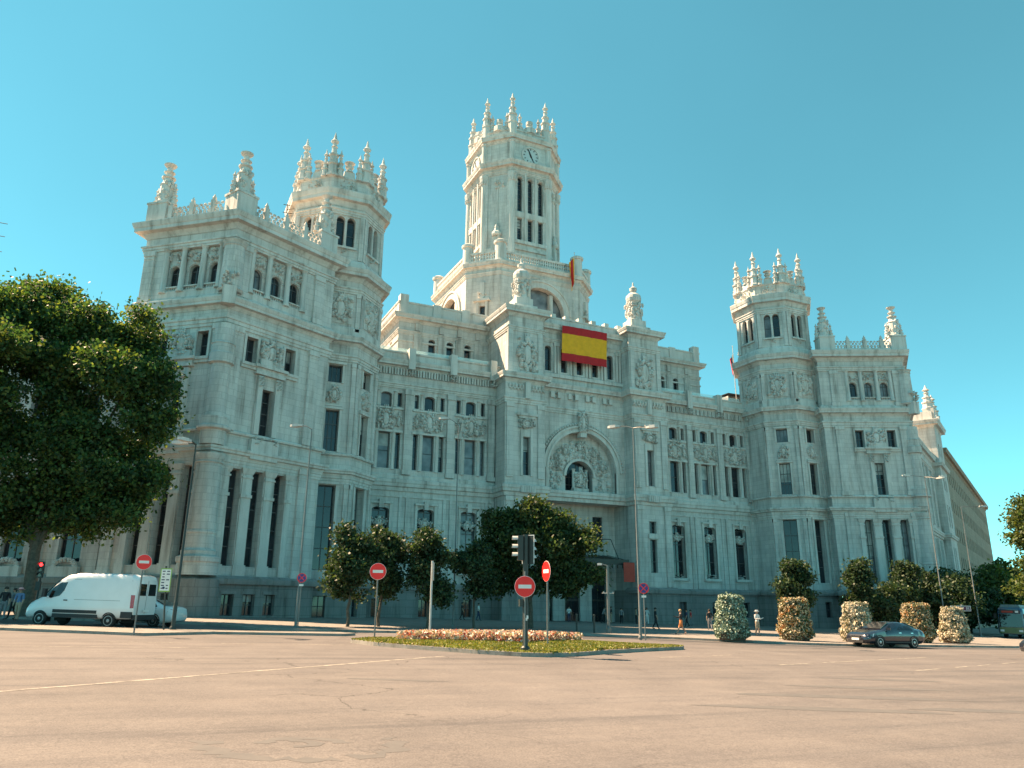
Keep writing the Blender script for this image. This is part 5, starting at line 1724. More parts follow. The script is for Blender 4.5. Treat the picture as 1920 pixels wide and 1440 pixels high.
rt_ = [vl(0.2, 0, 10.4, 1.8, 1.8, 1.4), vl(-0.4, 0, 8.3, 1.7, 1.8, 1.3), vl(1.8, 0, 9.0, 2.4, 2.2, 2.0), vl(0.4, 0, 6.4, 1.8, 1.8, 1.4), vl(2.4, 0, 6.4, 2.4, 2.2, 1.8), vl(-0.1, 0, 4.4, 1.6, 1.6, 1.1), vl(2.6, 0, 4.0, 2.0, 2.0, 1.2), vl(3.0, 0, 12.4, 1.6, 1.6, 1.3)]
tree('avenue_tree', 'tall tree at the right edge with yellow green leaves', 18.0, -38.6, 12, rt_, 26000, 0.11, M['leaf_mid'], 0.22, seed=49, clump=0.4, th=5)

tree('street_tree', 'low dark tree in the gap left of the wide dark tree', 27.2, -22.4, 5.4, rlobes(51, 9, 2.6, 0.75, 1.4, 4.6, 0.5), 10000, 0.115, M['leaf_dark'], 0.13, sm, 51, 0.36, 2)
tree('street_tree', 'dark tree between the two wide trees at the far right', 34.8, -18.2, 6.2, rlobes(52, 9, 3.0, 0.75, 1.6, 5.2, 0.5), 11000, 0.12, M['leaf_dark'], 0.14, sm, 52, 0.38, 2.2)
tree('street_tree', 'dark tree joining the light green avenue tree', 43.8, -14.6, 7.0, rlobes(53, 9, 3.2, 0.75, 1.8, 6.0, 0.5), 11000, 0.13, M['leaf_dark'], 0.15, sm, 53, 0.4, 2.5)
# ------------------------------------------------------------------ flower towers on the kerb
def planter(x, y, rb, rtop, h, mat, label, seed, n=9000, side=None):
    z = gz(x, y)+0.13
    e = tag(empty('flower_tower', (x, y, z)), label, 'planter', 'flower towers along the kerb')
    m = MB()
    m.lathe((0, 0, 0), [(rb*0.78, 0), (rb*0.8, 0.12), (rb*0.9, 0.3), (rb*0.88, 0.5), (rtop*0.9, h-0.12), (rtop*0.6, h-0.05)], 14)
    m.build('planter_body', M['soil'], e)
    q = np.random.RandomState(seed)
    t = q.rand(n)**0.9
    a = q.uniform(0, 6.2832, n)
    lump = 1+0.05*np.sin(t*22+a)+0.07*np.sin(a*3+seed+t*6)*np.sin(t*9+seed)+0.10*q.rand(n)**2
    r_ = (rb+(rtop-rb)*t)*np.where(t < 0.12, 0.8+1.6*t, 1.0)*lump
    top = q.rand(n) < 0.12
    r_ = np.where(top, rtop*np.sqrt(q.rand(n)), r_)
    zz = np.where(top, h+q.uniform(-0.05, 0.08, n), 0.12+t*(h-0.12))
    hole = (np.sin(a*2+seed)*np.sin(t*11+2*seed) > 0.86) & (q.rand(n) < 0.8)
    r_ = np.where(hole, r_*0.88, r_)
    P = np.stack([r_*np.cos(a), r_*np.sin(a), zz], 1)+q.normal(0, 0.04, (n, 3))
    stray = q.rand(n) < 0.02
    P[stray] += q.normal(0, 0.1, (stray.sum(), 3))
    global rs
    rs = q
    U, V = randaxes(n, q.uniform(0.03, 0.065, n), q.uniform(0.025, 0.055, n))
    numquads('flowers', P, U, V, M[mat], e)
    return e
planter(-13.25, -39.1, 0.98, 0.62, 2.45, 'leaf_silver', 'silver green leafy tower, leftmost of the planters', 1)
planter(-7.9, -38.8, 1.0, 0.72, 2.45, 'petal_orange', 'tall tower planter of orange flowers right of the standing man', 2)
planter(-3.7, -39.9, 0.98, 0.62, 2.3, 'petal_white', 'cream white flower tower behind the sedan bonnet', 3)
planter(2.3, -39.6, 0.95, 0.74, 2.4, 'petal_orange', 'orange and cream flower tower behind the sedan boot', 4)
planter(5.7, -39.8, 0.98, 0.55, 2.25, 'petal_white', 'white flower tower under the purple direction sign', 5)
# ------------------------------------------------------------------ flags
b = MB()
nx, nz = 28, 18
x0, x1, z0, z1 = -2.95, 3.4, 29.95, 34.45
def fpt(i, j):
    u, v = i/nx, j/nz
    return (x0+(x1-x0)*u-0.18*(1-v), -0.42+0.06*math.sin(u*19+v*2)*(1-0.6*v)+0.03*math.sin(u*41), z0+(z1-z0)*v+0.03*math.sin(u*math.pi))
b.v = [fpt(i, j) for j in range(nz+1) for i in range(nx+1)]
for j in range(nz):
    for i in range(nx):
        b.f.append((j*(nx+1)+i, j*(nx+1)+i+1, (j+1)*(nx+1)+i+1, (j+1)*(nx+1)+i))
        v = (j+0.5)/nz
        b.mi.append(0 if v < 0.25 or v > 0.75 else 1)
n = len(b.v)
b.v += [(x, y+0.02, z) for x, y, z in b.v]
b.f += [tuple(q+n for q in reversed(f)) for f in b.f]
b.mi += b.mi
tag(b.build('flag', [M['flag_red'], M['flag_yellow']], None, 'all', recalc=False), 'large red yellow red flag hung on the palace front', 'flag')
def flagpole(x, y, z0, z1, fz0, fz1, label, cols, wdt):
    e = tag(empty('flagpole', (x, y, z0)), label, 'flagpole')
    m = MB()
    m.tube([(0, 0, 0), (0, 0, z1-z0)], [0.07, 0.04], 8)
    m.lathe((0, 0, z1-z0), [(0.05, 0), (0.1, 0.08), (0.02, 0.18)], 8)
    m.build('pole', M['lamp_white'], e)
    m = MB()
    N1, N2 = 10, 16
    for q, off in ((0, 0), (1, 0.02)):
        o = len(m.v)
        for j in range(N2+1):
            for i in range(N1+1):
                u, v = i/N1, j/N2
                m.v.append((-wdt*u*(0.55+0.45*(1-v)*0.6)-0.05, 0.22*math.sin(u*9+v*3)*u+off, (fz1-z0)-(fz1-fz0)*v*(0.75+0.25*u)-0.9*u*(1-v*0.6)))
        for j in range(N2):
            for i in range(N1):
                m.f.append((o+j*(N1+1)+i, o+j*(N1+1)+i+1, o+(j+1)*(N1+1)+i+1, o+(j+1)*(N1+1)+i))
                s_ = (i+0.5)/N1
                m.mi.append(cols[0] if s_ < 0.25 else (cols[1] if s_ < 0.72 else cols[2]))
    m.build('cloth', [M['flag_red'], M['flag_yellow'], M['sign_white'], M['cloth_navy']], e, 'all', recalc=False)
flagpole(5.0, 10.1, 40.5, 50.3, 44.6, 49.6, 'flagpole with a limp red and yellow flag by the tower base', (1, 0, 1), 1.0)
flagpole(28.7, 5.3, 28.0, 38.3, 34.0, 37.2, 'thin flagpole with a small limp flag left of the right turret', (2, 3, 0), 0.6)

# ------------------------------------------------------------------ signs
def face_dir(lx, fx):                             # a horizontal world direction from view-aligned parts
    return Vector((r0.x*lx-r0.y*fx, r0.y*lx+r0.x*fx, 0)).normalized()
def disc(mb, c, nrm, r_, t, m, n=28):
    c, nrm = Vector(c), Vector(nrm)
    e1 = Vector((0, 0, 1)).cross(nrm).normalized()
    e2 = Vector((0, 0, 1))
    ring_ = [[c+nrm*q+(e1*math.cos(2*math.pi*i/n)+e2*math.sin(2*math.pi*i/n))*r_ for i in range(n)] for q in (0, t)]
    mb.add(ring_[0]+ring_[1], [tuple(range(n-1, -1, -1)), tuple(range(n, 2*n))]+[(i, (i+1) % n, n+(i+1) % n, n+i) for i in range(n)], m)
def plate(mb, c, nrm, w_, h, t, m):
    c, nrm = Vector(c), Vector(nrm)
    e1 = Vector((0, 0, 1)).cross(nrm).normalized()
    e2 = Vector((0, 0, 1))
    mb.hexa([c+e1*a*w_/2+e2*d*h/2+nrm*q for q in (0, t) for a, d in ((-1, -1), (1, -1), (1, 1), (-1, 1))], m)
def no_entry(x, y, h0, zc, r_, nrm, label, pole='pole_grey', pr=0.035, top=None):
    e = tag(empty('no_entry_sign', (x, y, gz(x, y)+h0)), label, 'traffic sign', 'red no-entry signs')
    m = MB()
    m.tube([(0, 0, -0.1), (0, 0, top or zc+r_*0.8)], pr, 10)
    m.build('post', M[pole], e)
    off = nrm*(pr+0.012)
    m = MB(); disc(m, off, nrm, r_, 0.012, 0); m.v = [(a, b_, c+zc) for a, b_, c in m.v]
    p = m.build('disc', M['sign_red'], e)
    m = MB(); disc(m, off-nrm*0.006, nrm, r_*1.04, 0.008, 0); m.v = [(a, b_, c+zc) for a, b_, c in m.v]
    m.build('rim', M['sign_white'], p)
    m = MB(); plate(m, off+nrm*0.012, nrm, r_*1.3, r_*0.36, 0.004, 0); m.v = [(a, b_, c+zc) for a, b_, c in m.v]
    m.build('bar', M['sign_white'], p)
    m = MB(); plate(m, -nrm*0.0, nrm, 0.16, 0.05, 0.03, 0); m.v = [(a, b_, c+zc) for a, b_, c in m.v]
    m.build('bracket', M['sign_back'], e)
    return e
cam_n = lambda x, y: Vector((CAM.x-x, CAM.y-y, 0)).normalized()
no_entry(-45.56, -39.55, 0.12, 2.9, 0.31, face_dir(0.62, -0.78), 'no-entry sign on a leaning grey post before the white van')
no_entry(-35.85, -41.75, 0.13, 2.88, 0.36, face_dir(0.12, -1), 'no-entry sign at the left tip of the grassy island')
n3 = no_entry(-32.73, -50.55, 0.2, 2.2, 0.37, face_dir(-0.02, -1), 'front-facing no-entry sign under the traffic signal on the island', 'pole_grey', 0.03, 2.75)
no_entry(-30.6, -48.3, 0.22, 2.88, 0.40, face_dir(-0.93, -0.36), 'narrow obliquely seen no-entry sign right of the traffic signal')

def lamp(label, x, y, h, arms, h0=0.12, r_=0.06, mat='pole_grey', lean=(0, 0)):
    e = tag(empty('street_lamp', (x, y, gz(x, y)+h0)), label, 'street lamp', 'tall street lamps')
    m = MB()
    m.tube([(0, 0, -0.1), (0, 0, 1.2), (0, 0, 1.25), (lean[0], lean[1], h)], [r_*1.35, r_*1.3, r_, r_*0.55], 10)
    m.lathe((0, 0, 0), [(r_*2.2, 0), (r_*2.2, 0.05), (r_*1.5, 0.15)], 10)
    m.build('pole', M[mat], e, True)
    for (l, f, dz, ln) in arms:
        d = face_dir(l, f)
        t0 = Vector((lean[0], lean[1], h-0.05))
        t1 = t0+d*ln+Vector((0, 0, dz))
        m = MB()
        m.tube([t0, t0.lerp(t1, 0.5)+Vector((0, 0, 0.05)), t1], [r_*0.55, r_*0.45, r_*0.4], 7)
        a = m.build('arm', M[mat], e)
        m = MB()
        sd_ = Vector((0, 0, 1)).cross(d)
        for (u0, w0, hb, ht, u1, w1) in ((0.0, 0.1, -0.05, 0.07, 0.25, 0.17), (0.25, 0.17, -0.07, 0.1, 0.62, 0.15), (0.62, 0.15, -0.06, 0.08, 0.8, 0.06)):
            m.hexa([t1+d*u+sd_*s_*ww+Vector((0, 0, z)) for z in (hb, ht) for u, s_, ww in ((u0, -1, w0), (u1, -1, w1), (u1, 1, w1), (u0, 1, w0))], 0)
        m.build('lamp_head', M['lamp_white'], a)
    return e
lamp('lamp post with one arm left of the central tree', -25.2, -23.9, 14.6, [(-1, 0.1, 0.55, 0.75)])
lamp('twin-armed lamp post right of the great arch', -19.4, -38.5, 12.3, [(1, 0.1, 0.15, 0.75), (-0.9, 0.5, 0.2, 0.85), (0.8, -0.6, -0.1, 0.9)], 0.13, 0.066)
lamp('lamp post with one arm before the left turret', -37.5, -31.6, 11.3, [(-1, 0.2, 0.25, 0.6)])
lamp('lamp post behind the green bordered bus stop board', -43.9, -35.3, 9.0, [(-1, -0.2, 0.05, 0.35), (-0.4, -1, 0.1, 0.4)], 0.12, 0.075, 'pole_dark')
lamp('lamp post at the right edge reaching over the street', 31.0, -24.4, 12.9, [(1, 0, 0.05, 1.9)], 0.13, 0.062, 'pole_grey')
lamp('double-armed lamp post behind the right pavilion trees', 25.3, -24.9, 15.4, [(1, 0.1, 0.1, 1.6), (-1, -0.1, 0.1, 1.6), (0.5, -0.8, -0.3, 1.2)], 0.13, 0.066)

def no_parking(x, y, zc, r_, label, h0=0.12):     # blue disc with red ring and bars, small plate below, on its own short post
    e = tag(empty('no_parking_sign', (x, y, gz(x, y)+h0)), label, 'traffic sign', 'blue and red parking signs')
    nrm = cam_n(x, y)
    m = MB(); m.tube([(0, 0, -0.1), (0, 0, zc+r_)], 0.035, 8); m.build('post', M['pole_grey'], e)
    def up_(mm): mm.v = [(a, b_, c+zc) for a, b_, c in mm.v]; return mm
    m = MB(); disc(m, nrm*0.05, nrm, r_, 0.01, 0); p = up_(m).build('disc', M['sign_red'], e)
    m = MB(); disc(m, nrm*0.06, nrm, r_*0.84, 0.006, 0); up_(m).build('field', M['sign_blue'], p)
    m = MB()
    e1 = Vector((0, 0, 1)).cross(nrm)
    for s_ in (-1, 1):
        d = (e1+Vector((0, 0, s_))).normalized(); q = nrm.cross(d)
        m.hexa([nrm*t+d*a*r_*0.84+q*c_*r_*0.08 for t in (0.064, 0.07+0.002*s_) for a, c_ in ((-1, -1), (1, -1), (1, 1), (-1, 1))], 0)
    up_(m).build('bar', M['sign_red'], p)
    m = MB(); plate(m, nrm*0.05+Vector((0, 0, -r_*1.5)), nrm, r_*0.9, r_*0.4, 0.01, 0); up_(m).build('plate', M['sign_white'], e)
no_parking(-37.42, -31.85, 2.7, 0.26, 'small blue and red no-stopping disc before the left turret')
no_parking(-19.32, -38.85, 2.75, 0.3, 'blue and red no-stopping disc low on the twin-armed lamp')

# traffic signal on the island
e = tag(empty('traffic_signal', (-32.66, -50.45, gz(-32.66, -50.45)+0.2)), 'dark traffic signal with two heads on the island', 'traffic light')
m = MB()
m.tube([(0, 0, -0.1), (0, 0, 4.1)], 0.1, 14)
m.lathe((0, 0, 0), [(0.17, 0), (0.17, 0.06), (0.11, 0.12)], 14)
m.build('pole', M['pole_dark'], e, True)
def head(parent, base, d, lit=None, hood=True):
    d = d.normalized()
    s_ = Vector((0, 0, 1)).cross(d)
    base = Vector(base)
    m = MB()
    m.hexa([base+d*a+s_*q*0.15+Vector((0, 0, z)) for z in (0, 0.92) for a, q in ((0, -1), (0.2, -1), (0.2, 1), (0, 1))], 0)
    hd = m.build('signal_head', M['pole_dark'], parent)
    for i in range(3):
        c = base+d*0.2+Vector((0, 0, 0.16+0.3*i))
        m = MB(); disc(m, c, d, 0.1, 0.015, 0, 16)
        m.build('lens', M['red_lamp'] if lit == i else M['lens_off'], hd)
        m = MB()
        n = 10
        vs_ = []
        for t in (0.0, 0.2):
            for j in range(n+1):
                an = math.pi*j/n
                vs_.append(c+d*t+s_*0.125*math.cos(an)+Vector((0, 0, 0.125*math.sin(an))))
        vs_ += [v+(v-c-d*0.1).normalized()*0.01 for v in vs_]
        k2 = 2*(n+1)
        m.add(vs_, [(j, j+1, n+2+j, n+1+j) for j in range(n)]+[(k2+j, k2+j+1, k2+n+2+j, k2+n+1+j) for j in range(n)], 0)
        m.build('visor', M['lamp_white'] if hood else M['pole_dark'], hd, recalc=False)
    return hd
head(e, face_dir(-1, -0.1)*0.1+Vector((0, 0, 3.15)), face_dir(-1, -0.1))
h2 = head(e, face_dir(0.85, 0.5)*0.12+Vector((0, 0, 3.1)), face_dir(0.5, 0.85))
m = MB()
nn_ = face_dir(0.5, 0.85)
plate(m, face_dir(0.85, 0.5)*0.12+Vector((0, 0, 3.56)), -nn_, 0.52, 1.1, 0.01, 0)
bp = m.build('backboard', M['pole_dark'], e)
m = MB()
c0_ = face_dir(0.85, 0.5)*0.12+Vector((0, 0, 3.56))-nn_*0.012
e1 = Vector((0, 0, 1)).cross(-nn_)
for s_ in (-1, 1):
    m.hexa([c0_+e1*(s_*0.25+a)+Vector((0, 0, z))-nn_*t for t in (0, 0.005) for a, z in ((-0.012, -0.53), (0.012, -0.53), (0.012, 0.53), (-0.012, 0.53))], 0)
m.hexa([c0_+e1*a+Vector((0, 0, z))-nn_*t for t in (0, 0.005) for a, z in ((-0.238, 0.505), (0.238, 0.505), (0.238, 0.53), (-0.238, 0.53))], 0)
m.build('border', M['sign_white'], bp)
m = MB()
plate(m, face_dir(-1, -0.3)*0.1+Vector((0, 0, 1.62)), face_dir(-1, -0.3), 0.16, 0.26, 0.14, 0)
m.build('push_button_box', M['pole_dark'], e)
m = MB()
plate(m, face_dir(0.1, -1)*0.105+Vector((0, 0, 1.05)), face_dir(0.1, -1), 0.12, 0.1, 0.004, 0)
plate(m, face_dir(0.5, -0.8)*0.105+Vector((0.02, 0, 1.12)), face_dir(0.5, -0.8), 0.08, 0.12, 0.004, 0)
m.build('sticker', M['sign_white'], e)
# red light at the far left
e = tag(empty('traffic_signal', (-50.85, -23.4, gz(-50.85, -23.4)+0.1)), 'traffic signal showing red at the far left', 'traffic light')
m = MB(); m.tube([(0, 0, -0.1), (0, 0, 2.65)], 0.06, 10); m.build('pole', M['pole_dark'], e)
head(e, face_dir(0.2, -1)*0.06+Vector((0, 0, 2.3)), face_dir(0.25, -1), 2, False)
m = MB(); plate(m, face_dir(0.2, -1)*0.06+Vector((0, 0, 1.85)), face_dir(0.2, -1), 0.25, 0.5, 0.18, 0); m.build('pedestrian_head', M['pole_dark'], e)

# bus stop board
e = tag(empty('bus_stop_board', (-44.3, -35.75, gz(-44.3, -35.75)+0.12)), 'white bus stop board with a green border left of the palace corner', 'sign')
nb_ = face_dir(0.25, -1)
m = MB(); m.tube([(0.0, 0, -0.1), (-0.25, -0.05, 2.9)], 0.04, 8); m.build('post', M['pole_dark'], e)
c_ = Vector((-0.2, -0.05, 2.25))+nb_*0.05
m = MB(); plate(m, c_, nb_, 0.5, 1.08, 0.02, 0); p = m.build('panel', M['sign_green'], e)
m = MB(); plate(m, c_+nb_*0.02, nb_, 0.42, 0.98, 0.004, 0); m.build('sheet', M['sign_white'], p)
m = MB()
e1 = Vector((0, 0, 1)).cross(nb_)
rnd = random.Random(3)
for i in range(7):
    for s_ in (-1, 1):
        if rnd.random() < 0.8:
            plate(m, c_+nb_*0.024+Vector((0, 0, 0.4-0.13*i))+e1*s_*0.1, nb_, 0.15*rnd.uniform(0.6, 1), 0.05, 0.002, 0)
disc(m, c_+nb_*0.024+Vector((0, 0, -0.36))-e1*0.04, nb_, 0.06, 0.003, 0, 14)
m.build('route_lines', M['cloth_navy'], p)
# purple direction sign
e = tag(empty('direction_sign', (7.4, -39.4, gz(7.4, -39.4)+0.13)), 'purple direction sign with a white border behind the last planter', 'sign')
nb_ = face_dir(-0.15, -1)
m = MB(); m.tube([(0, 0, -0.1), (0, 0, 2.6)], 0.06, 8); m.build('post', M['pole_grey'], e)
c_ = Vector((0, 0, 2.32))+nb_*0.07-face_dir(1, 0)*0.12
m = MB(); plate(m, c_, nb_, 1.32, 0.36, 0.03, 0); p = m.build('panel', M['sign_white'], e)
m = MB(); plate(m, c_+nb_*0.03, nb_, 1.26, 0.30, 0.004, 0); m.build('field', M['sign_purple'], p)
m = MB()
e1 = Vector((0, 0, 1)).cross(nb_)
for i in range(7):
    plate(m, c_+nb_*0.034-e1*(0.5-0.11*i)+Vector((0, 0, 0.04)), nb_, 0.07, 0.06, 0.002, 0)
for i in range(5):
    plate(m, c_+nb_*0.034-e1*(0.48-0.11*i)+Vector((0, 0, -0.06)), nb_, 0.07, 0.05, 0.002, 0)
for dx, dz, ww, hh in ((0.45, 0, 0.18, 0.02), (0.45, 0.09, 0.2, 0.02), (0.45, -0.09, 0.2, 0.02), (0.37, 0, 0.02, 0.18), (0.53, 0, 0.02, 0.18)):
    plate(m, c_+nb_*0.036+e1*dx+Vector((0, 0, dz)), nb_, ww, hh, 0.002, 0)
m.build('lettering', M['sign_white'], p)
# edge-on white signpost left of the central tree
e = tag(empty('signpost', (-30.5, -34.0, gz(-30.5, -34.0)+0.13)), 'slim white signpost seen edge-on behind the flower bed', 'sign')
m = MB(); m.tube([(0, 0, -0.1), (0, 0, 3.9)], 0.06, 10); m.build('post', M['lamp_white'], e)
m = MB(); plate(m, face_dir(1, 0.05)*0.08+Vector((0, 0, 3.3)), face_dir(1, 0.05), 0.8, 1.0, 0.03, 0); m.build('panel', M['lamp_white'], e)
# green post with a small top arm before the entrance
e = tag(empty('camera_post', (-16.9, -31.2, gz(-16.9, -31.2)+0.13)), 'green grey post with a short top arm before the entrance', 'post')
m = MB(); m.tube([(0, 0, -0.1), (0, 0, 4.4)], [0.11, 0.08], 10); m.lathe((0, 0, 0), [(0.2, 0), (0.2, 0.3), (0.12, 0.4)], 10); m.build('post', M['pole_grey'], e)
m = MB(); m.tube([(0, 0, 4.35), tuple(face_dir(-1, 0)*0.5+Vector((0, 0, 4.5)))], 0.04, 7); a_ = m.build('arm', M['pole_grey'], e)
m = MB(); plate(m, face_dir(-1, 0)*0.5+Vector((0, 0, 4.45)), face_dir(-0.5, -1), 0.3, 0.14, 0.12, 0); m.build('camera', M['lamp_white'], a_)
m = MB()
for s_ in (-0.3, 0.3):
    plate(m, face_dir(1, 0)*s_+Vector((0, 0, 2.6))+face_dir(0, -1)*0.1, face_dir(0, -1), 0.06, 0.12, 0.05, 0)
m.tube([tuple(face_dir(1, 0)*-0.4+Vector((0, 0, 2.55))), tuple(face_dir(1, 0)*0.4+Vector((0, 0, 2.55)))], 0.03, 6)
m.build('crossbar', M['lamp_white'], e)
# thin bollard posts and banner near the entrance
for i, (x, y, h) in enumerate([(-19.6, -31.6, 1.2), (-18.4, -31.8, 1.2)]):
    e = MB(); e.lathe((x, y, gz(x, y)+0.1), [(0.06, 0), (0.06, h-0.15), (0.08, h-0.12), (0.08, h-0.03), (0.02, h)], 10)
    tag(e.build('bollard', M['pole_dark']), ['thin dark bollard left of the green grey post', 'thin dark bollard nearest the green grey post'][i], 'bollard', 'bollards at the kerb')
m = MB()
m.hexa([(3.9, -1.75, 4.3), (5.4, -1.75, 4.3), (5.4, -1.72, 4.3), (3.9, -1.72, 4.3), (3.9, -1.75, 6.45), (5.4, -1.75, 6.45), (5.4, -1.72, 6.45), (3.9, -1.72, 6.45)], 0)
tag(m.build('banner', M['banner_red']), 'brick red banner hung under the entrance marquee', 'banner')
# lattice mast behind the tree at the left edge
e = tag(empty('radio_mast', (-61, -5.0, 26)), 'thin lattice radio mast at the far left edge', 'mast')
m = MB()
pts = [(0, 0), (0.9, 0), (0.45, 0.8)]
for x, y in pts: m.tube([(x, y, -26), (x*0.6, y*0.6, 8)], 0.05, 5)
for i in range(16):
    z = -8+i
    for q in range(3):
        a, c_ = pts[q], pts[(q+1) % 3]
        s_ = 0.8-0.01*i
        m.tube([(a[0]*s_, a[1]*s_, z), (c_[0]*s_, c_[1]*s_, z+1)], 0.025, 4)
m.build('lattice', M['dark_metal'], e)
m = MB()
for z in (4, 5.4, 6.6):
    m.tube([(-0.8, 0, z), (1.4, 0, z)], 0.03, 4)
m.build('antenna_arms', M['dark_metal'], e)

# ------------------------------------------------------------------ far building at the end of the side street
fb = tag(empty('far_building'), 'narrow beige stone building at the far right behind the palace', 'building')
w = MB()
ff = Fr((90.5, 18.3), (0.866, 0.5), (0.5, -0.866))
ops = [(2.5+4*i-0.7, 2.5+4*i+0.7, z, z+2.6, False) for i in range(26) for z in (3, 8.5, 14, 19.5, 25)]
wall(w, ff, 0, 106, -4, 31, ops, 0, 0.4)
wall(w, Fr((90.5, 18.3), (-0.5, 0.866), (-0.866, -0.5)), 0, 12, -4, 31, [], 0)
fo = w.build('wall', [M['far_stone']], fb)
for o in ops: window(fo, ff, o, -0.35, 1, 1)
c = MB()
sweep(c, [(84.5, 28.7), (90.5, 18.3), (182.3, 71.3)], cornice_prof(29.9, 31.2, 0.9))
sweep(c, [(84.5, 28.7), (90.5, 18.3), (182.3, 71.3)], band_prof(6.9, 7.5, 0.3))
c.build('cornice', [M['far_stone']], fb)
# ------------------------------------------------------------------ vehicles
class Body:
    """lofted car body: stations (x, z_bottom, z_top, half width, shoulder height, roof half width)"""
    def __init__(s, st):
        s.st = sorted(st)
    def at(s, x):
        st = s.st
        if x <= st[0][0]: return st[0][1:]
        for a, b_ in zip(st, st[1:]):
            if x <= b_[0]:
                t = (x-a[0])/(b_[0]-a[0])
                return tuple(p+(q-p)*t for p, q in zip(a[1:], b_[1:]))
        return st[-1][1:]
    def ring(s, x):
        zb, zt, w_, zs, wt = s.at(x)
        zs = min(zs, zt-0.04)
        g = zt-zs
        return [(0, zb), (w_*0.82, zb), (w_*0.95, zb+0.1), (w_*0.995, zb+0.28*(zs-zb)+0.05), (w_, zb+0.62*(zs-zb)), (w_*0.975, zs),
                (wt+(w_*0.975-wt)*0.6, zs+g*0.38), (wt+(w_*0.975-wt)*0.18, zs+g*0.78), (wt*0.94, zs+g*0.93), (wt*0.72, zs+g*0.985), (0, zt)]
    def side(s, x, z):
        r_ = s.ring(x)[1:]
        for (y0, z0), (y1, z1) in zip(r_, r_[1:]):
            if z0 <= z <= z1:
                return y0+(y1-y0)*(z-z0)/max(1e-6, z1-z0)
        return r_[-2][0]
    def mesh(s, n=60):
        mb = MB()
        xs = sorted({*[a[0] for a in s.st], *[s.st[0][0]+(s.st[-1][0]-s.st[0][0])*i/n for i in range(n+1)]})
        vs_ = []
        for x in xs:
            r_ = s.ring(x)
            full = r_+[(-y, z) for y, z in r_[-2:0:-1]]
            vs_ += [(x, y, z) for y, z in full]
        q = len(full)
        fs = [(i*q+j, i*q+(j+1) % q, (i+1)*q+(j+1) % q, (i+1)*q+j) for i in range(len(xs)-1) for j in range(q)]
        fs += [tuple(range(q)), tuple((len(xs)-1)*q+j for j in range(q))]
        mb.add(vs_, fs)
        return mb
    def panel(s, pts, sgn, off=0.012, flat=False):
        """a flat-ish panel lying on the body side, pts = (x, z) loop"""
        mb = MB()
        n = len(pts)
        mx_ = max(s.side(x, z) for x, z in pts)
        o = [(x, sgn*((mx_ if flat else s.side(x, z))+off), z) for x, z in pts]
        i_ = [(x, sgn*(s.side(x, z)-0.03), z) for x, z in pts]
        mb.add(o+i_, [tuple(range(n))]+[(i, (i+1) % n, n+(i+1) % n, n+i) for i in range(n)])
        return mb
def wheel(parent, x, y, r_, w_, spokes=5, rim='alloy'):
    def lathe_y(mb, prof, n, m):
        vs_ = [(x+a*math.cos(2*math.pi*i/n), y+b_, r_+a*math.sin(2*math.pi*i/n)) for a, b_ in prof for i in range(n)]
        fs = [(j*n+i, j*n+(i+1) % n, (j+1)*n+(i+1) % n, (j+1)*n+i) for j in range(len(prof)-1) for i in range(n)]
        mb.add(vs_, fs+[tuple(range(n)), tuple((len(prof)-1)*n+i for i in range(n))], m)
    s_ = 1 if y > 0 else -1
    m = MB()
    lathe_y(m, [(r_*0.66, -w_/2), (r_*0.94, -w_/2), (r_, -w_*0.36), (r_, w_*0.36), (r_*0.94, w_/2), (r_*0.66, w_/2)], 26, 0)
    tyre = m.build('wheel', M['rubber'], parent, True)
    m = MB()
    lathe_y(m, [(r_*0.68, s_*w_*0.32), (r_*0.68, s_*w_*0.505), (r_*0.6, s_*w_*0.51), (r_*0.58, s_*w_*0.4)], 26, 0)
    lathe_y(m, [(0.07, s_*w_*0.3), (0.08, s_*w_*0.5), (0.02, s_*w_*0.53)], 12, 0)
    for i in range(spokes):
        an = 2*math.pi*i/spokes+0.3
        ca, sa = math.cos(an), math.sin(an)
        m.hexa([(x+ca*r1-sa*q*hw, y+s_*w_*t, r_+sa*r1+ca*q*hw) for t in (0.38, 0.49) for r1, q, hw in ((0.05, -1, 0.035), (r_*0.63, -1, 0.05), (r_*0.63, 1, 0.05), (0.05, 1, 0.035))], 0)
    m.build('rim', M[rim], tyre)
    m = MB()
    lathe_y(m, [(r_*0.6, s_*w_*0.3), (r_*0.6, s_*w_*0.34)], 20, 0)
    m.build('brake_disc', M['plastic'], tyre)
def arch(parent, body, x, r_, sgn, mat='plastic'):
    m = MB()
    n = 14
    vs_ = []
    for i in range(n+1):
        an = math.pi*i/n
        for q in (r_*0.98, r_*1.14):
            px, pz = x+q*math.cos(an), r_*0.95+q*math.sin(an)
            vs_.append((px, sgn*(body.side(px, min(pz, body.at(px)[1]-0.1))+0.012), pz))
    m.add(vs_, [(2*i, 2*i+1, 2*i+3, 2*i+2) for i in range(n)])
    inner = [(x+r_*0.99*math.cos(math.pi*i/n), sgn*(body.side(x, r_)+0.006), r_*0.95+r_*0.99*math.sin(math.pi*i/n)) for i in range(n+1)]
    inner += [(x-r_*0.99, inner[0][1], 0.2), (x+r_*0.99, inner[0][1], 0.2)]
    m.add(inner, [tuple(range(len(inner)))])
    m.build('wheel_arch', M[mat], parent)
def boxp(parent, name, mat, x0, x1, y0, y1, z0, z1, ins=0.0):
    m = MB()
    m.hexa([(x0, y0, z0), (x1, y0, z0), (x1, y1, z0), (x0, y1, z0), (x0+ins, y0+ins, z1), (x1-ins, y0+ins, z1), (x1-ins, y1-ins, z1), (x0+ins, y1-ins, z1)])
    return m.build(name, M[mat], parent)
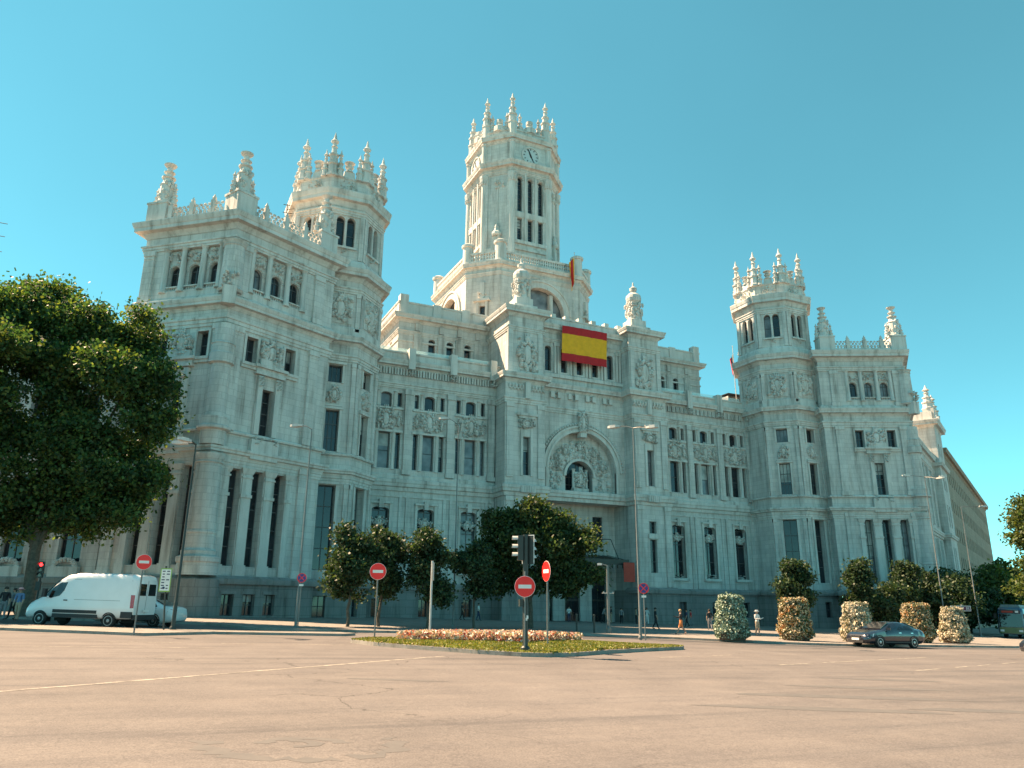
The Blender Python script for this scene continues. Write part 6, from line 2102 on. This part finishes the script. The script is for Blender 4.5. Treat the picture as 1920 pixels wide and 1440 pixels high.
def quadp(parent, name, mat, pts, t=0.01):
    m = MB()
    p = [Vector(q) for q in pts]
    nn_ = (p[1]-p[0]).cross(p[2]-p[0]).normalized()
    k_ = len(p)
    m.add(p+[q-nn_*t for q in p], [tuple(range(k_)), tuple(range(2*k_-1, k_-1, -1))]+[(i, (i+1) % k_, k_+(i+1) % k_, k_+i) for i in range(k_)])
    return m.build(name, M[mat], parent)

def put(e, x, y, hd, h=0.0):
    """stand a vehicle on the sloping road, nose along heading hd"""
    d = Vector((hd[0], hd[1])).normalized()
    a = Vector((d.x, d.y, gz(x+d.x, y+d.y)-gz(x, y))).normalized()
    lf = Vector((-d.y, d.x, gz(x-d.y, y+d.x)-gz(x, y))).normalized()
    u = a.cross(lf)
    e.matrix_world = Matrix(((a.x, lf.x, u.x, x), (a.y, lf.y, u.y, y), (a.z, lf.z, u.z, gz(x, y)+h), (0, 0, 0, 1)))

# white panel van
van = tag(empty('delivery_van'), 'long white high-roof delivery van parked at the left', 'van')
vb_ = Body([(-2.99, 0.5, 2.42, 0.96, 1.3, 0.86), (-2.93, 0.46, 2.58, 0.99, 1.3, 0.88), (-2.6, 0.44, 2.66, 1.02, 1.3, 0.9), (-1, 0.42, 2.68, 1.03, 1.3, 0.9), (0.4, 0.42, 2.66, 1.03, 1.3, 0.9), (0.95, 0.42, 2.56, 1.03, 1.3, 0.88),
            (1.3, 0.42, 2.36, 1.02, 1.3, 0.84), (1.75, 0.42, 1.88, 1.01, 1.28, 0.82), (2.12, 0.4, 1.46, 1.0, 1.2, 0.84), (2.5, 0.38, 1.27, 0.98, 1.05, 0.82), (2.75, 0.36, 1.14, 0.94, 0.95, 0.78), (2.92, 0.36, 0.98, 0.86, 0.8, 0.72), (2.99, 0.4, 0.8, 0.76, 0.66, 0.64)])
bo = vb_.mesh(70).build('body', M['paint_white'], van, 50)
for s_ in (-1, 1):
    vb_.panel([(2.05, 1.44), (1.5, 1.98), (1.22, 2.14), (0.85, 2.16), (0.95, 1.75), (1.15, 1.48), (1.6, 1.36)], s_).build('side_window', M['car_glass'], van)
    vb_.panel([(1.35, 0.62), (1.35, 0.44), (-1.1, 0.44), (-1.1, 0.62)], s_, 0.02, True).build('side_moulding', M['plastic'], van)
    vb_.panel([(1.35, 0.82), (1.35, 0.66), (-1.05, 0.66), (-1.05, 0.82)], s_, 0.008, True).build('sill_moulding', M['plastic'], van)
    vb_.panel([(-2.35, 0.8), (-2.35, 0.5), (-2.95, 0.5), (-2.95, 0.8)], s_, 0.012, True).build('rear_moulding', M['plastic'], van)
    vb_.panel([(0.88, 2.14), (0.865, 2.14), (1.08, 0.7), (1.1, 0.7)], s_, 0.004).build('door_seam', M['plastic'], van)
    vb_.panel([(0.3, 1.33), (0.3, 1.31), (-2.2, 1.31), (-2.2, 1.33)], s_, 0.006).build('side_crease', M['sign_back'], van)
    vb_.panel([(0.5, 2.32), (0.5, 2.305), (-2.7, 2.305), (-2.7, 2.32)], s_, 0.005).build('roof_seam', M['sign_back'], van)
    vb_.panel([(-2.74, 1.62), (-2.94, 1.62), (-2.97, 0.98), (-2.8, 0.98)], s_, 0.02).build('tail_light', M['taillight'], van)
    vb_.panel([(0.86, 1.3), (0.86, 1.25), (0.66, 1.25), (0.66, 1.3)], s_, 0.03).build('door_handle', M['plastic'], van)
    vb_.panel([(2.55, 1.2), (2.35, 1.28), (2.78, 1.02), (2.86, 0.9), (2.7, 0.92)], s_, 0.015).build('headlight', M['headlight'], van)
    arch(van, vb_, 2.02, 0.36, s_); arch(van, vb_, -1.73, 0.36, s_)
    for x in (2.02, -1.73): wheel(van, x, s_*0.9, 0.35, 0.24, 8, 'steel')
    m = MB(); m.hexa([(1.78+a, s_*(1.06+q), 1.4+z) for z in (0, 0.42) for a, q in ((0, 0), (0.16, 0), (0.16, 0.2), (0, 0.2))]); mr = m.build('mirror', M['plastic'], van)
    quadp(van, 'rear_door_window', 'car_glass', [(-3.003, s_*0.12, 1.6), (-3.003, s_*0.78, 1.6), (-2.995, s_*0.74, 2.18), (-2.995, s_*0.12, 2.18)])
quadp(van, 'windscreen', 'car_glass', [(2.13, 0.78, 1.5), (2.13, -0.78, 1.5), (1.36, -0.72, 2.345), (1.36, 0.72, 2.345)], 0.02)
boxp(van, 'rear_bumper', 'plastic', -3.06, -2.9, -0.95, 0.95, 0.42, 0.66)
boxp(van, 'door_split', 'sign_back', -3.0, -2.985, -0.01, 0.01, 0.7, 2.35)
quadp(van, 'number_plate', 'sign_white', [(-3.07, -0.26, 0.8), (-3.07, 0.26, 0.8), (-3.07, 0.26, 0.92), (-3.07, -0.26, 0.92)])
boxp(van, 'grille', 'plastic', 2.9, 3.0, -0.5, 0.5, 0.5, 0.85)
put(van, -47.75, -30.0, (-0.85, 0.527))

def sedan(name, label, paint, cat='car', rear_only=False):
    e = tag(empty(name), label, cat)
    B_ = Body([(-2.33, 0.42, 0.78, 0.74, 0.66, 0.6), (-2.27, 0.32, 0.99, 0.82, 0.8, 0.66), (-2.05, 0.26, 1.07, 0.87, 0.92, 0.66), (-1.7, 0.22, 1.12, 0.89, 0.95, 0.62), (-1.15, 0.2, 1.36, 0.905, 0.96, 0.58), (-0.6, 0.2, 1.45, 0.91, 0.96, 0.6),
               (-0.1, 0.2, 1.455, 0.91, 0.95, 0.61), (0.3, 0.2, 1.38, 0.91, 0.95, 0.6), (0.75, 0.2, 1.17, 0.905, 0.94, 0.63), (1.1, 0.2, 1.0, 0.9, 0.9, 0.68), (1.6, 0.2, 0.92, 0.885, 0.83, 0.68), (2.05, 0.2, 0.82, 0.84, 0.72, 0.64), (2.24, 0.24, 0.7, 0.76, 0.6, 0.58), (2.33, 0.34, 0.56, 0.62, 0.5, 0.48)])
    B_.mesh(64).build('body', M[paint], e, 50)
    for s_ in (-1, 1):
        B_.panel([(0.82, 1.0), (0.28, 1.31), (-0.25, 1.385), (-0.27, 0.99)], s_).build('front_side_window', M['car_glass'], e)
        B_.panel([(-0.33, 0.99), (-0.31, 1.385), (-0.85, 1.36), (-1.2, 1.22), (-1.38, 1.06), (-1.3, 1.0)], s_).build('rear_side_window', M['car_glass'], e)
        B_.panel([(0.86, 0.965), (0.86, 0.985), (-1.42, 0.985), (-1.42, 0.965)], s_, 0.01).build('window_trim', M['chrome'], e)
        B_.panel([(1.0, 0.36), (1.0, 0.28), (-1.0, 0.28), (-1.0, 0.36)], s_, 0.012, True).build('sill', M['plastic'], e)
        B_.panel([(-0.3, 0.96), (-0.29, 0.96), (-0.29, 0.36), (-0.3, 0.36)], s_, 0.004).build('door_seam', M['plastic'], e)
        for x in (-0.1, -1.05): B_.panel([(x, 0.86), (x, 0.83), (x-0.2, 0.83), (x-0.2, 0.86)], s_, 0.03).build('door_handle', M['chrome'], e)
        B_.panel([(1.78, 0.78), (2.14, 0.7), (2.27, 0.6), (2.2, 0.55), (1.85, 0.62)], s_, 0.014).build('headlight', M['headlight'], e)
        B_.panel([(-2.0, 0.98), (-2.24, 0.93), (-2.3, 0.78), (-2.05, 0.8)], s_, 0.014).build('tail_light', M['taillight'], e)
        arch(e, B_, 1.38, 0.34, s_); arch(e, B_, -1.3, 0.34, s_)
        for x in (1.38, -1.3): wheel(e, x, s_*0.79, 0.32, 0.22)
        m = MB(); m.hexa([(0.72+a, s_*(0.9+q), 0.98+z) for z in (0, 0.14) for a, q in ((0, 0), (0.1, 0), (0.08, 0.2), (0.0, 0.2))]); m.build('mirror', M[paint], e)
    quadp(e, 'windscreen', 'car_glass', [(1.04, 0.66, 1.035), (1.04, -0.66, 1.035), (0.3, -0.55, 1.395), (0.3, 0.55, 1.395)], 0.03)
    quadp(e, 'rear_window', 'car_glass', [(-1.72, -0.6, 1.13), (-1.72, 0.6, 1.13), (-1.12, 0.53, 1.385), (-1.12, -0.53, 1.385)], 0.03)
    boxp(e, 'grille', 'plastic', 2.24, 2.335, -0.36, 0.36, 0.46, 0.62)
    boxp(e, 'grille_bar', 'chrome', 2.25, 2.345, -0.38, 0.38, 0.61, 0.635)
    boxp(e, 'lower_grille', 'plastic', 2.24, 2.345, -0.55, 0.55, 0.26, 0.38)
    quadp(e, 'number_plate', 'sign_white', [(2.35, 0.26, 0.4), (2.35, -0.26, 0.4), (2.35, -0.26, 0.51), (2.35, 0.26, 0.51)][::-1])
    quadp(e, 'number_plate', 'sign_white', [(-2.345, -0.26, 0.66), (-2.345, 0.26, 0.66), (-2.34, 0.26, 0.77), (-2.34, -0.26, 0.77)])
    return e
cn = sedan('sedan', 'dark navy sedan turning before the flower towers', 'paint_navy')
hd = -face_dir(1, 0)*math.cos(R(23))-face_dir(0, 1)*math.sin(R(23))
# front wheel nearest the viewer stands at (-6.9, -44.1)
lf_ = Vector((-hd.y, hd.x, 0))
fwx = Vector((-6.9, -44.1, 0))-hd*1.38-lf_*0.8
put(cn, fwx.x, fwx.y, hd)
cw = sedan('sedan', 'white sedan half hidden behind the van', 'paint_white')
put(cw, -45.35, -28.3, (-0.85, 0.527))
ce = sedan('sedan', 'dark car just entering at the right edge', 'paint_navy')
put(ce, -2.6, -52.0, -face_dir(1, 0.1))
# city bus at the right edge
bus = tag(empty('city_bus'), 'green and dark blue city bus at the right edge', 'bus')
bb_ = Body([(-6.0, 0.4, 2.95, 1.22, 1.3, 1.1), (-5.9, 0.35, 3.05, 1.27, 1.3, 1.15), (5.6, 0.35, 3.05, 1.27, 1.3, 1.15), (5.85, 0.35, 2.98, 1.22, 1.3, 1.1), (6.0, 0.4, 2.85, 1.1, 1.3, 1.0)])
bb_.mesh(30).build('body', M['bus_blue'], bus, 40)
boxp(bus, 'front_panel', 'bus_green', 5.9, 6.04, -1.05, 1.05, 0.45, 1.05)
quadp(bus, 'windscreen', 'car_glass', [(6.03, 1.02, 1.1), (6.03, -1.02, 1.1), (6.0, -0.98, 2.35), (6.0, 0.98, 2.35)][::-1])
boxp(bus, 'destination_board', 'dark_metal', 5.9, 6.02, -0.95, 0.95, 2.42, 2.75)
boxp(bus, 'destination_text', 'banner_red', 6.02, 6.03, -0.7, 0.3, 2.5, 2.68)
boxp(bus, 'route_number', 'sign_white', 6.02, 6.03, 0.5, 0.8, 2.5, 2.7)
boxp(bus, 'roof_pod', 'pole_grey', -4, 5.6, -0.9, 0.9, 3.03, 3.3, 0.1)
for s_ in (-1, 1):
    boxp(bus, 'headlight', 'headlight', 5.98, 6.06, *sorted((s_*0.65, s_*1.0)), 0.62, 0.82)
    for i in range(5): bb_.panel([(4.6-2.1*i, 1.2), (4.6-2.1*i, 2.4), (2.7-2.1*i, 2.4), (2.7-2.1*i, 1.2)], s_).build('side_window', M['car_glass'], bus)
    for x in (3.3, -3.0): wheel(bus, x, s_*1.12, 0.48, 0.3, 8, 'steel')
    m = MB(); m.hexa([(6.05+a, s_*(1.2+q), 1.9+z) for z in (0, 0.5) for a, q in ((0, 0), (0.12, 0), (0.12, 0.22), (0, 0.22))]); m.build('mirror', M['plastic'], bus)
put(bus, 41.3, -22.4, (-0.93, -0.36))
# ------------------------------------------------------------------ people
def person(label, x, y, h, rz, shirt, legs, hair='hair_dark', stride=0.0, arms=(0.1, 0.1), bend=(0.25, 0.25), shorts=False, hat=None, bag=None, skirt=False, sleeves=0.5, h0=0.13, group='pedestrians', lean=0.0):
    """one continuous skinned body in its pose; facing +x before the turn rz"""
    J, E_, Rd = [], [], []
    def v(px, py, pz, r_, par=None):
        J.append((px, py, pz)); Rd.append(r_)
        if par is not None: E_.append((par, len(J)-1))
        return len(J)-1
    lz = lean
    pel = v(0, 0, 0.53, 0.082)
    wst = v(lz*0.2, 0, 0.60, 0.072, pel)
    chs = v(lz*0.5, 0, 0.72, 0.088, wst)
    shd = v(lz*0.75, 0, 0.80, 0.07, chs)
    nck = v(lz*0.9, 0, 0.855, 0.032, shd)
    hd0 = v(lz+0.008, 0, 0.89, 0.05, nck)
    hd1 = v(lz+0.012, 0, 0.935, 0.058, hd0)
    v(lz+0.005, 0, 0.978, 0.04, hd1)
    for s_ in (-1, 1):
        st = stride*s_
        hip = v(0.0, s_*0.052, 0.505, 0.062, pel)
        kn = v(0.16*st*0.6+0.012, s_*0.055, 0.285, 0.042, hip)
        lift = 0.02 if st < 0 else 0
        an = v(0.26*st-(0.04 if st < 0 else 0), s_*0.056, 0.045+lift, 0.026, kn)
        v(0.26*st+0.03, s_*0.06, 0.022+lift*0.5, 0.024, an)
        v(0.26*st+0.085, s_*0.066, 0.018, 0.02, len(J)-1)
        a, bd = arms[0 if s_ < 0 else 1], bend[0 if s_ < 0 else 1]
        sh = v(lz*0.7, s_*0.105, 0.805, 0.042, shd)
        el = v(lz*0.7+0.17*math.sin(a), s_*0.135, 0.805-0.17*math.cos(a), 0.031, sh)
        wr = v(J[el][0]+0.145*math.sin(a+bd), s_*0.135-s_*0.02*bd, J[el][2]-0.145*math.cos(a+bd), 0.02, el)
        fx, fz = math.sin(a+bd+0.1), -math.cos(a+bd+0.1)
        pm = v(J[wr][0]+0.04*fx, J[wr][1], J[wr][2]+0.04*fz, 0.019, wr)
        for q, ln in ((-0.012, 0.042), (-0.004, 0.048), (0.005, 0.045), (0.013, 0.036)):
            v(J[pm][0]+ln*fx+q*fz*0.8, J[pm][1]-s_*0.006, J[pm][2]+ln*fz-q*fx*0.8, 0.0055, pm)
        v(J[wr][0]+0.035*fx+0.022, J[wr][1]-s_*0.018, J[wr][2]+0.035*fz, 0.006, wr)
    me = bpy.data.meshes.new('body')
    me.from_pydata([(a*h, b_*h, c*h) for a, b_, c in J], E_, [])
    tmp = bpy.data.objects.new('tmp_body', me)
    COL.objects.link(tmp)
    md = tmp.modifiers.new('skin', 'SKIN')
    md.use_smooth_shade = True
    sv = me.skin_vertices[0].data
    for i, r_ in enumerate(Rd):
        sv[i].radius = (r_*h, r_*h*(0.78 if i in (1, 2, 3) else 1.0))
        sv[i].use_root = (i == 0)
    sb = tmp.modifiers.new('sub', 'SUBSURF')
    sb.levels = sb.render_levels = 1
    bpy.context.view_layer.update()
    ev = tmp.evaluated_get(bpy.context.evaluated_depsgraph_get())
    nm = bpy.data.meshes.new_from_object(ev)
    bpy.data.objects.remove(tmp)
    mats = [M['skin'], M[shirt], M[legs], M['cloth_black'], M[hair]]
    nm.materials.clear()
    for q in mats: nm.materials.append(q)
    for p in nm.polygons:
        c = p.center/h
        m_ = 0
        if c.z < 0.035: m_ = 3
        elif abs(c.y) > 0.118 and c.z < 0.80 and c.z > 0.3:
            m_ = 1 if c.z > 0.805-0.31*sleeves else 0
        elif c.z < (0.28 if shorts else 0.035): m_ = 0
        elif c.z < 0.56: m_ = 2
        elif c.z < 0.838: m_ = 1
        elif c.z > 0.945 or (c.x < lz-0.012 and c.z > 0.885): m_ = 4
        p.material_index = m_
    e = tag(empty('person', (x, y, gz(x, y)+h0), rz), label, 'person', group)
    o = bpy.data.objects.new('body', nm)
    COL.objects.link(o); o.parent = e
    m = MB()                                       # face: nose, eyes, ears
    hx = lz+0.012
    m.blob(((hx+0.062)*h, 0, 0.918*h), 0.012*h, 0.009*h, 0.014*h)
    for s_ in (-1, 1): m.blob(((hx+0.0)*h, s_*0.06*h, 0.92*h), 0.012*h, 0.008*h, 0.018*h)
    m.build('face', M['skin'], e, True)
    m = MB()
    m.blob((hx-0.012*1, 0, 0), 0, 0, 0)
    m = MB()
    m.lathe(((hx-0.008)*h, 0, 0.925*h), [(0.066*h, 0), (0.068*h, 0.025*h), (0.058*h, 0.055*h), (0.03*h, 0.075*h), (0.003*h, 0.08*h)], 12)
    m.build('hair', M[hair], e, True)
    if hat:
        m = MB()
        m.lathe((hx*h, 0, 0.95*h), [(0.12*h, 0), (0.122*h, 0.006*h), (0.07*h, 0.012*h), (0.066*h, 0.05*h), (0.04*h, 0.065*h), (0.002*h, 0.067*h)], 14)
        m.build('hat', M[hat], e, True)
    if bag:
        m = MB()
        m.hexa([((-0.05+a)*h, q*h, z*h) for z in (0.6, 0.8) for a, q in ((-0.09, -0.07), (-0.03, -0.08), (-0.03, 0.08), (-0.09, 0.07))])
        m.build('backpack', M[bag], e)
    if skirt:
        m = MB()
        m.lathe((0, 0, 0.33*h), [(0.12*h, 0), (0.1*h, 0.12*h), (0.085*h, 0.25*h)], 14)
        m.build('skirt', M[legs], e, True)
    return e
left = math.pi-YAW                                # heading to the left of the view
right = -YAW
toward = -math.pi/2-YAW+0
away = math.pi/2-YAW
person('woman in a dark top and orange shorts striding along the kerb', -11.35, -31.7, 1.66, left, 'cloth_black', 'cloth_orange', 'hair_fair', 0.75, (-0.4, 0.6), (0.3, 1.2), True)
person('man in a white shirt and cap standing reading beside the planters', -4.5, -31.7, 1.76, toward+0.6, 'cloth_white', 'cloth_tan', 'hair_grey', 0.12, (0.2, 0.25), (1.5, 1.6), True, hat='cloth_white')
person('person in a pink hat and blue top before the van bonnet', -51.3, -26.9, 1.68, toward, 'cloth_blue', 'cloth_tan', 'hair_dark', 0.15, hat='cloth_pink', shorts=True)
person('person in black at the far left edge', -52.1, -25.9, 1.72, toward+0.5, 'cloth_black', 'cloth_grey', stride=0.3, bag='cloth_navy')
person('second dark clothed person at the far left edge', -51.75, -25.2, 1.66, left, 'cloth_grey', 'cloth_black', stride=0.35)
P_ = [(-3.2, -1.6, 'cloth_white', 'cloth_navy', 'person in a white shirt left of the entrance doors', toward), (-0.6, -4.2, 'cloth_grey', 'cloth_black', 'person in grey crouching forward before the entrance steps', right),
      (0.9, -3.6, 'cloth_black', 'cloth_tan', 'person in black and tan before the middle door', left), (2.0, -3.9, 'cloth_grey', 'cloth_black', 'tall person in grey before the entrance', toward),
      (3.4, -4.6, 'cloth_tan', 'cloth_black', 'person in a tan top right of the middle door', right), (4.4, -5.2, 'cloth_white', 'cloth_white', 'person all in white right of the entrance', toward),
      (4.9, -4.3, 'cloth_navy', 'cloth_black', 'person in navy by the right entrance pier', left)]
for i, (x, y, sh, lg, lb, rz) in enumerate(P_):
    person(lb, x, y, 1.62+0.06*(i % 3), rz, sh, lg, stride=0.35*(i % 2), lean=0.16 if i == 1 else 0.0)
person('person in a red shirt sitting on the wall ledge by the right wing', 7.6, -8.6, 1.66, left, 'cloth_red', 'cloth_grey', stride=0.3)
person('person in black walking behind the striding woman', -5.8, -21.0, 1.74, right, 'cloth_black', 'cloth_black', stride=0.5)
person('second person in black near the right wing wall', 5.2, -11.0, 1.7, left, 'cloth_navy', 'cloth_black', stride=0.4)
person('man in dark clothes left of the silver planter', 0.6, -20.2, 1.76, away, 'cloth_black', 'cloth_grey', stride=0.35)
person('woman in a long white blouse left of the silver planter', 1.7, -20.4, 1.66, away+0.3, 'cloth_white', 'cloth_navy', stride=0.3, skirt=False)
person('person in dark red behind the silver planter', 3.2, -19.0, 1.7, left, 'cloth_red', 'cloth_black', stride=0.3)
person('pair-left person in dark clothes under the central tree', -16.4, -3.6, 1.7, right, 'cloth_black', 'cloth_black', stride=0.4)
person('pair-right person in a pale shirt under the central tree', -15.0, -4.4, 1.66, right, 'cloth_white', 'cloth_navy', stride=0.4)
